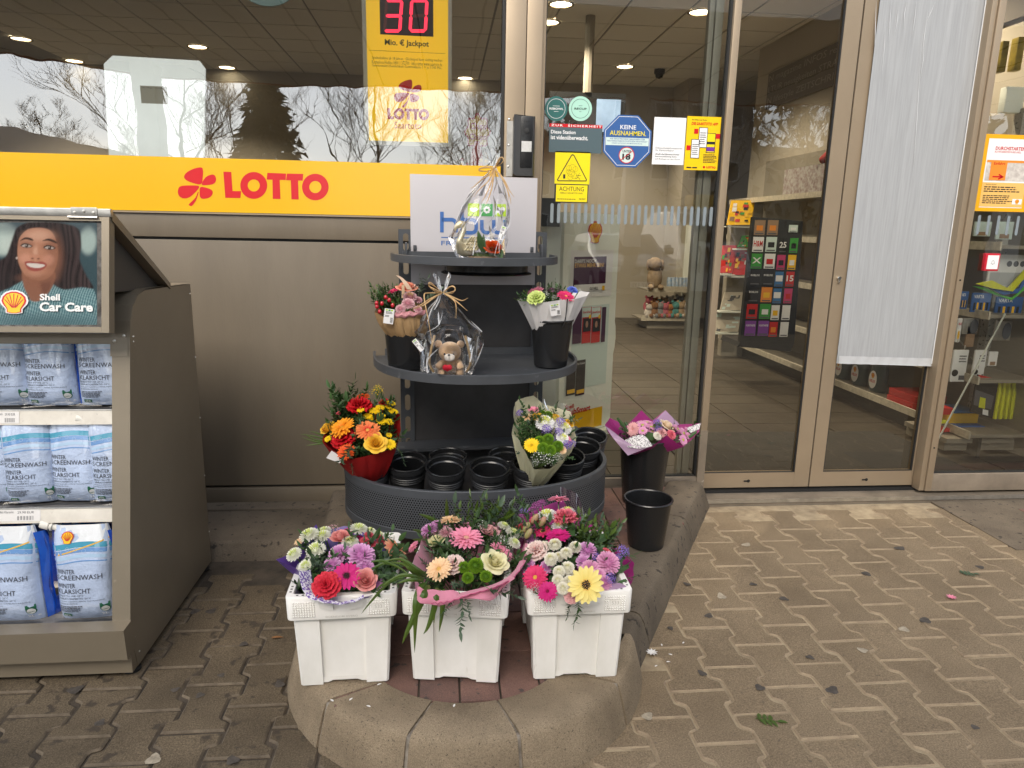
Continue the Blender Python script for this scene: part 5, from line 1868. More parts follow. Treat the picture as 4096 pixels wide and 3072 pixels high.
for k,(px,py,lab)in enumerate(pots):
 p=A(px,py,z=0.520 if k<8 else 0.505)
 loc=(p.x,p.y,0.337 if k<8 else 0.337)
 pot_pos.append(Vector(loc))
 tl=R(13)if k<8 else R(6)
 loc=(p.x,p.y+0.187*math.sin(tl),0.337+0.01)
 hgt=0.187 if k<8 else 0.168
 if k in(0,8):
  pproto=t_=bucket('flower_pot',lab,'pot',loc,hgt,0.058,0.073,'black pots standing in the rack tray',ribs=3,mats=m_blackm,lip=0.004)
 else:
  t_=copy_thing(pproto,lab,loc)
 t_.rotation_euler=(tl,0,0)
pb1=A(1396,1096,z=ZI)
pb1=Vector((pb1.x,pb1.y+0.085,ZI))
big=bucket('bucket','tall black bucket holding the purple wrapped bouquet beside the rack','bucket',pb1,0.325,0.092,0.120,'black flower buckets')
ps1=A(1404,1192,z=ZI)
ps1=Vector((ps1.x,ps1.y+0.066,ZI))
bucket('bucket','small empty black bucket standing alone on the kerb stone','bucket',ps1,0.208,0.073,0.095,'black flower buckets')
zz4=lambda x,y:((1400+x*.5726)/K4,(650+y*.5726)/K4)
q=A(*zz4(1410,1435),z=0.858)
pbr=Vector((q.x,q.y+0.04,0.8585))
bucket('bucket','black bucket at the right end of the lower shelf with white paper bouquet','bucket',pbr,0.193,0.066,0.083,'black flower buckets')
q=A(*zz4(385,1455),z=0.858)
pbl=Vector((q.x,q.y+0.05,0.8585))
bucket('bucket','black bucket at the left end of the lower shelf with brown paper bouquet','bucket',pbl,0.193,0.066,0.083,'black flower buckets')
# white crates
m_crate=mat('crate_plastic',(0.87,0.85,0.81),0.42,noise=0.10,nscale=5,col2=(0.70,0.68,0.62),spots=0.165,spotcol=(0.60,0.56,0.49),spotscale=14,rnoise=0.08,spec=0.4,stretch=(1,1,0.45))
m_hole=mat('crate_hole',(0.10,0.095,0.09),0.7)
CD,CH=0.40,0.285
def crate_at(loc,rz,label,group='white flower crates on the kerb island'):
 t=thing('flower_crate',label,'crate',loc,rz,group)
 M_=WM[t.name]
 def B(mb,name,parent=t,m=None,**k):
  mb.v=[tuple(M_@Vector(q))for q in mb.v]
  return mb.build(name,m or[m_crate],parent,**k)
 bw,tw,bd_,td=0.122,0.134,0.178,0.190
 def at(f):
  return bw+(tw-bw)*f,bd_+(td-bd_)*f
 zt=CH-0.055
 body=MB()
 ring=lambda f,z,e:[(sx*(at(f)[0]-e),sy*(at(f)[1]-e),z)for sx,sy in((-1,-1),(1,-1),(1,1),(-1,1))]
 ri,ro=ring(0.0,0.012,0.012),ring(1.0,CH-.002,0.008)
 body.add(ri+ro,[(0,1,2,3),(1,0,4,5),(2,1,5,6),(3,2,6,7),(0,3,7,4)])
 r1,r2=ring(0.0,0.006,0.009),ring(1.0,zt+.01,0.009)
 body.add(r1+r2,[(3,2,1,0),(0,1,5,4),(1,2,6,5),(2,3,7,6),(3,0,4,7)])
 B(body,'crate_body',smooth=False)
 for sx in(-1,1):
  for sy in(-1,1):
   po=MB()
   b0,d0=at(0.0)
   b1,d1=at(0.92)
   wb,wt=0.062,0.070
   lb=0.060
   q=[(sx*b0,sy*d0,0),(sx*(b0-wb),sy*d0,0),(sx*(b0-wb),sy*(d0-.012),0),(sx*(b0-.012),sy*(d0-lb),0),(sx*b0,sy*(d0-lb),0)]
   u=[(sx*b1,sy*d1,zt+.004),(sx*(b1-wt),sy*d1,zt+.004),(sx*(b1-wt),sy*(d1-.012),zt+.004),(sx*(b1-.012),sy*(d1-lb),zt+.004),(sx*b1,sy*(d1-lb),zt+.004)]
   bev=lambda L_,e:[(L_[0][0]-sx*e,L_[0][1],L_[0][2]),L_[1],L_[2],L_[3],L_[4],(L_[0][0],L_[0][1]-sy*e,L_[0][2])]
   q,u=bev(q,0.006),bev(u,0.006)
   n=6
   po.add(q+u,[tuple(range(n)),tuple(range(n,2*n))]+[(k,(k+1)%n,n+(k+1)%n,n+k)for k in range(n)])
   B(po,'corner_post',smooth=False)
 for sy in(-1,1):
  e=MB()
  b0,d0=at(0.0)
  y=sy*(d0-.006)
  xs=[-(b0-.06),-(b0-.075),-0.03,0.03,b0-.075,b0-.06]
  lo=[0.002,0.003,0.010,0.010,0.003,0.002]
  n=len(xs)
  e.add([(x,y,l_)for x,l_ in zip(xs,lo)]+[(x,y,0.02)for x in xs],[(k,k+1,n+k+1,n+k)for k in range(n-1)])
  B(e,'bottom_edge',smooth=False)
 rm=MB()
 hw,hd=0.1475,0.20
 def rr(hw_,hd_,rad,z):
  pts=[]
  for(sx,sy),a0 in(((1,1),0),((-1,1),90),((-1,-1),180),((1,-1),270)):
   for k in range(5):
    a=R(a0+90*k/4)
    pts.append((sx*(hw_-rad)+rad*math.cos(a),sy*(hd_-rad)+rad*math.sin(a),z))
  return pts
 z0=CH-0.070
 rows=[rr(hw-.004,hd-.004,.012,z0+.001),rr(hw-.001,hd-.001,.014,z0),rr(hw,hd,.016,z0+.004),rr(hw+.002,hd+.002,.018,CH-.004),rr(hw,hd,.016,CH),rr(hw-.017,hd-.017,.008,CH),rr(hw-.0185,hd-.0185,.008,CH-.003),rr(hw-.018,hd-.018,.008,z0+.02)]
 n=len(rows[0])
 rm.add([p for r_ in rows for p in r_],[(r_*n+k,r_*n+(k+1)%n,(r_+1)*n+(k+1)%n,(r_+1)*n+k)for r_ in range(len(rows)-1)for k in range(n)])
 ro_=B(rm,'crate_rim',angle=50)
 fy=-(hd+0.0012)
 for x0,x1,x2,x3 in((-0.062,-0.057,-0.020,-0.026),(0.062,0.057,0.020,0.026)):
  gp=MB()
  gp.prism([(x0,fy,CH-.006),(x1,fy,CH-.032),(x2,fy,CH-.040),(x3,fy,CH-.006)]if x0<0 else[(x3,fy,CH-.006),(x2,fy,CH-.040),(x1,fy,CH-.032),(x0,fy,CH-.006)],(0,-0.0065,0))
  B(gp,'grip_edge',ro_,smooth=False)
 for x0 in(-0.128,0.072):
  dt=MB()
  for i in range(9):
   for j in range(7):
    x,z=x0+i*0.0068,CH-0.058+j*0.0068
    if x0>0 and 2<=i<=6 and 2<=j<=4:
     continue
    dt.add([(x-.0029,fy,z-.0029),(x+.0029,fy,z-.0029),(x+.0029,fy,z+.0029),(x-.0029,fy,z+.0029),(x,fy-.0036,z)],[(0,1,4),(1,2,4),(2,3,4),(3,0,4)])
  stuff(B(dt,'grip_dots',ro_))
 S=Sheet(M_@Vector((0,fy,CH-.035)),M_.to_3x3()@Vector((0,-1,0)),M_.to_3x3()@Vector((1,0,0)),eps=0.001)
 S.outline([(0.085,-0.011),(0.1135,-0.011),(0.1135,0.008),(0.085,0.008)],0.0015,m_crate,1,'embossed_number')
 S.text('533',0.089,-0.0065,0.1095,0.0045,m_crate2,1,'embossed_number',bold=0.01)
 S.text('EIGENDOM SIVERO',-0.043,-0.0285,0.043,-0.0235,m_crate2,1,'embossed_lettering',bold=0.01)
 S.build(ro_)
 hl_=MB()
 for sx,sy in((-1,-1),(1,-1)):
  for dx,dy in((0.03,0.009),(0.045,0.009),(0.009,0.03),(0.009,0.045),(0.009,.06)):
   x,y=sx*(hw-dx),sy*(hd-dy)
   hl_.add([(x-.003,y-.003,CH+.0006),(x+.003,y-.003,CH+.0006),(x+.003,y+.003,CH+.0006),(x-.003,y+.003,CH+.0006)],[(0,1,2,3)])
 stuff(B(hl_,'drain_holes',ro_,[m_hole],smooth=False))
 for x in(-0.112,-0.090,0.090,0.112):
  rb=MB()
  rb.box((x-.0015,-(at(.92)[1]+.006),zt-.012),(x+.0015,-(at(.92)[1]-.002),zt+.012))
  B(rb,'rib',smooth=False)
 return t
m_crate2=mat('crate_embossed',(0.60,0.58,0.53),0.5)
def crate_loc(pl_,pr_):
 a,c=A(*pl_,z=ZI),A(*pr_,z=ZI)
 d=(c-a)
 rz=math.atan2(d.y,d.x)
 mid=(a+c)/2
 nrm=Vector((-math.sin(rz),math.cos(rz),0))
 return tuple(mid+nrm*0.178+Vector((0,0,0.0015))),rz
c1,rz1=crate_loc((645,1481),(838,1473))
c2,rz2=crate_loc((888,1467),(1079,1476))
c3,rz3=crate_loc((1150,1468),(1335,1461))
rz1=rz1+R(1.5)
crate_at(c1,rz1,'left white plastic crate holding the purple wrapped bouquet')
crate_at(c2,rz2,'middle white plastic crate with pink wrapped bouquet and hanging palm leaves')
crate_at(c3,rz3,'right white plastic crate under the yellow gerbera bouquet')
# FLOWERS: one mesh per kind, unit radius, facing +Z
def petal(mb,ang,r0,r1,wd,z0,lift,curl,m=0,n=4,tipw=0.45,notch=False,roll=0.0,jit=0.0,rg=None):
 """one strap petal from r0 to r1 at angle ang"""
 ca,sa=math.cos(ang),math.sin(ang)
 vs_,ts=[],[]
 for k in range(n+1):
  f=k/n
  r_=r0+(r1-r0)*f
  w=wd*((0.42+0.58*math.sin(math.pi*min(0.5,f*0.72)))if f<0.72 else(0.30+0.70*math.sqrt(max(0.0,1-((f-0.72)/0.28)**2)))if tipw>.2 else(1-f)*3)
  z=z0+lift*f+curl*f*f
  for s in(-1,0,1):
   zz_=z+(0.10*wd*abs(s))+roll*abs(s)*wd
   t_=s*w/2
   vs_.append((ca*r_-sa*t_,sa*r_+ca*t_,zz_))
   ts.append(f)
 fs_=[]
 for k in range(n):
  for j in range(2):
   a=k*3+j
   fs_.append((a,a+1,a+4,a+3))
 mb.add(vs_,fs_,m,ts)
def fl_gerbera(rings,dark=False,seed=1,cup=0.15):
 r_=random.Random(seed)
 mb=MB()
 for n,r1,z0,lift in rings:
  o=r_.random()
  for k in range(n):
   a=2*math.pi*(k+o+r_.uniform(-.12,.12))/n
   petal(mb,a,0.16,r1*r_.uniform(0.93,1.03),4.7/n*r1,z0+r_.uniform(-.015,.015),lift+cup*r1+r_.uniform(-.07,.07),-0.13+r_.uniform(-.06,.03),0,5,0.5)
 for k in range(46):
  f=k/46
  a,rr=k*2.39996,0.30*math.sqrt(f)
  h=0.05+0.05*(1-f)
  x,y,s=rr*math.cos(a),rr*math.sin(a),0.035
  mt=2 if(dark and f<0.6)else 1
  mb.add([(x-s,y-s,h),(x+s,y-s,h),(x+s,y+s,h),(x-s,y+s,h),(x,y,h+0.085)],[(0,1,4),(1,2,4),(2,3,4),(3,0,4)],mt)
 mb.ball((0,0,0.03),0.30,0.30,0.05,12,4,1)
 mb.lathe([(0.05,-0.25),(0.10,-0.16),(0.26,-0.03),(0.30,0.01)],n=10,m=3)
 return mb
def fl_mum(n,wd,zsq,inner,seed=2,reach=1.0,green=True,up=0.55,ball=False):
 """chrysanthemum head: petals over a dome, the inner ones short and another colour"""
 r_=random.Random(seed)
 mb=MB()
 for k in range(n):
  f=(k+0.5)/n
  th=math.acos(1-f*1.32)
  a=k*2.39996+r_.uniform(-.1,.1)
  d=Vector((math.sin(th)*math.cos(a),math.sin(th)*math.sin(a),math.cos(th)*zsq))
  s=Vector((-math.sin(a),math.cos(a),0))
  ln=(0.30+0.55*min(1,f*1.7))*reach*r_.uniform(0.9,1.08)
  base=d*(1.0-ln*0.9)*0.62
  nn=(d+Vector((0,0,up))).normalized()
  tip=base+d*ln*0.75+Vector((0,0,0.10*(1-f)))
  mid=base+d*ln*0.45+nn*0.06
  w=wd*(0.45+0.6*min(1,f*1.6))
  if ball:
   j=r_.uniform(.94,1.05)
   base,mid,tip,w=d*.42,d*.58*j+nn*.03,d*.70*j+Vector((0,0,.03)),wd*(.7+.4*f)
  m=1 if(green and f<inner)else 0
  u=nn*w*0.28
  mb.add([base-s*w*.3,base+s*w*.3,mid+s*w*.55+u,mid-u*0.4,mid-s*w*.55+u,tip+s*w*.33+u*.6,tip-s*w*.33+u*.6],[(0,3,4),(0,1,3),(1,2,3),(3,2,5),(3,5,6),(3,6,4)],m,[0,0,.6,.6,.6,1,1])
 mb.ball((0,0,-0.05),0.36,0.36,0.30,10,5,0)
 mb.lathe([(0.04,-0.5),(0.08,-0.42),(0.34,-0.22),(0.36,-0.1)],n=9,m=2)
 return mb
def fl_rose(seed=3,opened=0.5):
 r_=random.Random(seed)
 mb=MB()
 rows=[(3,0.20,0.62,0.02),(4,0.34,0.60,0.10),(5,0.52,0.55,0.22),(6,0.72,0.46,0.42),(6,0.92,0.30,0.72)]
 o=0
 for n,rr,h,flare in rows:
  o+=0.7
  for k in range(n):
   a0=2*math.pi*(k+o)/n+r_.uniform(-.1,.1)
   span=2*math.pi/n*0.78
   fl_=flare*opened*1.4
   def fn(u,v,a0=a0,span=span,rr=rr,h=h,fl_=fl_):
    a=a0+(u-.5)*2*span*(0.55+0.45*math.sin(math.pi*min(1,v*0.8+0.2)))
    edge=1-(2*u-1)**2
    rad=0.16+(rr-0.16)*min(1,v*1.5)+fl_*max(0,v-0.55)*(0.6+0.4*edge)
    z=-0.45+(h+0.45)*v*(0.82+0.18*edge)-fl_*0.75*max(0,v-0.7)*1.2
    return(rad*math.cos(a),rad*math.sin(a),z)
   mb.grid(fn,5,5,0)
 mb.grid(lambda u,v:((0.05+0.12*u)*math.cos(u*9),(0.05+0.12*u)*math.sin(u*9),0.30+0.33*v),22,1,0)
 for k in range(5):
  a=2*math.pi*k/5
  petal(mb,a,0.1,0.75,0.22,-0.48,0.02,-0.18,1,3,0.1)
 mb.lathe([(0.04,-0.7),(0.12,-0.6),(0.22,-0.45),(0.16,-0.40)],n=9,m=1)
 return mb
def fl_carnation(seed=4):
 r_=random.Random(seed)
 mb=MB()
 for row,(n,rr,z0,tilt)in enumerate(((9,1.0,0.0,0.12),(9,0.85,0.13,0.3),(8,0.66,0.24,0.6),(7,0.46,0.33,0.95),(5,0.28,0.38,1.2))):
  for k in range(n):
   a0=2*math.pi*(k+row*0.37)/n+r_.uniform(-.15,.15)
   ph=r_.uniform(0,6)
   def fn(u,v,a0=a0,rr=rr,z0=z0,tilt=tilt,ph=ph):
    a=a0+(u-.5)*(1.5*v+0.2)*2*math.pi/9*1.25
    ruff=0.10*v*math.sin(u*19+ph)*(0.6+v)
    rad=0.06+(rr-0.06)*v*math.cos(tilt*0.8)*(1+0.05*math.sin(u*31))
    z=z0-0.1+rr*v*math.sin(tilt)*0.75+ruff
    return(rad*math.cos(a),rad*math.sin(a),z)
   mb.grid(fn,7,3,0)
 mb.lathe([(0.05,-0.8),(0.17,-0.7),(0.22,-0.3),(0.3,-0.05)],n=9,m=1)
 return mb
def fl_daisy(n=16,seed=5):
 r_=random.Random(seed)
 mb=MB()
 for row in(0,1):
  for k in range(n):
   a=2*math.pi*(k+row*.5)/n+r_.uniform(-.1,.1)
   petal(mb,a,0.2,(1.0-row*0.14)*r_.uniform(0.92,1.05),0.30,0.02+row*0.06,0.10+row*0.08,-0.10,0,3,0.55)
 mb.ball((0,0,0.04),0.30,0.30,0.16,12,6,1)
 mb.lathe([(0.04,-0.3),(0.08,-0.22),(0.3,-0.02)],n=8,m=2)
 return mb
def fl_cluster(n,r_ball,seed=6,sz=1.0,stalk=True):
 """loose spray of tiny blossoms on hair-thin stalks"""
 r_=random.Random(seed)
 mb=MB()
 for k in range(n):
  a,f=k*2.39996,(k+.5)/n
  th=math.acos(1-f*1.15)
  d=Vector((math.sin(th)*math.cos(a),math.sin(th)*math.sin(a),math.cos(th)))
  p=d*r_.uniform(0.62,1.0)
  s=r_ball*r_.uniform(0.7,1.25)
  q=Quaternion(d,r_.uniform(0,6))@Vector((0,0,1)).rotation_difference(d)
  for j in range(5):
   b=2*math.pi*j/5
   c1,c2=b-0.55,b+0.55
   v=[(0,0,-0.3),(math.cos(c1),math.sin(c1),0.25),(math.cos(b)*1.15,math.sin(b)*1.15,0.5),(math.cos(c2),math.sin(c2),0.25)]
   mb.add([p+q@(Vector(x)*s)for x in v],[(0,1,2,3)],0,[0,.7,1,.7])
  if stalk:
   mb.tube([Vector((0,0,-0.9)),p*0.5+Vector((0,0,-.15)),p],0.012,3,1,caps=False)
 return mb
def leaf_v(mb,base,d,up,ln,wd,m=0,bend=0.15,n=3):
 """pointed leaf folded along its midrib"""
 d=Vector(d).normalized()
 s=d.cross(Vector(up))
 s=s.normalized()if s.length>1e-5 else d.orthogonal().normalized()
 u=s.cross(d).normalized()
 vs_,ts=[],[]
 for k in range(n+1):
  f=k/n
  c=Vector(base)+d*ln*f-u*bend*ln*f*f
  w=wd*math.sin(math.pi*(0.10+0.90*f)**0.8)if k<n else 0.0
  vs_+=[c-s*w/2+u*w*.16,c,c+s*w/2+u*w*.16]
  ts+=[f,f,f]
 fs_=[]
 for k in range(n):
  a=k*3
  fs_+=[(a,a+1,a+4,a+3),(a+1,a+2,a+5,a+4)]
 mb.add(vs_,fs_,m,ts)
def sprig(n,ll,lw,seed,opp=True,curve=0.25,rnd_=0.3):
 """leafy twig of unit length along +Z"""
 r_=random.Random(seed)
 mb=MB()
 pts=[Vector((curve*f*f,0.06*math.sin(f*5+seed),f))for f in[k/5 for k in range(6)]]
 mb.tube(pts,[0.012*(1-0.7*k/5)for k in range(6)],4,1,caps=False)
 for k in range(n):
  f=0.18+0.80*k/n
  i=min(4,int(f*5))
  p=pts[i].lerp(pts[i+1],f*5-i)
  for s in((1,-1)if opp else(1 if k%2 else-1,)):
   a=k*1.57*0.5+r_.uniform(-rnd_,rnd_)
   d=Vector((math.cos(a)*s,math.sin(a)*s,0.75+r_.uniform(-.2,.2)))
   leaf_v(mb,p,d,(0,0,1),ll*r_.uniform(0.75,1.1)*(1.1-0.4*f),lw,0,0.2)
 leaf_v(mb,pts[-1],(0.3,0,1),(1,0,0),ll*0.9,lw,0,0.1)
 return mb
FM={}
def fmesh(kind):
 if kind in FM:
  return FM[kind]
 B={'gerbera':lambda:fl_gerbera([(19,1.0,0.0,0.02),(17,0.86,0.05,0.06),(15,0.5,0.09,0.10)],False),'gerbera_dark':lambda:fl_gerbera([(17,1.0,0.0,0.02),(15,0.84,0.05,0.05)],True,7),'gerbera_full':lambda:fl_gerbera([(21,1.0,0.0,0.04),(20,0.88,0.07,0.08),(18,0.70,0.13,0.14),(15,0.48,0.16,0.16)],False,9,0.2),'mum_white':lambda:fl_mum(120,0.15,0.62,0.22,12),'pompon':lambda:fl_mum(300,0.085,0.95,0.07,13,0.62,True,0.2,True),'mum_pink':lambda:fl_mum(96,0.17,0.70,0.0,14,1.1,False,0.7),'button':lambda:fl_mum(300,0.075,0.95,0.0,15,0.5,False,0.1,True),'rose':lambda:fl_rose(3,0.5),'rose_open':lambda:fl_rose(8,0.95),'carnation':lambda:fl_carnation(4),'daisy':lambda:fl_daisy(16,5),'gyp':lambda:fl_cluster(34,0.075,6),'statice':lambda:fl_cluster(60,0.12,7,stalk=False),'wax':lambda:fl_cluster(22,0.12,8),}
 me=B[kind]().mesh('flower_'+kind,[None,None,None,None],smooth=True,angle=0)
 FM[kind]=me
 return me
def fm(name,base,tip=None,tr=0.22,rough=0.55,noise=0.0):
 return mat('petal_'+name,base,rough,tip=tip if tip is not None else base,translucent=tr,spec=0.25)
m_green=mat('leaf_dark',(0.034,0.075,0.022),0.42,tip=(0.052,0.105,0.032),orand=0.3,translucent=0.16,spec=0.45)
m_green2=mat('leaf_bluegreen',(0.055,0.095,0.055),0.45,tip=(0.075,0.115,0.066),orand=0.25,translucent=0.16,spec=0.45)
m_green3=mat('leaf_fresh',(0.075,0.13,0.022),0.4,tip=(0.10,0.165,0.03),orand=0.25,translucent=0.2,spec=0.5)
m_euc=mat('leaf_eucalyptus',(0.14,0.19,0.13),0.5,tip=(0.16,0.21,0.15),translucent=0.16)
m_stem=mat('stem_green',(0.10,0.17,0.05),0.5)
m_calyx=mat('calyx_green',(0.10,0.19,0.05),0.6)
m_palm=mat('palm_leaf',(0.045,0.095,0.012),0.35,tip=(0.085,0.13,0.02),translucent=0.18,spec=0.5)
m_eye=mat('flower_eye',(0.012,0.006,0.006),0.8)
PC={'white':(fm('white',(0.74,0.74,0.60),(0.84,0.83,0.75)),fm('limecore',(0.50,0.60,0.10),(0.68,0.72,0.30))),'offwhite':(fm('offwhite',(0.80,0.77,0.62),(0.86,0.83,0.74)),fm('cream_core',(0.72,0.68,0.30),(0.80,0.77,0.55))),'purewhite':(fm('purewhite',(0.82,0.80,0.78),(0.86,0.85,0.84)),fm('yellowgreen',(0.66,0.68,0.16))),'magenta':(fm('magenta',(0.56,0.012,0.16),(0.60,0.022,0.20)),fm('magcore',(0.25,0.01,0.06))),'hotpink':(fm('hotpink',(0.70,0.028,0.16),(0.66,0.04,0.14)),fm('yelcore',(0.80,0.50,0.10))),'pink':(fm('pink',(0.78,0.24,0.34),(0.80,0.30,0.42)),fm('pinkcore',(0.74,0.40,0.30))),'lilac':(fm('lilac',(0.56,0.20,0.46),(0.74,0.42,0.66)),fm('lilaccore',(0.66,0.35,0.45))),'mauve':(fm('mauve',(0.60,0.22,0.42),(0.76,0.40,0.58)),fm('greencore',(0.40,0.48,0.06))),'dusty':(fm('dusty',(0.50,0.20,0.24),(0.70,0.46,0.48)),fm('goldcore',(0.62,0.42,0.20))),'palepink':(fm('palepink',(0.74,0.36,0.38),(0.80,0.46,0.46)),fm('pp2',(0.72,0.34,0.30))),'rosepink':(fm('rosepink',(0.76,0.28,0.27),(0.80,0.36,0.33)),None),'salmon':(fm('salmon',(0.78,0.22,0.14),(0.80,0.33,0.22)),None),'creamrose':(fm('creamrose',(0.80,0.76,0.42),(0.82,0.77,0.50)),None),'yellowrose':(fm('yellowrose',(0.82,0.44,0.02),(0.84,0.54,0.06)),None),'red':(fm('red',(0.45,0.004,0.008),(0.55,0.010,0.018)),None),'redcoral':(fm('redcoral',(0.62,0.012,0.035),(0.70,0.04,0.07)),None),'coral':(fm('coral',(0.72,0.08,0.12),(0.76,0.14,0.18)),None),'pinkcarn':(fm('pinkcarn',(0.76,0.10,0.18),(0.82,0.22,0.28)),None),'peach':(fm('peach',(0.82,0.50,0.24),(0.86,0.62,0.38)),fm('peachcore',(0.80,0.52,0.16))),'peachred':(fm('peachred',(0.70,0.06,0.05),(0.84,0.48,0.28)),fm('prcore',(0.72,0.28,0.16))),'orangered':(fm('orangered',(0.66,0.03,0.015),(0.80,0.26,0.08)),fm('orcore',(0.78,0.42,0.10))),'orange':(fm('orange',(0.80,0.22,0.01),(0.84,0.36,0.02)),fm('orangecore',(0.70,0.32,0.02))),'scarlet':(fm('scarlet',(0.62,0.05,0.006),(0.72,0.10,0.01)),fm('sc2',(0.5,0.2,0.02))),'yellow':(fm('yellow',(0.80,0.52,0.006),(0.86,0.60,0.012)),fm('yel2',(0.62,0.40,0.01))),'paleyel':(fm('paleyel',(0.84,0.66,0.16),(0.86,0.74,0.28)),fm('py2',(0.80,0.46,0.10))),'green':(fm('greenmum',(0.085,0.19,0.010),(0.20,0.36,0.025)),None),'lime':(fm('limecarn',(0.55,0.68,0.16),(0.66,0.76,0.28)),None),'purple':(fm('purple',(0.20,0.12,0.44),(0.32,0.22,0.62)),None),'violet':(fm('violet',(0.27,0.05,0.20),(0.40,0.12,0.32)),None),'blue':(fm('blue',(0.12,0.18,0.66),(0.20,0.28,0.76)),None),'tinywhite':(fm('tinywhite',(0.80,0.80,0.76)),None),'palecarn':(fm('palecarn',(0.72,0.28,0.28),(0.84,0.70,0.64)),None),'creamy':(fm('creamy',(0.80,0.62,0.36),(0.84,0.70,0.56)),None),}
KSC={'mum_white':1.32,'mum_pink':1.3,'pompon':1.5,'button':1.55,'rose':1.15,'rose_open':1.0,'carnation':1.15,'gerbera_dark':1.12}
KNAME={'gerbera':'gerbera','gerbera_dark':'gerbera','gerbera_full':'gerbera','mum_white':'chrysanthemum','pompon':'pompon_chrysanthemum','mum_pink':'chrysanthemum','button':'button_chrysanthemum','rose':'rose','rose_open':'rose','carnation':'carnation','daisy':'daisy','gyp':'baby_breath','statice':'statice','wax':'wax_flower'}
def flower(parent,kind,p,facing,r_,colour,spin=None):
 a,b=PC[colour]
 r_*=KSC.get(kind,1.1)
 me=fmesh(kind)
 if kind.startswith('gerbera'):
  ms=[a,b,m_eye,m_calyx]
 elif kind in('mum_white','pompon','mum_pink','button','daisy'):
  ms=[a,b or a,m_calyx]
 elif kind in('gyp','statice','wax'):
  ms=[a,m_stem]
 else:
  ms=[a,m_calyx]
 rg=random.Random(int(abs(p[0]*7919+p[2]*104729)*1000)%99991)
 mw=frame_m(p,facing,s=r_,spin=rg.uniform(0,6.28)if spin is None else spin)@Matrix.Scale(rg.uniform(0.95,1.05),4,Vector((1,0,0)))
 return inst(KNAME[kind],me,parent,mw,ms)
SPR={}
def sprig_mesh(kind):
 if kind not in SPR:
  v={'pist':(9,0.30,0.095,3),'ruscus':(7,0.34,0.13,4),'box':(8,0.20,0.10,5),'euc':(5,0.34,0.24,6),'fine':(13,0.24,0.045,7),'myrt':(9,0.24,0.10,8)}[kind]
  SPR[kind]=sprig(*v).mesh('sprig_'+kind,[None,None],smooth=True,angle=0)
 return SPR[kind]
def greenery(parent,kind,p,d,ln,m=None,spin=None):
 me=sprig_mesh(kind)
 return inst('leaf_sprig',me,parent,frame_m(p,d,s=ln,spin=rnd.uniform(0,6.28)if spin is None else spin),[m or m_green,m_stem])
def blade(mb,pts,wd,m=0):
 """long strap leaf along a path"""
 P=[Vector(p)for p in pts]
 n=len(P)
 vs_,ts=[],[]
 for k in range(n):
  d=(P[min(k+1,n-1)]-P[max(k-1,0)]).normalized()
  v=(P[k]-CAM).normalized()
  s=d.cross(v).normalized()
  u=s.cross(d)
  f=k/(n-1)
  w=wd*(math.sin(math.pi*(0.18+0.82*f)**0.9)if k<n-1 else 0.0)+0.0004
  vs_+=[P[k]-s*w/2+u*w*.2,P[k],P[k]+s*w/2+u*w*.2]
  ts+=[f]*3
 fs_=[]
 for k in range(n-1):
  a=k*3
  fs_+=[(a,a+1,a+4,a+3),(a+1,a+2,a+5,a+4)]
 mb.add(vs_,fs_,m,ts)
def spline(pts,n=12):
 P=[Vector(p)for p in pts]
 out=[]
 for k in range(n+1):
  t=k/n*(len(P)-1)
  i=min(len(P)-2,int(t))
  f=t-i
  p0,p1,p2,p3=P[max(0,i-1)],P[i],P[i+1],P[min(len(P)-1,i+2)]
  out.append(0.5*((2*p1)+(p2-p0)*f+(2*p0-5*p1+4*p2-p3)*f*f+(3*p1-p0-3*p2+p3)*f**3))
 return out
def wrap_sheet(parent,name,mats,neck,rim,m=0,r0=0.03,nz=8,wrinkle=0.004,seed=1,fold=0.0,smooth=True,belly=0.0):
 """paper funnel: straight lines from a ring at the neck out to the given closed rim (3D points), with creases"""
 r_=random.Random(seed)
 R3=[Vector(p)for p in rim]
 n0=len(R3)
 rim_s,ks=[],[]
 dens=6
 for i in range(n0):
  a,b=R3[i],R3[(i+1)%n0]
  for j in range(dens):
   rim_s.append(a.lerp(b,j/dens))
 n=len(rim_s)
 c=sum(R3,Vector())/n0
 nk=Vector(neck)
 ph=[r_.uniform(0,6.28)for _ in range(4)]
 mb=MB()
 def fn(u,v):
  k=int(round(u*n))%n
  q=rim_s[k]
  d=q-c
  dd=Vector((d.x,d.y,0))
  dd=dd.normalized()if dd.length>1e-6 else Vector((1,0,0))
  base=nk+dd*r0
  p=base.lerp(q,v)
  out=dd*belly*math.sin(math.pi*v)
  w=wrinkle*(0.3+v)*(math.sin(u*6.283*9+ph[0])+0.7*math.sin(u*6.283*17+ph[1]+v*2)+0.5*math.sin(u*6.283*31+ph[2]+5*v))
  return p+dd*w*(1-0.5*v**6)+out
 mb.grid(fn,n,nz,m,closed_u=True)
 return mb.build(name,mats,parent,smooth=smooth,angle=25)
def facing_of(p,neck,up=0.35,cam=0.25):
 d=(Vector(p)-Vector(neck)).normalized()
 c=(CAM-Vector(p)).normalized()
 return(d+Vector((0,0,up))+c*cam).normalized()
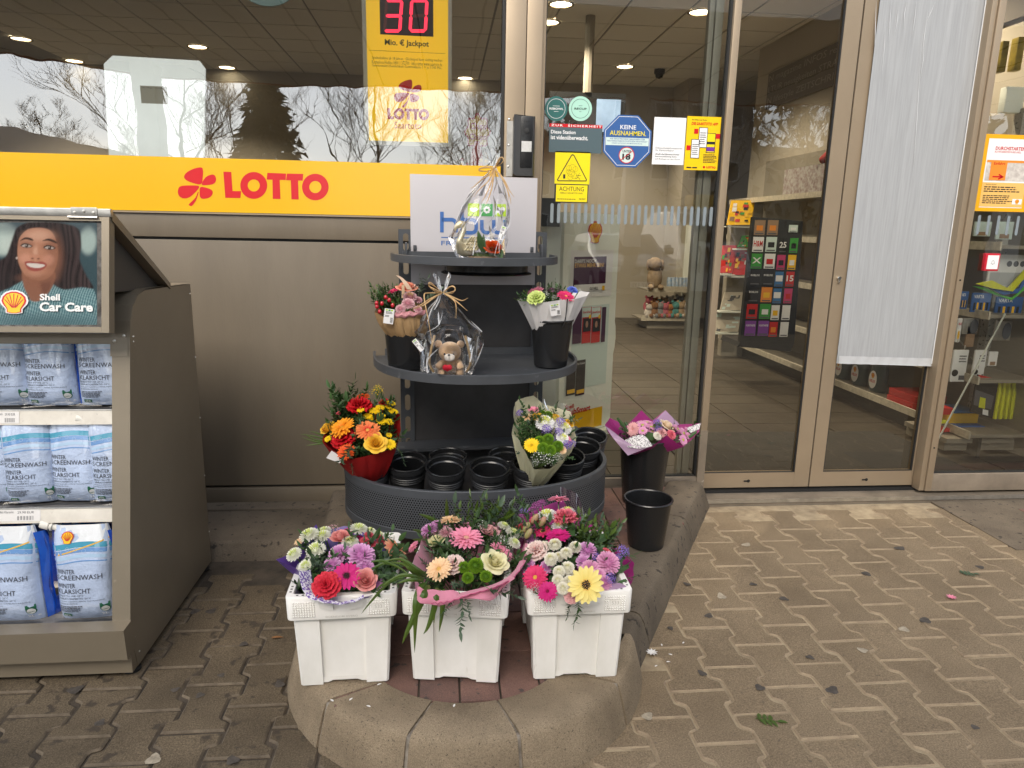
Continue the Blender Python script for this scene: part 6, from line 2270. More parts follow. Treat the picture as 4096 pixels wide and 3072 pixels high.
def bouquet(name,label,root,neck,items,conv,ymap,cam=0.35,up=0.2,group='wrapped flower bouquets',rscale=1.0):
 """items: (kind, x, y, radius, colour[, pull]) in the coordinates of one enlarged view; ymap(py, px) gives the depth"""
 t=thing(name,label,'bouquet',tuple(root),0,group)
 neck=Vector(neck)
 stems=MB()
 heads=[]
 for it in items:
  kind,x,y,r_,colr=it[:5]
  pull=it[5]if len(it)>5 else 0.0
  px,py=conv(x,y)
  p=A(px,py,y=ymap(px,py)-pull)
  s=abs(conv(x+r_,y)[0]-px)*mpp(p)*rscale
  fc=facing_of(p,neck,up,cam)
  if len(it)>6:
   fc=(fc+Vector(it[6])).normalized()
  flower(t,kind,p,fc,s,colr)
  heads.append((p,s))
  q=p-fc*s*0.3
  stems.tube(spline([q,q-fc*s*0.8,neck.lerp(q,0.35),neck],6),0.0022,4,caps=False)
 stuff(stems.build('stems',[m_stem],t))
 return t,heads
def fill_green(t,neck,pts_fn,n,kinds,ln,seed=1):
 r_=random.Random(seed)
 neck=Vector(neck)
 for k in range(int(n*1.4)):
  p=Vector(pts_fn(r_))
  d=(p-neck).normalized()
  d=(d+Vector((r_.uniform(-.45,.45),r_.uniform(-.45,.45),r_.uniform(-.1,.5)))).normalized()
  kd,m=r_.choice(kinds)
  L_=ln*r_.uniform(0.7,1.25)
  greenery(t,kd,p-d*L_*0.6,d,L_,m,spin=r_.uniform(0,6.28))
  # BOUQUETS
m_wpurple=mat('wrap_purple',(0.115,0.052,0.30),0.4,noise=0.2,nscale=9,translucent=0.25)
m_wdots=mat('wrap_dotted',(0.16,0.08,0.36),0.4,spots=0.45,spotcol=(0.72,0.70,0.76),spotscale=170,translucent=0.2)
m_wlilac=mat('wrap_lilac',(0.46,0.30,0.46),0.4,noise=0.2,nscale=9,translucent=0.3)
m_wpink=mat('wrap_pink_felt',(0.66,0.24,0.335),0.8,noise=0.12,nscale=14,bump=0.0004,bscale=500,translucent=0.2,sheen=0.3)
m_wpinkl=mat('wrap_pink_thread',(0.48,0.08,0.19),0.7)
m_wmag=mat('wrap_magenta',(0.33,0.018,0.175),0.38,noise=0.2,nscale=9,translucent=0.25)
m_wred=mat('wrap_red',(0.36,0.008,0.008),0.6,noise=0.2,nscale=18,translucent=0.2,bump=0.0004,bscale=400)
m_wyel=mat('wrap_pale_yellow',(0.84,0.79,0.54),0.42,noise=0.12,nscale=11,translucent=0.5,bump=0.003,bscale=22)
m_wwhite=mat('wrap_white_paper',(0.72,0.70,0.69),0.5,noise=0.10,nscale=6,translucent=0.25,bump=0.003,bscale=12)
m_wkraft=mat('wrap_kraft',(0.42,0.27,0.13),0.65,noise=0.25,nscale=14,bump=0.003,bscale=18)
m_wjute=mat('wrap_rose_net',(0.30,0.10,0.115),0.8,spots=0.5,spotcol=(0.48,0.22,0.235),spotscale=330,bump=0.001,bscale=420)
m_wnet=mat('wrap_silver_net',(0.12,0.11,0.12),0.5,spots=0.47,spotcol=(0.60,0.58,0.58),spotscale=200)
m_cello=glass_mat('cellophane',refl=0.75,tint=(0.985,0.985,0.99),rough=0.07,wave=0.006)
m_cellop=glass_mat('cellophane_pink',refl=0.3,tint=(0.86,0.55,0.70),rough=0.4)
m_tag=mat('tag_white',(0.78,0.77,0.77),0.45)
m_raffia=mat('raffia',(0.55,0.37,0.18),0.6,noise=0.4,nscale=50,col2=(0.40,0.24,0.10),translucent=0.1)
def lerp_map(y0,d0,y1,d1,cx=None,bulge=0.0,hw=100):
 def f(px,py):
  t=(py-y0)/(y1-y0)
  b=bulge*max(0.0,1-((px-cx)/hw)**2)if cx else 0.0
  return d0+(d1-d0)*t-b
 return f
 # left crate: purple wrap.  view: origin (1050,1950), scale .5125
v1=lambda x,y:((1050+x*.51249)/K4,(1950+y*.51249)/K4)
n1=Vector(c1)+Vector((0.0,0.0,0.12))
ym1=lerp_map(1130,-1.30,1300,-1.60,745,0.03,140)
it1=[('mum_white',365,375,75,'white'),('gerbera',320,405,72,'peach',-0.03),('mum_white',468,385,66,'white',-0.01),('mum_white',418,492,78,'white',0.01),('mum_white',248,525,62,'white',0.02),('mum_white',342,615,58,'white',0.03),('mum_white',480,345,55,'white',-0.04),('rose',607,385,64,'rosepink',0.0),('mum_white',748,328,68,'white',-0.02),('mum_white',682,432,66,'white',0.0),('mum_white',838,345,48,'white',-0.03),('mum_white',900,375,52,'white',-0.03),('gerbera_dark',668,345,66,'magenta',-0.06),('gerbera_dark',738,400,60,'magenta',-0.04),('carnation',830,372,34,'coral',0.0),('carnation',910,395,34,'coral',0.0),('carnation',800,418,36,'coral',0.0),('carnation',860,438,32,'coral',0.01),('carnation',925,428,30,'coral',0.0),('mum_pink',605,520,82,'lilac',0.0),('mum_pink',770,535,104,'lilac',0.02),('mum_pink',545,610,70,'lilac',0.0),('mum_pink',805,625,66,'lilac',0.01),('mum_pink',690,500,60,'lilac',-0.01),('mum_pink',715,600,50,'lilac',-0.02),('carnation',500,765,102,'redcoral',0.05),('gerbera_dark',655,690,102,'magenta',0.06),('rose',803,722,74,'rosepink',0.05),('mum_pink',880,745,58,'lilac',0.01),('mum_pink',850,800,40,'lilac',0.0),('gerbera_dark',1030,490,96,'peachred',0.0,(0.25,0,-0.1))]
b1,h1=bouquet('bouquet','mixed pink, white and purple bouquet in purple wrap in the left white crate',(c1[0],c1[1],0.2),n1,it1,v1,ym1)
def in_view(v,ym,x0,x1,y0,y1,back=0.02):
 def f(r_):
  px,py=v(r_.uniform(x0,x1),r_.uniform(y0,y1))
  return A(px,py,y=ym(px,py)+back-0.012+r_.uniform(0,0.035))
 return f
fill_green(b1,n1,in_view(v1,ym1,330,1000,420,830),46,[('pist',m_green),('ruscus',m_green),('myrt',m_green2),('box',m_green)],0.105,3)
fill_green(b1,n1,in_view(v1,ym1,850,1040,480,760),18,[('pist',m_green),('myrt',m_green2),('ruscus',m_green)],0.12,4)
for x,y,dx in((520,340,-0.25),(560,330,0.3)):
 p=A(*v1(x,y),y=-1.28)
 flower(b1,'wax',p,(dx,0,1),0.018,'dusty')
P1=lambda x,y,d:A(*v1(x,y),y=d)
rim1=[P1(115,560,-1.47),P1(205,525,-1.42),P1(330,420,-1.33),P1(418,285,-1.24),P1(450,345,-1.22),P1(640,300,-1.22),P1(850,330,-1.22),P1(1000,480,-1.24),P1(1030,640,-1.32),P1(1035,775,-1.52),P1(980,800,-1.57),P1(830,845,-1.62),P1(640,895,-1.64),P1(480,885,-1.64),P1(360,830,-1.625),P1(290,660,-1.57),P1(275,645,-1.54)]
wrap_sheet(b1,'wrapping_paper',[m_wpurple],n1,rim1,wrinkle=0.003,seed=4,nz=10)
dt=MB()
e0=spline([P1(285,640,-1.575),P1(295,730,-1.61),P1(350,850,-1.638),P1(480,892,-1.650),P1(640,902,-1.652),P1(800,860,-1.633)],20)
e1=spline([P1(375,635,-1.545),P1(398,760,-1.59),P1(430,830,-1.625),P1(520,872,-1.640),P1(650,885,-1.645),P1(790,835,-1.627)],20)
dt.grid(lambda u,v:e0[int(round(u*20))].lerp(e1[int(round(u*20))],v)+Vector((0,-0.008*math.sin(v*3.1)-0.003,0.002*math.sin(u*40))),20,4)
dt.build('dotted_paper',[m_wdots],b1)
for pts in([(850,580),(930,570),(1010,600),(1090,640),(1150,690)],[(850,640),(950,590),(1040,610),(1100,650)],[(1090,700),(990,740),(900,830),(830,910),(772,985)],[(1100,705),(1010,720),(920,770),(890,810)]):
 Q=[P1(x,y,-1.56-0.0012*max(0,y-640)*(0.55))for x,y in pts]
 gb=MB()
 blade(gb,spline(Q,14),0.007)
 gb.build('grass_blade',[m_palm],b1)
 # middle crate: pink felt wrap.  view: origin (1400,2150), scale .5425  and (1650,1950) .5124
v2=lambda x,y:((1650+x*.51241)/K4,(1950+y*.51241)/K4)
n2=Vector(c2)+Vector((0.0,-0.02,0.14))
ym2=lerp_map(1105,-1.26,1300,-1.62,1010,0.04,130)
it2=[('gerbera_full',298,262,84,'peach',-0.02,(0,0,.3)),('mum_pink',132,335,66,'lilac',0),('mum_pink',188,300,58,'lilac',-0.02),('mum_pink',262,355,56,'dusty',0.01),('rose',186,418,58,'creamrose',0.0),('gerbera_full',418,405,128,'pink',0.03),('gyp',545,310,52,'tinywhite',0),('rose',600,342,66,'palepink',0.0),('mum_white',713,305,52,'white',-0.01),('mum_white',780,358,58,'white',0.0),('mum_white',790,435,54,'white',0.01),('mum_white',830,360,50,'white',-0.01),('gyp',690,425,55,'tinywhite',0.0),('gyp',740,470,42,'tinywhite',0.0),('gerbera_full',690,512,100,'pink',0.0,(0.3,0,0.1)),('rose_open',645,580,88,'creamrose',0.04),('gerbera_full',208,640,98,'peach',0.05),('carnation',322,600,76,'palecarn',0.03),('button',402,625,44,'green',0.03),('button',494,612,58,'green',0.04),('button',545,590,46,'green',0.02),('button',432,705,42,'green',0.04),('button',573,695,46,'green',0.06),('gyp',480,330,34,'tinywhite',-0.02),('gerbera_full',10,465,52,'pink',0.0,(-.4,0,0))]
b2,h2=bouquet('bouquet','pink, cream and green bouquet in pink felt wrap in the middle crate',(c2[0],c2[1],0.2),n2,it2,v2,ym2)
fill_green(b2,n2,in_view(v2,ym2,80,820,330,770),60,[('pist',m_green),('ruscus',m_green),('myrt',m_green),('fine',m_green2)],0.10,5)
fill_green(b2,n2,in_view(v2,ym2,330,830,190,300,0.05),16,[('myrt',m_green3),('ruscus',m_green2),('fine',m_green3)],0.11,6)
P2=lambda x,y,d:A(*v2(x,y),y=d)
rim2=[P2(20,790,-1.64),P2(0,640,-1.56),P2(30,520,-1.48),P2(80,370,-1.33),P2(230,300,-1.22),P2(480,265,-1.18),P2(680,270,-1.18),P2(820,380,-1.24),P2(900,415,-1.34),P2(920,455,-1.40),P2(880,560,-1.48),P2(800,690,-1.60),P2(770,715,-1.63),P2(650,770,-1.68),P2(450,830,-1.70),P2(280,900,-1.705),P2(150,915,-1.70),P2(40,880,-1.68)]
wrap_sheet(b2,'felt_wrap',[m_wpink],n2,rim2,wrinkle=0.004,seed=9,nz=10)
rt=MB()
ri=[Vector(p)for p in rim2]
edge=spline([P2(925,440,-1.40),P2(890,560,-1.495),P2(800,690,-1.612),P2(650,772,-1.692),P2(450,832,-1.712),P2(280,897,-1.717),P2(150,908,-1.712),P2(45,870,-1.692),P2(22,785,-1.652)],44)
ins_=spline([P2(880,430,-1.39),P2(845,550,-1.48),P2(775,668,-1.60),P2(640,748,-1.672),P2(450,800,-1.692),P2(290,835,-1.697),P2(160,840,-1.692),P2(90,820,-1.672),P2(70,760,-1.632)],44)
rt.grid(lambda u,v:edge[int(round(u*44))].lerp(ins_[int(round(u*44))],v)+Vector((0,-0.012*math.sin(v*3.1)-0.002,0.004*math.sin(v*3.1))),44,4)
rt.build('rolled_edge',[m_wpink],b2)
bi=MB()
B0=spline([P2(x,y,-1.716 if 30<x<640 else-1.66)for x,y in((22,800),(45,880),(150,912),(290,895),(430,852),(600,880),(700,790),(795,692))],40)
B1=spline([P2(x,y,-1.69 if 30<x<640 else-1.64)for x,y in((40,765),(90,785),(180,795),(290,795),(420,822),(560,785),(680,735),(790,684))],40)
bi.grid(lambda u,v:B0[int(round(u*40))].lerp(B1[int(round(u*40))],v)+Vector((0,-0.010*math.sin(v*3.1)-0.004,0.002*math.sin(u*30))),40,5)
bi.build('felt_bib',[m_wpink],b2)
zg=MB()
zp=[edge[k].lerp(ins_[k],0.18 if k%2 else 0.42)+Vector((0,-0.0135,0.003))for k in range(45)]
zg.tube(zp,0.0011,4)
zg.build('zigzag_seam',[m_wpinkl],b2)
for pts,w in(([(100,745),(60,800),(30,900),(22,1050),(16,1290)],0.021),([(130,760),(95,830),(40,950),(-40,1120),(-80,1220)],0.019),([(190,780),(185,850),(165,960),(120,1090),(85,1145)],0.016),([(215,790),(195,860),(172,960),(168,1060)],0.012),([(245,790),(240,880),(225,1020),(207,1128)],0.013),([(110,690),(40,640),(-90,560),(-220,575)],0.010),([(90,720),(0,690),(-110,690),(-240,770)],0.010),([(100,700),(20,650),(-60,600),(-180,580)],0.010),([(90,730),(20,720),(-50,725),(-120,750)],0.010),([(60,700),(-10,640),(-60,610)],0.012)):
 Q=[]
 for k,(x,y)in enumerate(pts):
  d=-1.655 if k==0 else(-1.715 if y>800 else-1.69)
  Q.append(P2(x,y,d))
 pg=MB()
 blade(pg,spline(Q,16),w)
 pg.build('palm_blade',[m_palm],b2)
for pts,w in(([(270,260),(268,170),(265,85)],0.012),([(250,290),(140,240),(50,205)],0.013),([(560,250),(640,185),(722,112)],0.019),([(580,250),(660,200),(700,150)],0.016),([(700,260),(760,190),(770,170)],0.012),([(640,265),(730,240),(800,195)],0.013),([(130,410),(60,412),(0,405)],0.012),([(110,360),(50,340),(0,330)],0.010),([(120,500),(60,490),(10,500)],0.010),([(500,270),(498,180),(512,95)],0.012)):
 pg=MB()
 blade(pg,spline([P2(x,y,-1.26-0.02*k)for k,(x,y)in enumerate(pts)],12),w)
 pg.build('palm_blade',[m_palm],b2)
for x,y,L_,d in((360,800,0.10,(0.15,-.35,-1)),(560,770,0.09,(0.9,-.4,-.1)),(310,820,0.06,(-0.2,-.35,-.9)),(390,820,0.06,(0.5,-.35,-.9))):
 greenery(b2,'pist',P2(x,y,-1.70),d,L_,m_green2)
 # right crate: magenta wrap
n3=Vector(c3)+Vector((0.0,0.0,0.14))
ym3=lerp_map(1085,-1.24,1300,-1.63,1255,0.03,120)
it3=[('gerbera_full',1140,100,78,'pink',-0.06,(0,0,.5)),('statice',975,150,46,'violet',-0.02),('statice',940,185,40,'violet',-0.01),('statice',1010,130,40,'violet',-0.03),('statice',872,195,36,'purple',0),('statice',860,225,34,'violet',0),('mum_white',1050,225,78,'purewhite',0.01),('carnation',1190,235,92,'pinkcarn',0.01),('mum_white',1150,310,68,'purewhite',0.0),('mum_white',1210,190,60,'purewhite',-0.04),('carnation',965,255,50,'coral',0.0),('gerbera_dark',1020,345,76,'hotpink',0.0,(0,0,.3)),('gerbera_full',1135,385,92,'magenta',0.02,(0,0,.35)),('carnation',965,495,84,'palecarn',0.02),('pompon',1112,450,50,'offwhite',0.03),('pompon',1035,465,46,'offwhite',0.01),('pompon',1270,470,48,'offwhite',0.02),('pompon',1200,515,48,'offwhite',0.04),('pompon',1082,562,52,'offwhite',0.04),('pompon',1140,545,40,'offwhite',0.02),('pompon',1210,630,50,'offwhite',0.05),('pompon',1145,660,46,'offwhite',0.05),('pompon',1135,728,46,'offwhite',0.05),('pompon',1225,735,48,'offwhite',0.04),('pompon',1175,788,46,'offwhite',0.055),('pompon',1225,690,40,'offwhite',0.02),('mum_pink',1365,495,76,'lilac',0.01),('mum_pink',1525,590,92,'mauve',0.03),('mum_pink',1390,640,74,'mauve',0.02),('mum_pink',1340,590,66,'lilac',0.0),('mum_pink',1500,745,58,'mauve',0.03),('mum_pink',1455,690,58,'mauve',0.02),('carnation',1510,515,46,'coral',-0.01),('statice',1640,500,52,'purple',0.01),('statice',1430,545,48,'purple',0.0),('statice',1600,555,32,'purple',0.0),('statice',1545,715,46,'purple',0.05),('gerbera_full',960,705,98,'hotpink',0.05),('gerbera_full',1055,815,80,'magenta',0.04,(0,0,.3)),('wax',955,785,46,'dusty',0.06),('gyp',950,815,40,'tinywhite',0.05),('gerbera_dark',1352,760,130,'paleyel',0.09,(0.05,-0.3,-0.1)),('mum_pink',900,610,60,'lilac',0),('mum_pink',1050,620,54,'lilac',-0.01),('carnation',845,315,44,'coral',-0.02),('carnation',1240,850,52,'palepink',0.03),('mum_pink',1260,700,40,'mauve',0.0),('mum_pink',940,400,50,'lilac',-0.02)]
b3,h3=bouquet('bouquet','pink and white bouquet with a large pale yellow gerbera in the right crate',(c3[0],c3[1],0.2),n3,it3,v2,ym3)
fill_green(b3,n3,in_view(v2,ym3,880,1600,330,820),50,[('pist',m_green),('ruscus',m_green),('myrt',m_green),('box',m_green2)],0.10,8)
fill_green(b3,n3,in_view(v2,ym3,1280,1540,320,470),22,[('myrt',m_green3),('pist',m_green2),('ruscus',m_green3)],0.10,9)
P3=P2
rim3=[P3(850,640,-1.50),P3(820,420,-1.36),P3(840,230,-1.22),P3(1000,160,-1.16),P3(1170,90,-1.12),P3(1240,200,-1.13),P3(1310,230,-1.14),P3(1480,350,-1.22),P3(1570,460,-1.32),P3(1735,590,-1.42),P3(1720,720,-1.52),P3(1680,800,-1.58),P3(1560,838,-1.605),P3(1300,850,-1.615),P3(1000,850,-1.615),P3(880,790,-1.58)]
wrap_sheet(b3,'wrapping_paper',[m_wmag],n3,rim3,wrinkle=0.003,seed=12,nz=10)
fp=MB()
fp.grid(lambda u,v:P3(1480+185*u+20*v,845-100*v*(0.55+0.9*(1-u)*u*2)+8*u-8,-1.625+0.012*v)+Vector((0,-0.004*math.sin(u*5),0)),8,4)
fp.build('lilac_paper',[m_wlilac],b3)
ce=MB()
Q0=[P3(1155,-5,-1.10),P3(1230,20,-1.10),P3(1290,60,-1.11),P3(1340,200,-1.13)]
Q1=[P3(1160,170,-1.14),P3(1230,230,-1.15),P3(1300,260,-1.16),P3(1370,330,-1.18)]
ce.grid(lambda u,v:spline(Q0,12)[int(round(u*12))].lerp(spline(Q1,12)[int(round(u*12))],v)+Vector((0,0.006*math.sin(u*21),0)),12,4)
ce.build('pink_cellophane',[m_cellop],b3,angle=0)
for a,b_,w in(((1205,262),(1240,380),85),((1440,420),(1560,350),60),((1590,660),(1690,610),45),((1600,770),(1680,730),60),((1100,340),(1180,330),30),((1580,650),(1640,560),30)):
 pa,pb=P3(a[0],a[1],ym3(*v2(*a))-0.01),P3(b_[0],b_[1],ym3(*v2(*b_))-0.02)
 sl_=MB()
 blade(sl_,[pa,pa.lerp(pb,.4),pa.lerp(pb,.98),pa.lerp(pb,1.0)],w*.512/K4*mpp(pa))
 sl_.build('cut_leaf',[m_green],b3)
for x,y,L_,d in((1290,860,0.07,(0.1,-.35,-1)),(1260,870,0.05,(-.5,-.3,-.6)),(840,700,0.06,(-.8,-.3,-.2)),(905,300,0.1,(-.3,-.1,1))):
 greenery(b3,'pist',P3(x,y,-1.64 if y>800 else-1.5),d,L_,m_green)
for x,y in((1015,265),(955,245),(890,310),(905,360)):
 p=P3(x,y,ym3(*v2(x,y))-0.03)
 MB().ball(p,0.010,0.010,0.019,10,7,rot=Quaternion((0,1,0),0.5)).build('lily_bud',[mat('bud',(0.42,0.16,0.14),0.5,noise=0.5,nscale=60,col2=(0.25,0.28,0.08))],b3)
 # red and orange bouquet in the tray.  view (1200,1500) .5877
v4=lambda x,y:((1200+x*.58770)/K4,(1500+y*.58770)/K4)
pp=pot_pos[0]
n4=Vector((pp.x,pp.y,0.49))
ym4=lerp_map(850,pp.y+0.06,1000,pp.y-0.09,780,0.04,90)
it4=[('carnation',402,208,76,'red',0.0),('gerbera_full',430,150,44,'scarlet',-0.04),('gerbera_full',460,382,82,'orangered',0.03),('rose_open',515,462,64,'yellowrose',0.05),('gerbera_full',290,362,86,'orange',0.02,(-.2,-.1,.2)),('carnation',295,430,80,'red',0.01),('gerbera_full',315,525,58,'scarlet',0.03),('rose',190,362,46,'yellowrose',0.0),('carnation',580,190,40,'red',-0.03),('daisy',545,222,32,'yellow'),('daisy',505,245,38,'yellow'),('daisy',618,192,32,'yellow'),('daisy',635,248,34,'yellow'),('daisy',412,238,26,'yellow',0.03),('daisy',462,282,34,'yellow'),('daisy',555,315,36,'yellow'),('daisy',608,320,32,'yellow'),('daisy',605,410,22,'yellow'),('daisy',612,472,40,'yellow',0.04),('daisy',190,435,26,'yellow',0.02),('daisy',560,275,24,'yellow'),('daisy',600,220,22,'yellow'),('carnation',262,262,16,'coral'),('carnation',165,370,18,'red'),('daisy',480,300,18,'yellow')]
b4,h4=bouquet('bouquet','red, orange and yellow bouquet in red wrap at the left end of the tray',(pp.x,pp.y,0.5),n4,it4,v4,ym4)
fill_green(b4,n4,in_view(v4,ym4,230,640,190,520),44,[('pist',m_green),('ruscus',m_green),('myrt',m_green)],0.10,15)
fill_green(b4,n4,in_view(v4,ym4,250,420,140,330,0.04),18,[('pist',m_green),('myrt',m_green)],0.13,16)
P4=lambda x,y,dy=0.0:A(*v4(x,y),y=pp.y+dy)
rim4=[P4(150,455,-0.09),P4(180,360,-0.02),P4(300,220,0.08),P4(480,190,0.09),P4(640,250,0.06),P4(680,270,0.03),P4(685,360,0.0),P4(660,440,-0.04),P4(640,500,-0.09),P4(540,530,-0.13),P4(440,555,-0.145),P4(340,575,-0.14),P4(240,520,-0.12)]
wrap_sheet(b4,'red_wrap',[m_wred],n4-Vector((0,0,0.05)),rim4,wrinkle=0.002,seed=20,nz=8,belly=0.012)
wp=MB()
wp.add([P4(215,515,-0.115),P4(178,565,-0.12),P4(270,600,-0.125),P4(305,570,-0.12)],[(0,1,2,3)])
wp.build('white_sleeve',[m_wwhite],b4,smooth=False)
for pts in([(200,450),(110,420),(0,402)],[(200,455),(100,440),(30,400)],[(200,460),(120,470),(40,480)],[(210,440),(130,400),(60,380)],[(200,465),(110,455),(10,425)]):
 gb=MB()
 blade(gb,spline([P4(x,y,-0.04-0.01*k)for k,(x,y)in enumerate(pts)],12),0.005)
 gb.build('grass_blade',[m_palm],b4)
for x,y,L_,d in((350,470,0.10,(-.05,-.5,-.25)),(660,500,0.06,(0.5,-.3,-.5)),(365,560,0.05,(-.2,-.4,-.6))):
 greenery(b4,'pist',P4(x,y,-0.12),d,L_,m_green2)
flower(b4,'gyp',P4(525,120,0.05),(0.05,0,1),0.026,'yellow')
flower(b4,'gyp',P4(530,95,0.05),(0.05,0,1),0.018,'yellow')
# pale yellow wrapped bouquet in the tray
pp5=pot_pos[4]
n5=Vector((pp5.x+.01,pp5.y,0.50))
ym5=lerp_map(870,pp5.y+0.06,1020,pp5.y-0.10,1185,0.05,70)
it5=[('gerbera',1578,480,54,'yellow',0.05),('mum_white',1665,330,66,'purewhite',0.0),('mum_white',1790,362,56,'purewhite',0.0),('mum_white',1730,320,54,'purewhite',-0.02),('mum_white',1785,430,44,'purewhite',0.02),('button',1690,437,36,'green',0.03),('button',1632,450,34,'green',0.03),('button',1655,500,38,'green',0.05),('button',1705,515,36,'green',0.05),('button',1755,485,36,'green',0.04),('button',1690,275,28,'green',-0.02),('button',1645,262,24,'green',-0.02),('button',1740,520,26,'green',0.03),('button',1672,470,28,'green',0.02),('gerbera_full',1590,240,40,'pink',-0.02),('gerbera_full',1550,290,36,'peach',0.0),('rose',1615,285,32,'yellowrose',0.0),('rose',1735,285,26,'yellowrose',-0.02),('rose',1828,330,30,'yellowrose',0.0),('statice',1770,320,34,'purple',0.01),('statice',1680,372,36,'purple',0.02),('statice',1760,388,32,'purple',0.02),('statice',1495,262,28,'purple',0.0),('statice',1815,480,36,'purple',0.03),('statice',1855,465,24,'purple',0.02),('gerbera_full',1815,440,36,'pink',0.0),('gerbera_full',1785,510,30,'peach',0.03),('statice',1720,440,24,'purple',0.01),('gyp',1620,560,46,'tinywhite',0.06),('gyp',1690,575,44,'tinywhite',0.06),('gyp',1755,560,36,'tinywhite',0.05),('gyp',1600,600,28,'tinywhite',0.05)]
b5,h5=bouquet('bouquet','white, green and yellow bouquet in tall pale yellow paper in the tray',(pp5.x,pp5.y,0.5),n5,it5,v4,ym5,cam=0.5)
fill_green(b5,n5,in_view(v4,ym5,1510,1820,270,570),30,[('pist',m_green),('box',m_green),('myrt',m_green2)],0.085,22)
fill_green(b5,n5,in_view(v4,ym5,1500,1620,250,450,0.0),12,[('box',m_green),('myrt',m_green)],0.09,23)
P5=lambda x,y,dy=0.0:A(*v4(x,y),y=pp5.y+dy)
rim5=[P5(1445,400,-0.06),P5(1455,230,0.02),P5(1480,165,0.06),P5(1590,140,0.10),P5(1660,200,0.12),P5(1760,225,0.12),P5(1840,250,0.09),P5(1885,420,0.0),P5(1850,520,-0.06),P5(1790,580,-0.11),P5(1700,640,-0.135),P5(1590,640,-0.14),P5(1530,520,-0.13),P5(1480,430,-0.10)]
wrap_sheet(b5,'yellow_paper',[m_wyel],n5-Vector((0,0,0.06)),rim5,wrinkle=0.004,seed=25,nz=10,r0=0.04)
ce=MB()
C0=spline([P5(1590,145,0.09),P5(1640,130,0.10),P5(1662,160,0.10),P5(1690,230,0.1),P5(1780,190,0.09),P5(1850,245,0.06),P5(1888,420,-0.02)],18)
C1=spline([P5(1590,220,0.08),P5(1640,230,0.08),P5(1680,250,0.09),P5(1720,260,0.09),P5(1790,270,0.07),P5(1830,320,0.04),P5(1850,430,-0.03)],18)
ce.grid(lambda u,v:C0[int(round(u*18))].lerp(C1[int(round(u*18))],v),18,3)
ce.build('clear_film',[m_cello],b5)
# purple bouquet in the tall floor bucket.  view (2300,1500) .4821
v6=lambda x,y:((2300+x*.48209)/K4,(1500+y*.48209)/K4)
n6=Vector((pb1.x,pb1.y,0.40))
yb=pb1.y
ym6=lerp_map(900,yb+0.08,975,yb-0.08,1410,0.02,90)
it6=[('gerbera_full',482,450,58,'palepink',0.03,(-.2,-.2,-.3)),('daisy',560,418,48,'mauve',0.01),('daisy',562,465,42,'mauve',0.03),('daisy',632,432,46,'mauve',0.0),('daisy',600,395,44,'mauve',-0.02),('daisy',540,395,36,'mauve',-0.02),('statice',680,400,40,'purple',0.02),('statice',690,450,36,'purple',0.02),('button',682,425,34,'green',0.015),('rose_open',765,420,60,'creamy',0.0),('carnation',720,480,44,'palepink',0.02),('carnation',685,505,34,'offwhite',0.02),('carnation',800,495,38,'pinkcarn',0.04),('daisy',900,485,48,'mauve',0.02),('daisy',895,540,46,'mauve',0.05),('daisy',850,450,46,'mauve',0.0),('daisy',935,470,44,'mauve',0.0),('daisy',820,440,36,'mauve',-0.02),('daisy',940,510,40,'mauve',0.02),('daisy',640,470,36,'mauve',-0.01)]
b6,h6=bouquet('bouquet','mauve daisy bouquet in magenta and lilac paper in the tall floor bucket',(pb1.x,pb1.y,0.42),n6,it6,v6,ym6,cam=0.5)
fill_green(b6,n6,in_view(v6,ym6,380,1000,440,580),26,[('ruscus',m_green),('box',m_green)],0.07,31)
P6=lambda x,y,dy=0.0:A(*v6(x,y),y=yb+dy)
rim6=[P6(245,415,-0.03),P6(290,355,0.06),P6(430,420,0.10),P6(552,292,0.13),P6(640,380,0.13),P6(750,292,0.13),P6(870,410,0.11),P6(1045,400,0.05),P6(1030,470,-0.02),P6(940,560,-0.09),P6(890,600,-0.115),P6(760,500,-0.135),P6(640,590,-0.14),P6(480,660,-0.13),P6(380,600,-0.10),P6(290,500,-0.07)]
wrap_sheet(b6,'magenta_paper',[m_wmag],n6-Vector((0,0,0.02)),rim6,wrinkle=0.002,seed=33,nz=8,r0=0.075)
fp=MB()
L0_=spline([P6(246,417,-0.04),P6(300,500,-0.085),P6(380,600,-0.118),P6(440,668,-0.142)],12)
L1_=spline([P6(320,470,-0.05),P6(440,560,-0.115),P6(560,600,-0.155),P6(640,590,-0.155)],12)
fp.grid(lambda u,v:L0_[int(round(u*12))].lerp(L1_[int(round(u*12))],v),12,4)
fp.build('lilac_paper',[m_wlilac],b6)
fp=MB()
N0=spline([P6(405,545,-0.10),P6(480,510,-0.115),P6(570,500,-0.12),P6(640,580,-0.15)],10)
N1=spline([P6(440,600,-0.135),P6(520,610,-0.15),P6(580,605,-0.155),P6(640,590,-0.158)],10)
fp.grid(lambda u,v:N0[int(round(u*10))].lerp(N1[int(round(u*10))],v),10,3)
fp.build('silver_net',[m_wnet],b6)
fp=MB()
fp.add([P6(920,440,0.02),P6(1045,398,0.03),P6(1030,450,0.0),P6(960,480,-0.02)],[(0,1,2,3)])
fp.build('silver_net',[m_wnet],b6)
fp=MB()
fp.add([P6(680,362,0.10),P6(750,293,0.115),P6(870,412,0.09),P6(760,440,0.08)],[(0,1,2,3)])
fp.build('lilac_paper',[m_wlilac],b6,smooth=False)
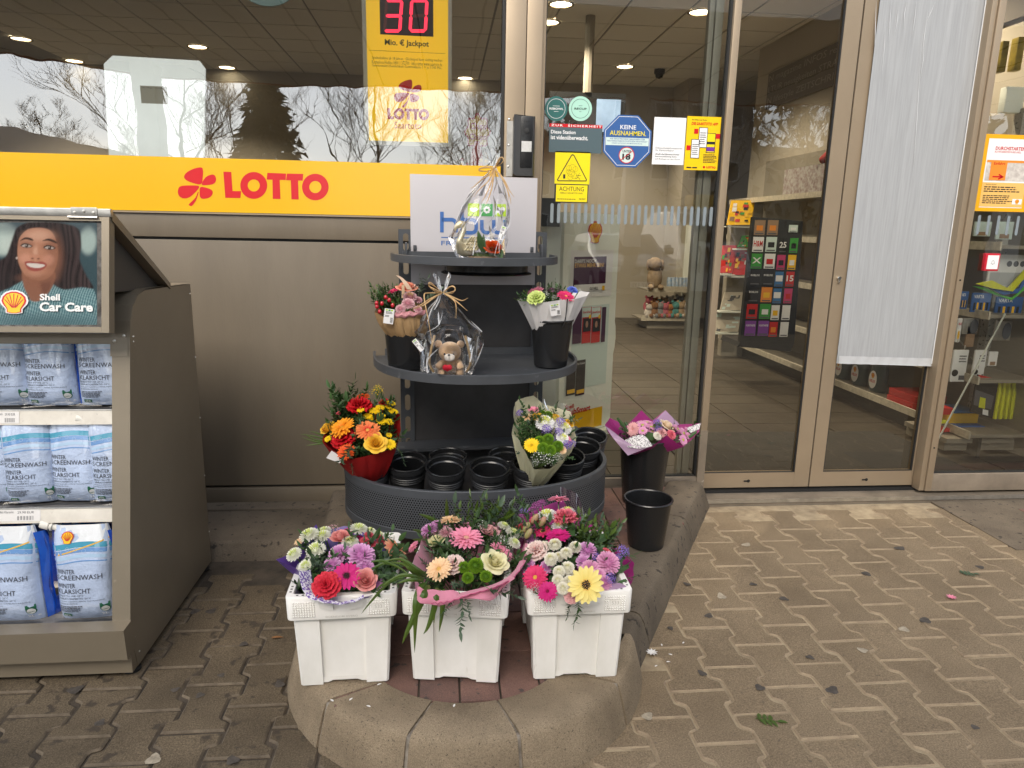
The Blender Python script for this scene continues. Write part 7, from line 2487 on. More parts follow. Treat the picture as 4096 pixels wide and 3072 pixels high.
for a,b_,w in(((440,470),(350,355),26),((430,420),(415,390),24),((620,540),(625,475),80),((930,530),(1010,470),26),((830,540),(835,510),44),((735,500),(745,480),36)):
 pa,pb=P6(a[0],a[1],-0.05),P6(b_[0],b_[1],-0.04)
 sl_=MB()
 blade(sl_,[pa,pa.lerp(pb,.4),pa.lerp(pb,.98),pb],w*.482/K4*mpp(pa))
 sl_.build('cut_leaf',[m_green],b6)
greenery(b6,'box',P6(820,420,0.05),(0.1,0,1),0.04,m_green)
# white paper bouquet at the right end of the lower shelf.  view (1750,1150) .31646
v7=lambda x,y:((1750+x*.31646)/K4,(1150+y*.31646)/K4)
n7=Vector((pbr.x,pbr.y,0.98))
ym7=lerp_map(615,pbr.y+0.03,665,pbr.y-0.05)
it7=[('gerbera_full',1240,55,110,'pink',0.0,(-.3,0,.6)),('carnation',1245,130,108,'lime',0.06),('gerbera_full',1620,120,108,'hotpink',0.05,(.2,-.3,.5)),('wax',1440,45,46,'violet',0.0),('wax',1545,65,44,'violet',0.0),('gyp',1360,110,60,'tinywhite',0.03),('carnation',1705,35,62,'blue',0.02),('gyp',1480,130,40,'tinywhite',0.03),('gyp',1780,40,40,'tinywhite',0.0)]
b7,h7=bouquet('bouquet','small bouquet with lime carnation and pink gerberas in white paper',(pbr.x,pbr.y,1.03),n7,it7,v7,ym7,cam=0.4,up=0.4)
fill_green(b7,n7,in_view(v7,ym7,1330,1560,20,160),22,[('box',m_green),('ruscus',m_green),('myrt',m_green)],0.06,41)
fill_green(b7,n7,in_view(v7,ym7,1060,1180,120,190,-0.02),6,[('box',m_green3),('ruscus',m_green)],0.06,42)
P7=lambda x,y,dy=0.0:A(*v7(x,y),y=pbr.y+dy)
rim7=[P7(1005,150,-0.03),P7(1100,130,0.04),P7(1300,110,0.08),P7(1560,90,0.09),P7(1770,40,0.08),P7(1925,60,0.04),P7(1880,110,-0.02),P7(1740,145,-0.075),P7(1650,150,-0.09),P7(1500,165,-0.10),P7(1300,195,-0.10),P7(1150,185,-0.08)]
wrap_sheet(b7,'white_paper',[m_wwhite],n7-Vector((0,0,0.01)),rim7,wrinkle=0.002,seed=43,nz=8,r0=0.06)
st=MB()
st.tube(spline([P7(1642,140,-0.094),P7(1628,300,-0.090),P7(1612,420,-0.084),P7(1580,500,-0.078)],10),0.0022,6)
st.build('seam_tape',[m_print],b7)
def price_tag(parent,p00,p10,p01,off):
 """small printed price label from three corners (bottom left, bottom right, top left)"""
 u=(p10-p00)
 v=(p01-p00)
 n=u.cross(v).normalized()
 if n.y>0:
  n=-n
 W_,H_=u.length,v.length
 S=Sheet(p00+n*off,n,u,eps=0.0005)
 S.rect(0,0,W_,H_,m_tag,1,'price_label')
 for k in range(3):
  S.rect(W_*(0.13+0.26*k),H_*0.86,W_*(0.34+0.26*k),H_*0.96,m_lime if k!=1 else m_grn,2,'label_print')
 S.lines(W_*.15,H_*.66,W_*.85,H_*.83,2,m_print,2,'label_print',seed=5)
 S.lines(W_*.1,H_*.44,W_*.55,H_*.58,2,m_print,2,'label_print',seed=6)
 for k in range(9):
  S.rect(W_*.66,H_*(.08+k*.04),W_*.92,H_*(.08+k*.04+(.022 if k%3 else.012)),m_print,2,'label_print')
 S.build(parent)
price_tag(b7,P7(1432,360,-0.092),P7(1560,338,-0.094),P7(1425,212,-0.105),0.004)
# kraft paper bouquet at the left end of the lower shelf.  view (1450,1050) .30139
v8=lambda x,y:((1450+x*.30139)/K4,(1050+y*.30139)/K4)
n8=Vector((pbl.x+.005,pbl.y,0.99))
ym8=lerp_map(600,pbl.y+0.05,690,pbl.y-0.07)
it8=[('rose_open',590,330,118,'salmon',0.0),('mum_white',628,460,92,'dusty',0.03),('mum_pink',605,550,84,'dusty',0.05),('mum_pink',505,620,66,'dusty',0.05),('mum_pink',735,500,58,'dusty',0.01),('mum_pink',735,625,56,'dusty',0.04),('gerbera_full',410,385,70,'hotpink',0.0,(-.3,0,.4)),('gyp',700,360,70,'tinywhite',0.0),('gerbera_full',440,365,50,'pink',-0.02)]
b8,h8=bouquet('bouquet','bouquet with salmon rose and red berries in brown kraft paper',(pbl.x,pbl.y,1.03),n8,it8,v8,ym8,cam=0.45,up=0.3)
P8=lambda x,y,dy=0.0:A(*v8(x,y),y=pbl.y+dy)
fill_green(b8,n8,in_view(v8,ym8,220,520,400,640),30,[('ruscus',m_green),('box',m_green3),('myrt',m_green)],0.065,51)
fill_green(b8,n8,in_view(v8,ym8,140,300,370,560),10,[('pist',m_green),('box',m_green3)],0.07,52)
for x,y,L_,d in((740,440,0.075,(0.25,0,1)),(810,480,0.07,(0.9,0,.35)),(860,420,0.06,(1,0,.1)),(780,400,0.06,(.2,0,1))):
 greenery(b8,'euc',P8(x,y,0.02),d,L_,m_euc)
m_berry=mat('red_berry',(0.42,0.008,0.02),0.3,coat=0.5)
for x,y in((308,462),(355,500),(258,545),(192,585),(400,570),(228,652),(188,540)):
 p=P8(x,y,-0.085)
 MB().ball(p,0.0074,0.0074,0.0088,10,7).build('berry',[m_berry],b8)
rim8=[P8(165,660,-0.08),P8(200,560,-0.02),P8(300,520,0.04),P8(500,500,0.08),P8(700,520,0.06),P8(850,600,0.0),P8(860,745,-0.06),P8(760,760,-0.085),P8(640,712,-0.10),P8(520,725,-0.105),P8(400,730,-0.105),P8(260,715,-0.10)]
wrap_sheet(b8,'kraft_paper',[m_wkraft],n8-Vector((0,0,.02)),rim8,wrinkle=0.003,seed=55,nz=8,r0=0.06,belly=0.01)
jn=MB()
J0=spline([P8(380,730,-0.100),P8(520,735,-0.108),P8(660,720,-0.106),P8(830,690,-0.07)],16)
J1=spline([P8(440,660,-0.085),P8(540,640,-0.09),P8(680,650,-0.085),P8(840,620,-0.04)],16)
jn.grid(lambda u,v:J0[int(round(u*16))].lerp(J1[int(round(u*16))],v)+Vector((0,-0.014*math.sin(v*3.0),0.003*math.sin(u*25))),16,5)
jn.build('rose_net',[m_wjute],b8)
pk=MB()
pk.tube([P8(528,470,-0.07),P8(545,290,-0.07)],0.0035,6)
pk.box(P8(520,420,-0.078),P8(560,300,-0.07),bev=0.001)
pk.build('wooden_peg',[mat('peg_wood',(0.45,0.31,0.19),0.7)],b8)
cd_=MB()
cd_.grid(lambda u,v:(P8(440,170,-0.03).lerp(P8(590,360,-0.075),v)+(P8(520,180,-0.03)-P8(440,170,-0.03))*u*(0.6+v*.3))+Vector((0,-.015*math.sin(v*3),.01*math.sin(v*3))),3,8)
cd_.build('kraft_card',[mat('kraft_card',(0.46,0.33,0.23),0.7)],b8)
price_tag(b8,P8(275,800,-0.112),P8(405,818,-0.112),P8(248,602,-0.118),0.003)
# GIFTS ON THE SHELVES
m_fur=mat('plush_fur',(0.74,0.50,0.30),0.95,noise=0.15,nscale=30,bump=0.0012,bscale=420,sheen=0.5)
m_fur2=mat('plush_muzzle',(0.86,0.80,0.72),0.95,bump=0.001,bscale=420)
m_straw=mat('paper_straw',(0.85,0.82,0.78),0.6)
m_rope=mat('jute_rope',(0.36,0.25,0.13),0.9,bump=0.002,bscale=300)
m_glint=mat('film_glint',(0.85,0.86,0.88),0.12,alpha=0.42,spec=0.9)  # whitish strips that paint glints along the folds of the film
m_jar=glass_mat('jar_glass',refl=0.8,tint=(0.985,0.985,0.98))
def film_bag(parent,prof,name,seed,n=22,j=0.10):
 """crinkled cellophane bag; prof: list of (centre, half width, half depth)"""
 r_=random.Random(seed)
 mb=MB()
 off=[[r_.uniform(-1,1)for _ in range(n)]for _ in prof]
 vs_=[]
 for i,(c,a,b)in enumerate(prof):
  for k in range(n):
   t=2*math.pi*(k+0.5*(i%2))/n
   w=1+j*off[i][k]*(0.4 if i==0 else 1)
   vs_.append(Vector(c)+Vector((a*w*math.cos(t),b*w*math.sin(t),0.006*off[i][(k+3)%n])))
 fs_=[]
 for i in range(len(prof)-1):
  for k in range(n):
   k2=(k+1)%n
   a,b,c,d=i*n+k,i*n+k2,(i+1)*n+k2,(i+1)*n+k
   fs_+=[(a,b,c),(a,c,d)]if(i+k)%2 else[(a,b,d),(b,c,d)]
 mb.add(vs_,fs_)
 fd=MB()  # glints laid on the creases as pale blades
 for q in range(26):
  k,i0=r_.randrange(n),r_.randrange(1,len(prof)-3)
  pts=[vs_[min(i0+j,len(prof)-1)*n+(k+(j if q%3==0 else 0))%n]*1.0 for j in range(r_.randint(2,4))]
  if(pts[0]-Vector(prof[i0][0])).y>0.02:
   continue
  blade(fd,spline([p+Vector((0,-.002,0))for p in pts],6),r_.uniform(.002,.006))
 stuff(fd.build('film_glint',[m_glint],parent))
 return mb.build(name,[m_cello],parent,smooth=False)
def raffia_bow(parent,fn,strands,wd=0.0035):
 mb=MB()
 for pts in strands:
  blade(mb,spline([fn(*p)for p in pts],14),wd)
  mb.tube(spline([fn(*p)for p in pts],10),0.0009,4)
 mb.build('raffia_bow',[m_raffia],parent)
def gfn(v,yc,s):
 """picture position of an enlarged view -> point at depth yc (minus d)"""
 return lambda x,y,d=0.0:A(*v(x,y),y=yc-d)
b_=A(*v8(1165,1500),z=0.8575)
ty=b_.y+0.02
G=gfn(v8,ty,1)
U=.30139/K4*mpp(b_)
tg=thing('teddy_gift','teddy bear in a glass jar wrapped in clear cellophane with a raffia bow','gift',(b_.x,ty,0.8575))
zb=0.8575
cx=G(1160,1300).x
def zt_(y):
 return G(1160,y).z
td=MB()
hc=G(1160,1185,0.02)
td.ball(hc,150*U,130*U,135*U,20,12)
td.ball(G(1165,1390,0.0),135*U,105*U,140*U,18,10)
for x,y in((1005,1080),(1300,1085)):
 td.ball(G(x,y,0.01),52*U,30*U,52*U,14,8)
for x0,y0,x1,y1 in((1060,1330,985,1400),(1270,1320,1310,1420)):
 td.tube(spline([G(x0,y0,0.03),G((x0+x1)/2,(y0+y1)/2,0.045),G(x1,y1,0.05)],6),[46*U]*5+[44*U,24*U],12)
for x in(1050,1290):
 td.tube(spline([G(x,1420,0.0),G(x,1460,0.03),G(x,1470,0.055)],5),[55*U]*4+[52*U,30*U],12)
to=td.build('teddy',[m_fur],tg)
MB().ball(G(1155,1258,0.052),72*U,45*U,56*U,16,9).build('muzzle',[m_fur2],to)
MB().ball(G(1147,1228,0.066),17*U,10*U,11*U,10,6).build('nose',[m_print],to)
for x in(1088,1204):
 MB().ball(G(x,1216,0.053),14*U,10*U,15*U,10,6).build('eye',[m_print],to)
MB().tube([G(1147,1235,0.071),G(1149,1290,0.070)],0.0009,4).build('mouth_seam',[m_print],to)
ht_=MB()
for dx in(-1,1):
 ht_.ball(G(1125+dx*26,1395,0.062),38*U,14*U,40*U,12,7)
ht_.lathe([(0,-52*U),(52*U,0)],G(1125,1400,0.062),12,sy=0.4)
ht_.build('red_heart',[mat('felt_heart',(0.55,0.008,0.03),0.8,bump=0.001,bscale=300)],to)
MB().lathe([(0.0,0.001),(185*U,0.001),(205*U,0.02),(205*U,0.12),(190*U,0.155),(165*U,0.165)],(cx,ty,zb),36).build('glass_jar',[m_jar],tg)
MB().lathe([(168*U,0.163),(185*U,0.165),(188*U,0.178),(150*U,0.186),(0,0.188)],(cx,ty,zb),36).build('jar_lid',[m_jar],tg)
rp=MB()
for sx in(-1,1):
 rp.tube(spline([(cx+sx*200*U,ty-.01,zb+0.15),(cx+sx*245*U,ty-.02,zb+0.10),(cx+sx*270*U,ty-.03,zb+0.05),(cx+sx*215*U,ty-.03,zb+0.015)],10),0.0048,7)
rp.build('rope_handle',[m_rope],tg)
nb=MB()
rs=random.Random(3)
for k in range(320):
 a,rr=rs.uniform(0,6.28),rs.uniform(80,240)*U
 p=Vector((cx+rr*math.cos(a),ty+rr*math.sin(a)*0.8,zb+rs.uniform(0.002,0.03)))
 d=Vector((rs.uniform(-1,1),rs.uniform(-1,1),rs.uniform(-.3,.6))).normalized()*0.022
 nb.tube([p,p+d*.5+Vector((0,0,.006)),p+d],0.0006,3,caps=False)
stuff(nb.build('paper_straw',[m_straw],tg))
prof=[(G(1120,1520),300*U,0.075),(G(1130,1440),335*U,0.095),(G(1150,1250),385*U,0.105),(G(1150,1050),425*U,0.105),(G(1140,900),420*U,0.10),(G(1120,780),330*U,0.085),(G(1090,620),190*U,0.06),(G(1075,500),95*U,0.035),(G(1068,400),46*U,0.014),(G(1060,300),75*U,0.02),(G(1052,180),105*U,0.024),(G(1050,130),112*U,0.026)]
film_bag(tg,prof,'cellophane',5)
raffia_bow(tg,lambda x,y,d:G(x,y,0.02+d),[[(1060,400,.01),(960,380,.02),(880,300,.02),(900,265,.03),(990,340,.02),(1060,400,.01)],[(1060,405,.01),(950,350,.03),(890,320,.02),(880,280,.03),(960,320,.02),(1060,395,.01)],[(1070,400,.01),(1160,320,.02),(1230,340,.03),(1190,410,.02),(1070,400,.01)],[(1070,400,.01),(1190,310,.02),(1230,370,.03),(1150,400,.02),(1070,405,.01)],[(1050,410,.01),(900,480,.04),(760,570,.06),(670,610,.06)],[(1050,412,.01),(920,490,.04),(800,570,.06),(720,610,.06)],[(1050,405,.01),(860,405,.03),(820,430,.05),(830,540,.07),(880,800,.09),(925,1080,.1)],[(1080,410,.01),(1200,480,.03),(1300,560,.06),(1390,640,.06)],[(1080,410,.01),(1190,480,.04),(1240,560,.06),(1240,740,.07)],[(1085,405,.01),(1200,460,.03),(1320,505,.04),(1400,470,.05)],[(1045,415,.01),(940,470,.05),(830,560,.06),(680,615,.065)]],0.0042)
price_tag(tg,G(775,1185,.055),G(825,1145,.06),G(782,1010,.06),0.003)
b_=A(*zq(550,1525),z=1.277)
sy=-0.56
G=gfn(zq,sy,1)
U=.30142/K4*mpp((0.15,sy,1.3))
sg=thing('swan_gift','golden swan planter with red rose wrapped in clear cellophane with a raffia bow','gift',(0.15,sy,1.27))
m_gold=mat('champagne_gold',(0.74,0.66,0.45),0.38,metal=0.45,noise=0.12,nscale=20)
sw=MB()
sw.ball(G(340,1365,0.0),140*U,100*U,118*U,22,12)
sw.tube(spline([G(290,1360,.03),G(255,1290,.04),G(300,1180,.035),G(315,1100,.03),G(290,1045,.03),G(250,1050,.035)],16),[60*U,54*U,48*U,42*U,38*U,34*U,31*U,29*U,28*U,28*U,28*U,30*U,33*U,36*U,38*U,36*U,26*U],14)
sw.ball(G(285,1050,.03),52*U,44*U,44*U,16,9)
so=sw.build('swan',[m_gold],sg)
MB().tube(spline([G(265,1055,.035),G(228,1075,.035),G(206,1110,.035),G(205,1150,.035)],8),[40*U,38*U,36*U,32*U,27*U,21*U,15*U,9*U,3*U],12).build('beak',[m_gold],so)
for i in range(4):
 for j in range(5-i%2):
  p=G(330+j*36+i*8+(i%2)*18,1400-i*42,0.052-j*.003)
  f_=MB()
  f_.grid(lambda u,v:p+Vector(((u-.5)*52*U*math.sin(math.pi*(0.25+.75*v))+v*50*U,-0.006*math.sin(math.pi*u)+0.008*v,v*62*U)),4,5)
  f_.build('feather',[m_gold],so)
for k in range(3):
 f_=MB()
 a,c=G(350+k*20,1330-k*30,.05),G(480,1225+k*50,.03)
 blade(f_,[a,a.lerp(c,.35)+Vector((0,0,.012)),a.lerp(c,.7)+Vector((0,0,.012)),c],44*U)
 f_.build('wing_feather',[m_gold],so)
m_bark2=mat('bark_slice',(0.36,0.25,0.15),0.85,noise=0.6,nscale=40,col2=(0.16,0.10,0.06),bump=0.002,bscale=120)
MB().lathe([(0,0),(1.0,0),(1.03,0.006),(0.99,0.016),(0,0.018)],G(600,1530),28,sx=230*U,sy=0.07).build('bark_slice',[m_bark2],sg)
flower(sg,'rose_open',G(700,1350,.04),(0.1,-.6,.7),98*U,'scarlet')
ms=MB()
rs=random.Random(8)
for k in range(130):
 p=G(rs.uniform(420,740),1485,rs.uniform(-.03,.06))
 ms.tube([p,p+Vector((rs.uniform(-.012,.012),rs.uniform(-.012,.012),rs.uniform(.008,.02)))],0.0009,3,caps=False)
stuff(ms.build('moss',[m_green3],sg))
for x0,y0,x1,y1,w in((560,1400,505,1130,70),(560,1420,580,1180,60),(760,1400,830,1500,90),(660,1440,610,1440,40),(650,1420,705,1340,45),(730,1420,790,1380,60),(600,1420,530,1300,60)):
 lf=MB()
 leaf_v(lf,G(x0,y0,.045),G(x1,y1,.055)-G(x0,y0,.045),(0,-1,.4),(G(x1,y1,.055)-G(x0,y0,.045)).length,w*U*1.3,0,0.1,5)
 lf.build('leaf',[m_green],sg)
greenery(sg,'fine',G(520,1440,.03),(-.1,0,1),0.07,m_green3)
flower(sg,'gyp',G(625,1290,.01),(0,-.3,1),55*U,'tinywhite')
prof=[(G(560,1530),320*U,0.08),(G(530,1440),340*U,0.09),(G(510,1240),375*U,0.09),(G(560,1050),355*U,0.085),(G(610,850),305*U,0.075),(G(650,650),240*U,0.06),(G(685,470),140*U,0.04),(G(715,310),22*U,0.01),(G(705,220),50*U,0.016),(G(680,110),72*U,0.018),(G(655,30),70*U,0.018)]
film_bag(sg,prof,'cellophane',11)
raffia_bow(sg,lambda x,y,d:G(x,y,0.015+d),[[(725,310,0),(640,300,.01),(530,310,.02),(525,345,.02),(620,345,.015),(725,315,0)],[(725,312,0),(600,290,.01),(520,330,.02),(620,350,.015),(725,318,0)],[(725,310,0),(760,230,.01),(800,165,.02),(845,200,.02),(790,270,.01),(725,310,0)],[(725,310,0),(770,240,.01),(820,160,.02),(840,220,.02),(725,312,0)],[(720,325,0),(650,400,.03),(540,470,.05),(440,560,.06),(400,570,.06)],[(720,325,0),(640,480,.04),(520,590,.06),(450,690,.07)],[(725,330,0),(670,520,.05),(600,680,.06),(545,765,.07)],[(725,330,0),(690,560,.05),(640,720,.065),(600,800,.07)],[(735,325,0),(800,400,.03),(880,560,.06),(930,700,.065),(940,780,.07)],[(735,325,0),(830,430,.03),(900,620,.06),(910,730,.07)],[(735,325,0),(850,460,.04),(920,600,.06),(985,690,.06)],[(728,330,0),(700,480,.05),(690,600,.06)]],0.0042)
price_tag(sg,G(765,1245,.07),G(825,1265,.07),G(835,1075,.07),0.002)
# SIGNS AND STICKERS
YG=0.0435
N_=(0,-1,0)
def flat(name,label,cat,box,y,m,th=0.0012,group=None,shape=None):
 """flat board on the facade given by picture corners; returns thing and sheet"""
 x0,y0,x1,y1=box
 c=A((x0+x1)/2,(y0+y1)/2,y=y)
 t=thing(name,label,cat,tuple(A((x0+x1)/2,y1,y=y)),0,group)
 S=Sheet((c.x,y,c.z),N_,(1,0,0),eps=0.0005)
 a0,a1=S.uv(x0,(y0+y1)/2)[0],S.uv(x1,(y0+y1)/2)[0]
 b1,b0=S.uv((x0+x1)/2,y0)[1],S.uv((x0+x1)/2,y1)[1]
 if shape is None:
  pts=[(a0,b0),(a1,b0),(a1,b1),(a0,b1)]
 elif shape=='ell':
  pts=[((a0+a1)/2+(a1-a0)/2*math.cos(2*math.pi*k/40),(b0+b1)/2+(b1-b0)/2*math.sin(2*math.pi*k/40))for k in range(40)]
 elif shape=='oct':
  f=0.293
  W_,H_=a1-a0,b1-b0
  pts=[(a0+W_*f,b0),(a1-W_*f,b0),(a1,b0+H_*f),(a1,b1-H_*f),(a1-W_*f,b1),(a0+W_*f,b1),(a0,b1-H_*f),(a0,b0+H_*f)]
 else:
  pts=shape(S)
 MB().prism([S.w(a,b,0)+Vector((0,th,0))for a,b in pts],(0,-th,0)).build('panel',[m],t,smooth=False)
 S.bx=(a0,b0,a1,b1)
 return t,S
def rel(S,f):
 a0,b0,a1,b1=S.bx
 return(a0+(a1-a0)*f[0],b0+(b1-b0)*f[1],a0+(a1-a0)*f[2],b0+(b1-b0)*f[3])
m_band=mat('yellow_film',(0.74,0.42,0.006),0.22,spec=0.5,noise=0.04,nscale=1.5)
m_lred=mat('lottery_red',(0.58,0.012,0.018),0.25)
m_sig=mat('sign_yellow',(0.86,0.56,0.006),0.3)
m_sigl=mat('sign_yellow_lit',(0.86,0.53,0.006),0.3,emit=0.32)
m_sigw=mat('sign_pale_edge',(0.50,0.53,0.52),0.4)
m_teal=mat('sticker_teal',(0.022,0.125,0.115),0.35)
m_mint=mat('sticker_mint',(0.40,0.68,0.56),0.35)
m_slate=mat('sticker_slate',(0.075,0.115,0.13),0.35)
m_oblue=mat('sticker_blue',(0.035,0.11,0.32),0.35)
m_warn=mat('sticker_yellow',(0.84,0.68,0.01),0.3)
m_pale=mat('sticker_pale',(0.60,0.72,0.68),0.4)
m_wh=mat('sticker_white',(0.80,0.80,0.80),0.4)
m_stripe=mat('frosted_stripe',(0.21,0.245,0.265),0.5)
m_ptan=mat('poster_tan',(0.80,0.48,0.14),0.3)
m_orng=mat('poster_orange',(0.78,0.26,0.03),0.3)
bz0,bz1=1.4445,1.675
t=thing('lottery_band','wide yellow band with red cloverleaf and red LOTTO letters under the window','sign',(-1.6,YW,bz0))
MB().box((-3.58,YW-0.004,bz0),(0.2575,-0.03,bz1)).build('panel',[m_band],t,smooth=False)
S=Sheet((-1.0,YW-0.004,bz0),N_,(1,0,0),eps=0.0008)
fnb=lambda x,y:S.uv(x*.6329/K4,y*.6329/K4)
lotto_logo(S,fnb,m_lred,1)
S.build(t)
MB().box((-3.58,YW-0.006,bz0-0.007),(0.2575,-0.03,bz0-0.0005)).build('shadow_gap',[m_gasket],t,smooth=False)
t,S=flat('jackpot_sign','tall yellow jackpot sign with red digits hanging in the left window','sign',(784,-60,976,315),0.03,m_sigw,0.03)
S.prect(793,-60,968,306,m_sigl,1,'yellow_face')
m_ledb=mat('display_black',(0.02,0.004,0.006),0.25)
m_led=mat('led_red',(1.0,0.02,0.06),0.4,emit=1.1)
m_ledo=mat('led_off',(0.10,0.008,0.012),0.4)
S.prect(820,-60,936,77,m_ledb,2,'display')
vd=lambda x,y:S.uv((1300+x*.54241)/K4,(y*.54241)/K4)
def seg(x0,y0,x1,y1,on,w=17):
 p0,p1=Vector((*vd(x0,y0),0)),Vector((*vd(x1,y1),0))
 d=(p1-p0).normalized()
 n=Vector((-d.y,d.x,0))*w*.5*.0008
 e=d*w*.5*.0008
 S.poly([tuple(q[:2])for q in(p0,p0+e+n,p1-e+n,p1,p1-e-n,p0+e-n)],m_led if on else m_ledo,3,'digit_segment')
for x,y,sk,pat in((455,5,8,(0,1,1,1,0,1,1)),(640,5,6,(1,1,0,1,1,1,1))):
 w,h=112,112
 A_,B_,C_,D_,E_,F_=(x,y),(x+w,y),(x-sk,y+h),(x+w-sk,y+h),(x-2*sk,y+2*h),(x+w-2*sk,y+2*h)
 for(p,q),on in zip(((A_,C_),(B_,D_),(C_,D_),(D_,F_),(C_,E_),(E_,F_),(A_,B_)),pat):
  seg(p[0],p[1],q[0],q[1],on)
m_dkg=mat('print_dark_green',(0.02,0.045,0.03),0.5)
vt=lambda x,y:((1300+x*.54241)/K4,(y*.54241)/K4)
def txt(S,body,v,x0,y0,x1,y1,m,**k):
 p,q=v(x0,y0),v(x1,y1)
 S.ptext(body,p[0],p[1],q[0],q[1],m,**k)
txt(S,'Mio. \u20ac Jackpot',vt,441,292,766,352,m_dkg,bold=0.025)
q0,q1=vt(322,374),vt(885,392)
S.prect(q0[0],q0[1]+3,q1[0],q1[1]-3,m_dkg,2,'rule')
for body,y in(('Spielteilnahme ab 18 Jahren \u00b7 Gl\u00fccksspiel kann s\u00fcchtig machen',424),('Kostenlose Hotline 0800 1 372700 \u00b7 Infos unter www.saartoto.de',452),('Gewinnwahrscheinlichkeit Gewinnklasse 1 = je 1:140 Mio.',480)):
 txt(S,body,vt,346,y,864,y+28,m_dkg,res=1)
ca=vd(630,680)
cb=vd(770,680)
sc_=0.80*.54241/.6329*1.15
lf=lambda x,y:vd(630+(x-1268)*.84,680+(y-1168)*.84)
lotto_logo(S,lf,m_lred,2,word=False)
lotto_word(S,lambda x,y:vd(457+(x-1412)*.468,840+(y-1172)*.50),m_lred,2)
txt(S,'Saartoto',vt,512,900,710,950,m_lred,bold=0.0)
S.build(t)
m_cred=mat('lolly_red',(0.46,0.06,0.06),0.4)
m_cyel=mat('lolly_yellow',(0.72,0.45,0.06),0.4)
t=thing('lollipop_stand','yellow flower shaped lollipop sign on a red stand behind the window','display stand',(0.2,0.12,1.5))
S=Sheet((0.2,0.12,1.75),N_,(1,0,0),eps=0.001)
fl_=lambda r1,n=8:[S.uv((1300+(1125+r1*(1+.11*math.cos(n*k/64*6.2832))*math.cos(k/64*6.2832))*.54241)/K4,((975-r1*1.45*(1+.11*math.cos(n*k/64*6.2832))*math.sin(k/64*6.2832))*.54241)/K4)for k in range(64)]
for r1,m,l_ in((90,m_cred,1),(78,m_cyel,2)):
 S.poly(fl_(r1),m,l_,'flower_board')
txt(S,'Chupa',vt,1068,905,1188,970,m_cred,layer=3,bold=0.03,shear=0.1)
txt(S,'Chups',vt,1060,985,1186,1045,m_cred,layer=3,bold=0.03,shear=0.1)
S.build(t)
p=A(*vt(1120,1140),y=0.13)
MB().lathe([(0,-.1),(.035,-.1),(.03,0.0),(.02,.03),(.018,.06)],p,16).build('stand_foot',[m_cred],t)
for k,(x,y)in enumerate(((1012,1178),(1010,1213),(1050,1212),(1150,1185),(1155,1215),(1190,1190),(1100,1215),(1190,1222))):
 q=A(*vt(x,y),y=0.10)
 l_=MB()
 l_.ball(q,0.0095,n=12,k=7)
 l_.tube([q,(q.x,q.y+.02,q.z-.06)],0.0015,5,1)
 l_.solo('lollipop',[m_cyel if k%2 else m_cred,m_wh],['wrapped lollipop standing topmost at the left of the lollipop stand','lollipop half hidden by the yellow band at far left of the stand','lollipop second from left along the yellow band','lollipop right of the red stand, upper one','lollipop right of the red stand, lower one','lollipop at the far right of the stand, upper one','lollipop directly in front of the red stand','lollipop at the far right of the stand, lower one'][k],'lollipop','lollipops around the lollipop stand')
m_disp_glow=mat('display_back',(0.80,0.83,0.80),0.6,noise=0.12,nscale=6,emit=0.3)  # emission is an added glow that brightens the board, not a lamp
t,S=flat('display_back','pale translucent back of a promotion display with cut corners and added glow in the left window','display',(224,120,443,420),0.05,m_disp_glow,0.012,shape=lambda S:[S.uv(*q)for q in((240,420),(440,420),(443,148),(430,131),(243,120),(224,138))])
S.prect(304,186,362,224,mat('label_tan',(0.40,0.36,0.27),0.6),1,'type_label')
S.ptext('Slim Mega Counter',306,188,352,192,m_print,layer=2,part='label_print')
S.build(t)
t,S=flat('round_hanging_sign','round turquoise sign cut off by the top picture edge','sign',(505,-110,645,13),0.35,mat('turq',(0.28,0.44,0.44),0.5),0.01,shape='ell')
t=thing('door_sensor','black wall intercom box on a metal plate on the column','intercom',(0.35,YW,1.62))
p0,p1=A(1104,382,y=YW-.004),A(1150,250,y=YW-.004)
MB().box((0.283,YW-0.004,p0.z+.002),(0.315,YW-.0005,1.872)).build('back_plate',[m_alu],t)
for py in(258,314,360):
 q=A(1112,py,y=YW-.005)
 MB().ball((0.293,YW-0.005,q.z),0.005,0.003,0.005,n=10,k=4).build('screw',[m_lock],t)
MB().prism([(0.311,YW,1.630),(0.311,YW-0.055,1.640),(0.322,YW-.062,1.632),(0.398,YW-.062,1.632),(0.405,YW-.05,1.634),(0.405,YW,1.630)],(0,0,0.254)).build('housing',[m_blackm],t)
MB().box((0.340,YW-0.0665,1.668),(0.393,YW-.0622,1.884),bev=0.002).build('front_panel',[m_blackp],t)
MB().box((0.3445,YW-0.0685,1.735),(0.3895,YW-.0667,1.780)).build('name_plate',[mat('lit_plate',(0.62,0.62,0.60),0.3,noise=0.3,nscale=30)],t)
MB().lathe([(0,0),(.011,0.0),(.011,.003),(0,.004)],(0.367,YW-.0665,1.825),18,axis=(0,-1,0)).build('camera_lens',[m_gasket],t)
gr=MB()
for i in range(3):
 for j in range(3):
  gr.ball((0.355+i*.012,YW-.0666,1.858+j*.005),0.0016,n=6,k=3)
stuff(gr.build('speaker_holes',[m_gasket],t))
vs1=lambda x,y:((2100+x*.54249)/K4,(y*.54249)/K4)
vs2=lambda x,y:((2200+x*.33906)/K4,(300+y*.33906)/K4)
def vbox(v,x0,y0,x1,y1):
 return(*v(x0,y0),*v(x1,y1))
SG='stickers on the entrance glass'
t,S=flat('round_sticker','round dark teal sticker reading REBOWL','sticker',vbox(vs1,146,709,314,893),YG,m_teal,group=SG,shape='ell')
a0,b0,a1,b1=S.bx
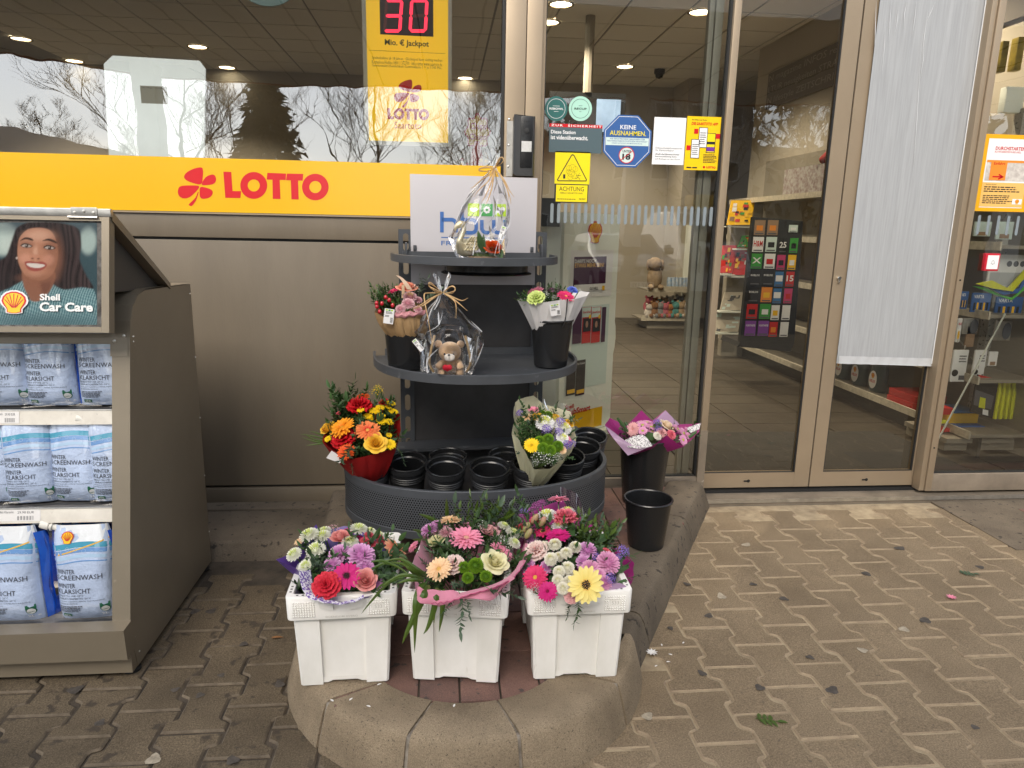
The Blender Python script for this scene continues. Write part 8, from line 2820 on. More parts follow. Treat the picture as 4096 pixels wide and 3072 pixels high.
S.ring(0,0,(a1-a0)*.4,(b1-b0)*.4,0.0016,m_wh,1)
S.text('REBOWL',*rel(S,(.2,.455,.82,.54)),m_wh,bold=0.02)
S.rect(*rel(S,(.35,.60,.65,.615)),m_wh,1)
S.rect(*rel(S,(.40,.38,.60,.395)),m_wh,1)
S.build(t)
t,S=flat('round_sticker','round pale mint sticker reading RECUP','sticker',vbox(vs1,323,709,494,893),YG,m_mint,group=SG,shape='ell')
S.ring(0,0,(S.bx[2]-S.bx[0])*.39,(S.bx[3]-S.bx[1])*.39,0.0016,m_dkg,1)
S.text('RECUP',*rel(S,(.24,.455,.77,.54)),m_dkg,bold=0.02)
S.rect(*rel(S,(.42,.61,.58,.625)),m_dkg,1)
S.rect(*rel(S,(.455,.37,.545,.385)),m_dkg,1)
S.build(t)
t,S=flat('video_notice','grey notice with red headline saying the station is under video surveillance','sticker',vbox(vs1,178,916,567,1127),YG,m_slate,group=SG)
S.rect(*rel(S,(0,.885,1,1)),m_lred,1)
S.text('ZUR  SICHERHEIT',*rel(S,(.03,.905,.985,.98)),m_wh,bold=0.02,space=1.3)
S.text('Diese Station',*rel(S,(.03,.65,.495,.78)),m_wh,bold=0.02)
S.text('ist video\u00fcberwacht.',*rel(S,(.03,.45,.735,.60)),m_wh,bold=0.02)
S.build(t)
t,S=flat('octagon_sticker','blue octagonal sticker forbidding tobacco sales to minors','sticker',vbox(vs2,630,472,1192,1090),YG,m_oblue,group=SG,shape='oct')
a0,b0,a1,b1=S.bx
f=.293
k_=.93
op=[((x-.5)*k_*(a1-a0),(y-.5)*k_*(b1-b0))for x,y in((f,0),(1-f,0),(1,f),(1,1-f),(1-f,1),(f,1),(0,1-f),(0,f))]
S.outline(op,0.0022,m_wh,1)
S.text('KEINE',*rel(S,(.34,.73,.67,.81)),m_wh,bold=0.01)
S.text('AUSNAHMEN.',*rel(S,(.125,.61,.885,.70)),m_warn,bold=0.01)
S.rect(*rel(S,(.05,.42,.95,.57)),m_pale,1)
for i,body in enumerate(('WIR VERKAUFEN KEINE TABAKWAREN ODER','NIKOTINHALTIGEN PRODUKTE BZW. PRODUKTE ZU','DEREN NUTZUNG AN MINDERJ\u00c4HRIGE.')):
 S.text(body,*rel(S,((.13,.08,.18)[i],.53-i*.042,(.87,.92,.82)[i],.558-i*.042)),m_oblue,res=1,bold=0.01)
cx_,cy_=0,b0+(b1-b0)*.235
r_o=(a1-a0)*.165
S.ell(cx_,cy_,r_o,r_o,m_pale,1)
S.text('UNTER',*rel(S,(.41,.285,.595,.335)),m_print,bold=0.02)
S.text('18',*rel(S,(.41,.145,.585,.265)),m_print,bold=0.04)
S.ring(cx_,cy_,r_o,r_o,0.0036,m_lred,3)
S.outline([(cx_-r_o*.72,cy_-r_o*.62),(cx_+r_o*.75,cy_+r_o*.55)],0.0032,m_lred,4,closed=False)
S.build(t)
t,S=flat('privacy_card','white privacy notice card with small grey text beside the octagon','sticker',vbox(vs2,1217,500,1592,1058),YG,m_wh,group=SG)
for i,(body,w,bo)in enumerate((('Datenschutzinformationen',.84,0),('f\u00fcr Karteninhaber',.58,0),('shell.de/datenschutz-',.77,.012),('kartenzahlung bzw.',.70,.012),('auf Anfrage an der Kasse',.80,0))):
 yb=(.335,.285,.205,.15,.095)[i]
 S.text(body,*rel(S,(.09,yb,.09+w,yb+.037)),m_ink,bold=bo,res=1)
S.build(t)
t,S=flat('app_poster','small yellow poster with three phones advertising a lottery app','sticker',vbox(vs2,1600,490,2006,1125),YG,m_sig,group=SG)
S.text('Das Gl\u00fcck in der Tasche:',*rel(S,(.14,.925,.57,.95)),m_print,res=1,bold=.02)
S.text('DIE SAARTOTO APP',*rel(S,(.13,.84,.89,.895)),m_lred,bold=.03,shear=.15)
for x0,y0,x1,y1,kind in((.36,.42,.62,.80,0),(.60,.33,.86,.70,1),(.16,.22,.42,.58,2)):
 S.rect(*rel(S,(x0,y0,x1,y1)),m_print,2,'phone')
 S.rect(*rel(S,(x0+.018,y0+.012,x1-.018,y1-.012)),m_wh if kind!=1 else m_warn,3,'phone')
 if kind==1:
  S.rect(*rel(S,(x0+.018,y0+.03,x1-.018,y0+.11)),mat('purple_print',(.16,.03,.30),.4),4,'phone')
  S.rect(*rel(S,(x0+.018,y0+.16,x1-.018,y0+.21)),m_print,4,'phone')
 else:
  S.lines(*rel(S,(x0+.04,y0+.06,x1-.04,y1-.08)),6,m_ink,4,'phone',.4,kind)
for x0,y0 in((.22,.68),(.86,.60),(.03,.37)):
 S.rect(*rel(S,(x0,y0,x0+.12,y0+.09)),m_lred,2)
S.lines(*rel(S,(.54,.14,.95,.31)),6,m_print,2,seed=4)
S.rect(*rel(S,(.5,.005,.97,.105)),m_sig,2)
lotto_word(S,lambda x,y:(S.bx[0]+(S.bx[2]-S.bx[0])*(.65+(x-1412)/665*.27),S.bx[1]+(S.bx[3]-S.bx[1])*(.06-(y-1172)/175*.045)),m_lred,3)
S.ell(S.bx[0]+(S.bx[2]-S.bx[0])*.58,S.bx[1]+(S.bx[3]-S.bx[1])*.06,.006,.006,m_lred,3)
for x0 in(.07,.24):
 S.rect(*rel(S,(x0,.035,x0+.14,.06)),m_print,2)
S.build(t)
t,S=flat('warning_sticker','yellow square warning sticker with black triangle of fog and running man','sticker',vbox(vs2,58,903,471,1286),YG,m_warn,group=SG)
vv=lambda x,y:S.uv(*vs2(x,y))
S.outline([vv(*q)for q in((268,940),(283,950),(430,1235),(425,1250),(95,1248),(88,1235),(253,950))],0.0045,m_print,1)
for cx,cy,rr in((225,1100,32),(265,1098,42),(300,1110,30),(250,1160,42),(280,1185,34),(240,1205,32),(215,1140,24)):
 S.ring(*vv(cx,cy),abs(vv(cx+rr,cy)[0]-vv(cx,cy)[0]),abs(vv(cx+rr,cy)[0]-vv(cx,cy)[0]),0.0008,m_print,2,'print',20)
S.ell(*vv(344,1165),.0017,.0017,m_print,2,'print',14)
for pts in([(340,1175),(325,1205)],[(325,1205),(345,1220),(352,1238)],[(325,1205),(312,1222),(296,1220)],[(338,1180),(352,1190),(366,1184)],[(336,1180),(318,1182),(312,1195)]):
 S.outline([vv(*q)for q in pts],0.0017,m_print,2,'print',False)
S.prect(*vbox(vs2,155,1172,180,1222),m_print,2)
S.build(t)
t,S=flat('achtung_sticker','black edged yellow sticker reading ACHTUNG under the warning triangle','sticker',vbox(vs2,52,1287,450,1508),YG+.0006,m_print,group=SG)
S.prect(*vbox(vs2,70,1298,440,1496),m_warn,1)
txt(S,'ACHTUNG',vs2,108,1318,400,1370,m_print,bold=0.0)
txt(S,'NEBELSICHERHEITSTECHNIK',vs2,118,1385,386,1403,m_print,res=1)
txt(S,'PROTECT',vs2,343,1456,418,1474,m_print,bold=.03,res=1)
S.lines(*S.uv(*vs2(85,1470)),*S.uv(*vs2(310,1456)),1,m_print,2,h=.4)
S.build(t)
for nm,px0,px1,n,yt,yb_,lab in(('glass_marking',1192,1536,25,443,485,'row of frosted grey stripes across the fixed entrance glass'),('glass_marking',2092,2260,9,466,508,'row of frosted grey stripes on the right hand window')):
 a,c=A(px0,(yt+yb_)/2,y=YG),A(px1,(yt+yb_)/2,y=YG)
 zt0,zb0=A((px0+px1)/2,yt,y=YG).z,A((px0+px1)/2,yb_,y=YG).z
 t=thing(nm,lab,'glass marking',((a.x+c.x)/2,YG,zb0))
 for k in range(n):
  x=a.x+(c.x-a.x)*k/(n-1)
  w=0.0078
  MB().prism([(x+w*cxx,YG,zz__)for cxx,zz__ in((-1,zb0+.006),(-.6,zb0),(.6,zb0),(1,zb0+.006),(1,zt0-.006),(.6,zt0),(-.6,zt0),(-1,zt0-.006))],(0,-.0008,0)).build('stripe',[m_stripe],t,smooth=False)
vs3=lambda x,y:((3640+x*.5422)/K4,(y*.5422)/K4)
t,S=flat('job_poster','orange framed job poster with red heading and arrow on the right window','poster',vbox(vs3,505,992,905,1562),YG,m_orng,group=None)
S.rect(*rel(S,(.0,.0,1,1)),mat('poster_amber',(.80,.40,.01),.3),1)
S.rect(*rel(S,(.10,.05,.9,.945)),m_wh,2)
S.rect(*rel(S,(.10,.06,.9,.38)),m_ptan,3)
S.rect(*rel(S,(.12,.40,.9,.66)),mat('photo_grey',(.45,.40,.36),.4,noise=.6,nscale=40,col2=(.7,.66,.6)),3,'photo')
S.rect(*rel(S,(.12,.64,.9,.67)),m_orng,4,'photo')
S.rect(*rel(S,(.20,.41,.50,.66)),m_orng,5,'photo')
S.text('DURCHSTARTEN',*rel(S,(.24,.80,.79,.845)),m_lred,layer=4,bold=.02)
S.text('ALS MITARBEITER*IN BEI SHELL',*rel(S,(.23,.765,.72,.79)),m_lred,layer=4,res=1)
S.text('Einfahrt',*rel(S,(.25,.61,.46,.645)),m_lred,layer=6,bold=.01)
S.outline([(S.bx[0]+.26*(S.bx[2]-S.bx[0]),S.bx[1]+.455*(S.bx[3]-S.bx[1])),(S.bx[0]+.44*(S.bx[2]-S.bx[0]),S.bx[1]+.455*(S.bx[3]-S.bx[1]))],.007,m_lred,6,'arrow',False)
S.outline([(S.bx[0]+q[0]*(S.bx[2]-S.bx[0]),S.bx[1]+q[1]*(S.bx[3]-S.bx[1]))for q in((.37,.485),(.45,.455),(.37,.425))],.007,m_lred,6,'arrow',False)
S.text('Sind Sie bereit?',*rel(S,(.16,.345,.36,.365)),m_print,layer=4,res=1)
S.lines(*rel(S,(.14,.25,.82,.335)),3,m_print,4,seed=9)
S.lines(*rel(S,(.14,.10,.70,.22)),5,m_print,4,seed=10)
S.rect(*rel(S,(.70,.10,.88,.17)),m_wh,4)
shell_mark(S,S.bx[0]+.79*(S.bx[2]-S.bx[0]),S.bx[1]+.135*(S.bx[3]-S.bx[1]),.022,.022,m_p_red,m_p_yel,None,5)
S.build(t)
vs4=lambda x,y:((3640+x*.63333)/K4,(900+y*.63333)/K4)
p0,p1=A(*vs4(463,290),y=YG-.02),A(*vs4(573,180),y=YG-.02)
t=thing('bell_button','red framed night bell button on the right window','bell',((p0.x+p1.x)/2,YG,p0.z))
MB().box((p0.x,YG-.022,p0.z),(p1.x,YG,p1.z),bev=0.004).build('red_frame',[mat('bell_red',(.50,.012,.03),.35)],t)
MB().box((p0.x+.011,YG-.024,p0.z+.010),(p1.x-.008,YG-.0222,p1.z-.010)).build('white_key',[m_wh],t)
S=Sheet(((p0.x+p1.x)/2+.0015,YG-.0242,(p0.z+p1.z)/2),N_,(1,0,0),eps=.0006)
S.outline([(-.010,-.008),(-.007,-.004),(-.006,.004),(-.003,.009),(.003,.009),(.006,.004),(.007,-.004),(.010,-.008)],.0012,m_print,1,'bell_symbol')
S.ell(0,-.0105,.002,.0015,m_print,1,'bell_symbol',12)
S.build(t)
# THINGS INSIDE THE SHOP
rn=random.Random(21)
m_tot=mat('totem_white',(0.82,0.86,0.79),0.4)
m_shf=mat('shelf_metal',(0.30,0.27,0.22),0.5)
m_strip=mat('price_strip',(0.66,0.60,0.48),0.5,noise=0.3,nscale=30)
m_vio=mat('leaflet_violet',(0.06,0.012,0.05),0.35)
m_kraftb=mat('card_kraft',(0.30,0.19,0.11),0.5)
vi=lambda x0,y0,s:(lambda x,y:((x0+x*s)/K4,(y0+y*s)/K4))
v9=vi(2250,850,.57252)
L_,R_=A(1203,961,z=ZF),A(1316,930,z=ZF)
u=(R_-L_)
u.z=0
n=Vector((u.y,-u.x,0)).normalized()
un=u.normalized()
W_=u.length
tt=thing('brochure_totem','white brochure totem with red and yellow shell emblem behind the entrance glass','brochure stand',tuple((L_+R_)/2))
S=Sheet(L_,n,un,eps=0.002)
ztop=S.uv(*v9(395,15))[1]
MB().prism([L_+Vector((0,0,.04)),R_+Vector((0,0,.04)),R_+Vector((0,0,ztop)),L_+Vector((0,0,ztop))],-n*.12).build('body',[m_tot],tt,smooth=False)
MB().prism([L_-un*.03+n*.05,R_+un*.03+n*.05,R_+un*.03-n*.2,L_-un*.03-n*.2],(0,0,.035)).build('foot_plate',[m_tot],tt,smooth=False)
MB().prism([R_-un*.08-n*.13+Vector((0,0,.62+.33*math.cos(k*.2244)))+un*.26*math.sin(k*.2244)for k in range(15)],-n*.01).build('round_back',[m_tot],tt,smooth=False)
c0,c1_=S.uv(*v9(172,215)),S.uv(*v9(277,62))
shell_mark(S,(c0[0]+c1_[0])/2,(c0[1]+c1_[1])/2,c1_[0]-c0[0],c1_[1]-c0[1],m_p_red,m_p_yel,m_wh,1)
def pq(S,v,x0,y0,x1,y1,m,l=1,part='print'):
 a,b=S.uv(*v(x0,(y0+y1)/2))[0],S.uv(*v(x1,(y0+y1)/2))[0]
 c,d=S.uv(*v((x0+x1)/2,y1))[1],S.uv(*v((x0+x1)/2,y0))[1]
 S.rect(a,c,b,d,m,l,part)
pq(S,v9,52,262,346,592,m_wh,1,'poster_frame')
pq(S,v9,75,308,300,545,m_vio,2,'poster')
pq(S,v9,75,500,300,545,m_wh,3,'poster')
for b_,q,m in(("DARF'S NOCH",(80,325,228,352),m_wh),('ETWAS MEHR SEIN?',(80,353,284,382),m_ptan),('GO WELL',(184,520,242,540),m_print)):
 txt(S,b_,v9,*q,m,layer=4,bold=.02)
pq(S,v9,270,510,288,542,m_p_yel,4)
pq(S,v9,60,650,312,1215,m_pale,1,'niche')
for k,(x,m)in enumerate(((66,m_vio),(132,m_p_red),(198,m_p_red),(268,m_vio))):
 pq(S,v9,x,660,x+(62 if k<3 else 28),915-k*4,m,3,'leaflet')
 if k in(1,2):
  pq(S,v9,x+2,662,x+60,730,m_pale,4,'leaflet')
  txt(S,'SmartDeal',v9,x+4,685,x+56,702,m_p_red,layer=5,bold=.02)
  pq(S,v9,x+6,738,x+58,830,m_print,4,'leaflet')
  S.ell(*S.uv(*v9(x+30,780)),.013,.022,m_p_skin,5,'leaflet',14)
  S.ell(*S.uv(*v9(x+50,726)),.012,.014,m_p_yel,6,'leaflet',14)
for x in(22,88):
 pq(S,v9,x,1030,x+64,1275,m_print,3,'leaflet')
 pq(S,v9,x+4,1235,x+56,1262,m_p_yel,4,'leaflet')
txt(S,'DAS UPGRADE',v9,92,1048,148,1060,m_wh,layer=5)
txt(S,'Shell',v9,14,1342,76,1370,m_p_red,bold=.02)
txt(S,'ClubSmart',v9,14,1360,192,1402,m_p_red,bold=.03)
pq(S,v9,0,1385,272,1520,m_p_yel,1)
S.build(tt)
pn=MB()
a,b_=A(1172,475,y=.62),A(1213,940,y=.62)
pn.box((a.x,.62,ZF),(A(1213,475,y=.62).x,.70,a.z))
pn.solo('side_totem',[m_tot],'narrow pale stand half hidden behind the flower rack post','stand')
p=A(1190,465,y=.5)
MB().box((p.x-.05,.5,p.z-.06),(p.x+.05,.53,p.z+.09)).solo('dark_box',[m_blackm],'small dark box standing on the narrow stand behind the glass','box')
yq=6.4
G=lambda x,y,d=0.0:A((2200+x*.60289)/K4,(700+y*.60289)/K4,y=yq-d)
lo,up=G(745,950),G(775,760)
xl,xr=G(600,900).x,G(950,900).x
ps=thing('toy_shelf','low two tier shelf of plush toys at the back of the shop','shelf',((xl+xr)/2,yq,ZF))
MB().box((xl+.1,yq-.02,ZF),(xr,yq+.5,lo.z-.02)).build('plinth',[m_shf],ps,smooth=False)
MB().box((xr-.02,yq+.02,ZF),(xr+.01,yq+.5,up.z+.9)).build('side_panel',[m_tot],ps,smooth=False)
for z,x0 in((lo.z,xl),(up.z,G(640,700).x)):
 so_=MB().box((x0,yq-.06,z-.02),(xr,yq+.45,z)).build('shelf',[m_shf],ps,smooth=False)
 MB().box((x0,yq-.075,z-.03),(xr,yq-.0605,z+.05)).build('price_strip',[m_strip],so_,smooth=False)
cols=[('white',(.6,.55,.5)),('teal',(.12,.35,.33)),('pink',(.6,.16,.2)),('brown',(.28,.14,.06)),('beige',(.5,.36,.22)),('orange',(.5,.2,.06)),('grey',(.3,.3,.3))]
pos=['far left','second from left','third from left','fourth from left','middle','right of the middle','third from right','second from right','far right']
for r_ in range(2):
 for k in range(8-r_):
  cn,cc=cols[(k*3+r_*2)%7]
  x=xl+.12+(xr-xl-.2)*(k+.5*r_)/7.5
  s=rn.uniform(.075,.1)
  c=Vector((x,yq-.0+r_*.16,lo.z+s*.9+r_*.07))
  mb=MB()
  mb.ball(c,s*.9,s*.8,s,12,8)
  mb.ball(c+Vector((0,-s*.3,s*1.05)),s*.65,s*.6,s*.6,12,8)
  for q in(-1,1):
   mb.ball(c+Vector((q*s*.5,-s*.2,s*1.6)),s*.24,n=8,k=5)
   mb.ball(c+Vector((q*s*.6,-s*.8,-s*.4)),s*.35,n=8,k=5)
  mb.solo('plush_toy',[mat('plush_'+cn,cc,.95,noise=.4,nscale=20)],f'{cn} plush toy in the {"front" if r_ == 0 else "rear"} row of the lower toy shelf, {pos[k]}','plush toy','plush toys on the toy shelf')
dg=MB()
p=G(690,700)
dg.ball((p.x,yq-.02,up.z+.16),.11,.1,.17,14,9)
dg.ball((p.x-.02,yq-.06,up.z+.36),.1,.1,.09,14,8)
for q in(-1,1):
 dg.ball((p.x+q*.1,yq-.02,up.z+.34),.03,.03,.08,8,6)
 dg.ball((p.x+q*.07,yq-.1,up.z+.04),.045,.06,.04,8,6)
dg.solo('plush_dog',[mat('plush_dogm',(.42,.31,.2),.95,noise=.3,nscale=20)],'large beige plush dog sitting at the left end of the upper toy shelf','plush toy')
for k in range(7):
 p=G(795+k*24,690)
 mb=MB()
 mb.lathe([(0,0),(.04,0),(.042,.02),(.042,.13),(.036,.15),(.036,.17),(0,.172)],(p.x,yq,up.z+.001),12)
 mb.solo('bottle',[mat('cup_blue',(.25,.4,.6),.4,noise=.5,nscale=30,col2=(.6,.62,.65))],f'small blue and white bottle on the upper toy shelf, {pos[k]}','bottle','bottles on the toy shelf')
yc_=2.55
v10=vi(2950,800,.48216)
S=Sheet(A(1650,600,y=yc_),N_,(1,0,0),eps=.004)
gt=thing('gift_card_rack','black rack of colourful gift cards seen through the left sliding door','card rack',tuple(A(1660,760,y=yc_)))
pts=[S.uv(*v10(*q))for q in((20,1180),(470,1190),(545,175),(130,140))]
MB().prism([S.w(*q,0)for q in pts],(0,.05,0)).build('rack_panel',[m_blackm],gt,smooth=False)
MB().prism([S.w(*S.uv(*v10(*q)),0)for q in((0,1215),(440,1260),(470,1188),(20,1178))],(0,.4,0)).build('rack_foot',[m_blackm],gt,smooth=False)
cc={'white':m_wh,'green':mat('card_green',(.05,.32,.05),.35),'black':m_print,'brown':m_kraftb,'purple':mat('card_purple',(.24,.07,.36),.35),'red':m_p_red,'blue':mat('card_blue',(.04,.16,.38),.35),'yellow':m_p_yel,'pale':m_pale,'pink':mat('card_pink',(.55,.05,.16),.35),'orange':m_orng}
rows=['top','second','third','fourth','fifth','sixth','bottom']
grid=[(('brown',''),('brown',''),None,('pale','')),(('white','H&M'),('pale',''),('black','25'),('green','')),(('green','X'),('white',''),('pink',''),('yellow','')),(('black','ROBLOX'),('black','ROBLOX'),('blue','1'),('red','15')),(('black','ROBLOX'),('orange',''),('blue','1'),('pink','')),(('red',''),('green',''),('white',''),('white','')),(('purple','FORTNITE'),('purple','FORTNITE'),('red',''),('white',''))]
for r_,rw in enumerate(grid):
 for c_,q in enumerate(rw):
  if not q:
   continue
  x0=(132,240,350,440)[c_]-r_*(13 if c_<2 else 16)
  y0=168+r_*139+(10 if c_>1 else 0)
  if r_==0 and c_>1:
   x0,y0=420,208
  p0,p1=S.uv(*v10(x0,y0+(122 if r_ or c_<2 else 60))),S.uv(*v10(x0+(100 if c_<2 else 80),y0))
  t=thing('gift_card',f'{q[0]} gift card in the {rows[r_]} row of the black rack, {("far left", "second from left", "second from right", "far right")[c_]}','gift card',tuple(S.w(*p0,1)),0,'gift cards on the black rack')
  MB().prism([S.w(p0[0],p0[1],1),S.w(p1[0],p0[1],1),S.w(p1[0],p1[1],1),S.w(p0[0],p1[1],1)],(0,-.002,0)).build('card',[cc[q[0]]],t,smooth=False)
  S2=Sheet(S.w(p0[0],p0[1],1)+Vector((0,-.002,0)),N_,(1,0,0),eps=.0012)
  w,h=p1[0]-p0[0],p1[1]-p0[1]
  if q[1]:
   S2.text(q[1],w*.08,h*.35 if len(q[1])<4 else h*.62,w*.92,h*.75,m_p_red if q[1]=='H&M' else m_wh,1,bold=.02)
  else:
   S2.rect(w*.2,h*.3,w*.8,h*.65,cc[rn.choice(['white','orange','yellow','black','red'])],1)
  S2.rect(w*.1,h*.06,w*.9,h*.14,m_ink,1)
  S2.build(t)
ws=thing('wall_shelf','long wall shelf with price strips along the right wall of the shop','shelf',(3.45,2.5,ZF))
XF=3.27
for z in(.2,.55,.95,1.36,1.75):
 so_=MB().box((XF,.55,z-.02),(3.67,4.7,z)).build('shelf',[m_shf],ws,smooth=False)
 MB().box((XF-.012,.55,z-.03),(XF-.0005,4.7,z+.02)).build('price_strip',[m_strip],so_,smooth=False)
MB().box((3.655,.55,ZF),(3.676,4.7,2.2)).build('back_panel',[m_shf],ws,smooth=False)
MB().box((XF+.06,.55,ZF),(XF+.08,4.7,.178)).build('plinth',[m_blackm],ws,smooth=False)
def oil(x,y,z,h,cn,lab,colr):
 t=thing('oil_bottle',lab,'bottle',(x,y,z),0,'oil bottles on the wall shelf')
 mb=MB()
 w=h*.26
 mb.lathe([(0,0),(w*.95,0),(w,h*.03),(w,h*.6),(w*.78,h*.76),(w*.38,h*.87),(w*.34,h*.92),(w*.38,h*.925),(w*.38,h),(0,h)],(x,y,z),18,sy=1.0,sx=.62)
 mb.build('bottle_body',[mat('oil_'+cn,colr,.3)],t)
 S=Sheet((x-w*.63,y,z+h*.3),(-1,0,0),(0,-1,0),eps=.001)
 S.ell(0,0,w*.62,h*.22,m_wh,1,'bottle_label')
 S.text('HELIX' if cn!='grey' else 'ADVANCE',-w*.45,-h*.07,w*.45,h*.0,m_p_red,2,bold=.02)
 shell_mark(S,0,h*.1,w*.5,w*.5,m_p_red,m_p_yel,None,2)
 S.build(t)
for k,y in enumerate((1.75,2.0,2.25,2.5)):
 nm_=('nearest','second nearest','third nearest','farthest')[k]
 oil(XF+.14,y,.2005,.32,'dark',f'large dark oil bottle on the lowest wall shelf, {nm_}',(.05,.08,.09))
 oil(XF+.12,y,.951-.4,.27,'grey',f'grey oil bottle on the second wall shelf, {nm_}',(.2,.18,.14))
 oil(XF+.12,y,.951,.27,'blue',f'blue oil bottle on the third wall shelf, {nm_}',(.03,.14,.3))
fs=thing('wall_fascia','grey fascia panel lettered with magazine topics high on the right wall','sign',(3.67,4.0,2.75))
S=Sheet((3.66,4.85,2.78),(-1,0,0),(0,-1,0),eps=.003)
m_fas=mat('fascia_grey',(.17,.145,.12),.6)
m_fal=mat('fascia_letter',(.42,.37,.30),.6)
MB().box((3.655,.6,2.78),(3.679,4.85,3.16)).build('panel',[m_fas],fs,smooth=False)
for k,b_ in enumerate(('N lifestyle ZEITSCHRIFTEN wohnen','LTUR neuigkeiten STRASSENKARTEN','N magazine INFOS reisen KULTUR')):
 S.text(b_,.03,.03+k*.118,2.35,.03+k*.118+.085,m_fal,3,shear=.12)
S.text('ubeh\u00f6r',3.2,.12,4.2,.28,m_fal,3)
S.build(fs)
MB().box((XF-.01,1.7,1.77),(XF,3.4,2.0)).solo('cable_poster',[mat('cable_print',(.6,.58,.55),.5,noise=.6,nscale=30,col2=(.3,.2,.2))],'white shelf header printed with charging cables','shelf header')
sk=MB()
sk.ball((XF+.1,2.35,2.22),.16,.3,.2,16,10)
sk.tube([(XF+.1,2.55,2.1),(XF,2.75,2.03)],[.12,.03],10)
sk.solo('red_bag',[mat('red_bag',(.4,.03,.03),.6)],'bulging red fabric bag lying on top of the wall shelf','bag')
vm=vi(2500,700,.78329)
mk=thing('magazine_rack','stepped magazine rack between the plush toys and the gift cards','magazine rack',tuple(A(1590,740,y=4.0)))
for(x0,y0,x1,y1),lab in(((535,130,655,255),'dense yellow and black magazine spread on the upper tier of the magazine rack'),((590,310,645,370),'green magazine on the middle tier beside the card rack'),((490,360,560,500),'red and yellow magazine on the lower tier, left one'),((562,370,632,510),'red and green magazine on the lower tier, right one'),((500,600,605,690),'folded newspaper in the upper newspaper tray'),((450,700,590,800),'newspapers in the bottom newspaper tray')):
 S=Sheet(A(*vm(x0,y1),y=4.0),(0,-.9,.4),(1,0,0),eps=.003)
 q=[S.uv(*vm(x0-14,y1)),S.uv(*vm(x1-14,y1)),S.uv(*vm(x1+10,y0)),S.uv(*vm(x0+10,y0))]
 t=thing('magazine',lab,'magazine',tuple(S.w(*q[0])),0,'magazines and newspapers on the rack')
 pale='news' in lab
 MB().prism([S.w(*k_)for k_ in q],(0,.02,0)).build('cover',[m_wall if pale else m_p_yel if 'yellow and black' in lab else m_p_red if 'red' in lab else cc['green']],t,smooth=False)
 for k in range(14):
  f0,g0=rn.uniform(0,.75),rn.uniform(0,.8)
  f1,g1=f0+rn.uniform(.08,.25),g0+rn.uniform(.05,.2)
  at_=lambda f,g:((q[0][0]+(q[1][0]-q[0][0])*f)*(1-g)+(q[3][0]+(q[2][0]-q[3][0])*f)*g,q[0][1]*(1-g)+q[3][1]*g)
  S.poly([at_(f0,g0),at_(f1,g0),at_(f1,g1),at_(f0,g1)],rn.choice([m_ink,m_wall,m_pale]if pale else[m_print,m_p_red,m_wh,m_p_yel,cc['green'],m_kraftb]),2+k*.1,'cover_print')
 S.build(t)
 a,b_=A(*vm(x0-20,y1+6),y=3.99),A(*vm(x1,y1+14),y=3.99)
 MB().box((a.x,3.98,b_.z),(b_.x,4.12,a.z)).build('tray',[m_tot],mk,smooth=False)
MB().box((A(1575,500,y=4.2).x,4.15,ZF),(A(1640,500,y=4.2).x,4.25,1.75)).build('rack_back',[m_shf],mk,smooth=False)
sc_=thing('hanging_screen','dark flat screen hanging from a ceiling pole behind the round stickers','screen',tuple(A(1280,270,y=4.2)))
a,b_=A(1185,292,y=4.2),A(1352,203,y=4.2)
MB().box((a.x,4.2,a.z),(b_.x,4.26,b_.z)).build('screen_case',[m_blackm],sc_,smooth=False)
MB().tube([((a.x+b_.x)/2,4.23,b_.z),((a.x+b_.x)/2,4.23,ZC)],.05,10).build('ceiling_pole',[m_shf],sc_)
MB().box((a.x+(b_.x-a.x)*.62,4.19,a.z+.05),(b_.x-.05,4.199,b_.z-.06)).build('lit_picture',[mat('screen_pic',(.25,.35,.5),.4,noise=.6,nscale=3,emit=.5)],sc_,smooth=False)
p=A(1425,150,z=ZC)
MB().lathe([(.07,0),(.07,-.05),(.055,-.06),(.045,-.1),(0,-.12)],p,18).solo('ceiling_camera',[m_blackm],'small dark dome camera on the shop ceiling','camera')
MB().box((1.42,.26,ZF),(3.1,1.12,ZF+.012),bev=.004).solo('floor_mat',[mat('mat_grey',(.045,.042,.038),.95,noise=.3,nscale=200,bump=.002,bscale=300)],'dark grey entrance mat lying behind the sliding doors','mat')
yg=.62
G=lambda x,y,d=0.0:A(*vs4(x,y),y=yg-d)
m_hv=mat('hi_vis',(.80,.82,.02),.5,translucent=.1,noise=.15,nscale=30)
m_bl=mat('cloth_blue',(.03,.12,.42),.8)
m_gn=mat('cloth_green',(.12,.55,.06),.8)
gd=thing('goods_shelf','beige metal goods shelf with hooks behind the right hand window','shelf',tuple(G(470,1500)))
a,b_=G(220,1345),G(640,1365)
MB().box((a.x,yg-.02,a.z-.03),(b_.x,yg+.4,a.z)).build('shelf_board',[m_shf],gd,smooth=False)
MB().box((a.x+.02,yg+.02,ZF+.02),(b_.x+.05,yg+.4,a.z-.031)).build('shelf_base',[m_shf],gd,smooth=False)
c=G(690,1300)
MB().box((b_.x+.0,yg+.35,ZF),(b_.x+.5,yg+.42,2.2)).build('upright_panel',[mat('peg_board',(.40,.38,.33),.6,spots=.3,spotcol=(.1,.1,.09),spotscale=60)],gd,smooth=False)
hk=MB()
for x,y in((430,905),(345,780),(470,600),(545,620),(550,150),(300,740)):
 p=G(x,y,-.05)
 hk.tube([p+Vector((.18,.3,.02)),p+Vector((.03,.03,0)),p,p+Vector((0,0,.02))],.004,6)
stuff(hk.build('hook',[m_alu],gd))
vest=thing('safety_vest','packed yellow safety vest with printed card, frontmost on its hook','safety vest',tuple(G(470,1220)),0,'safety vests on the hook')
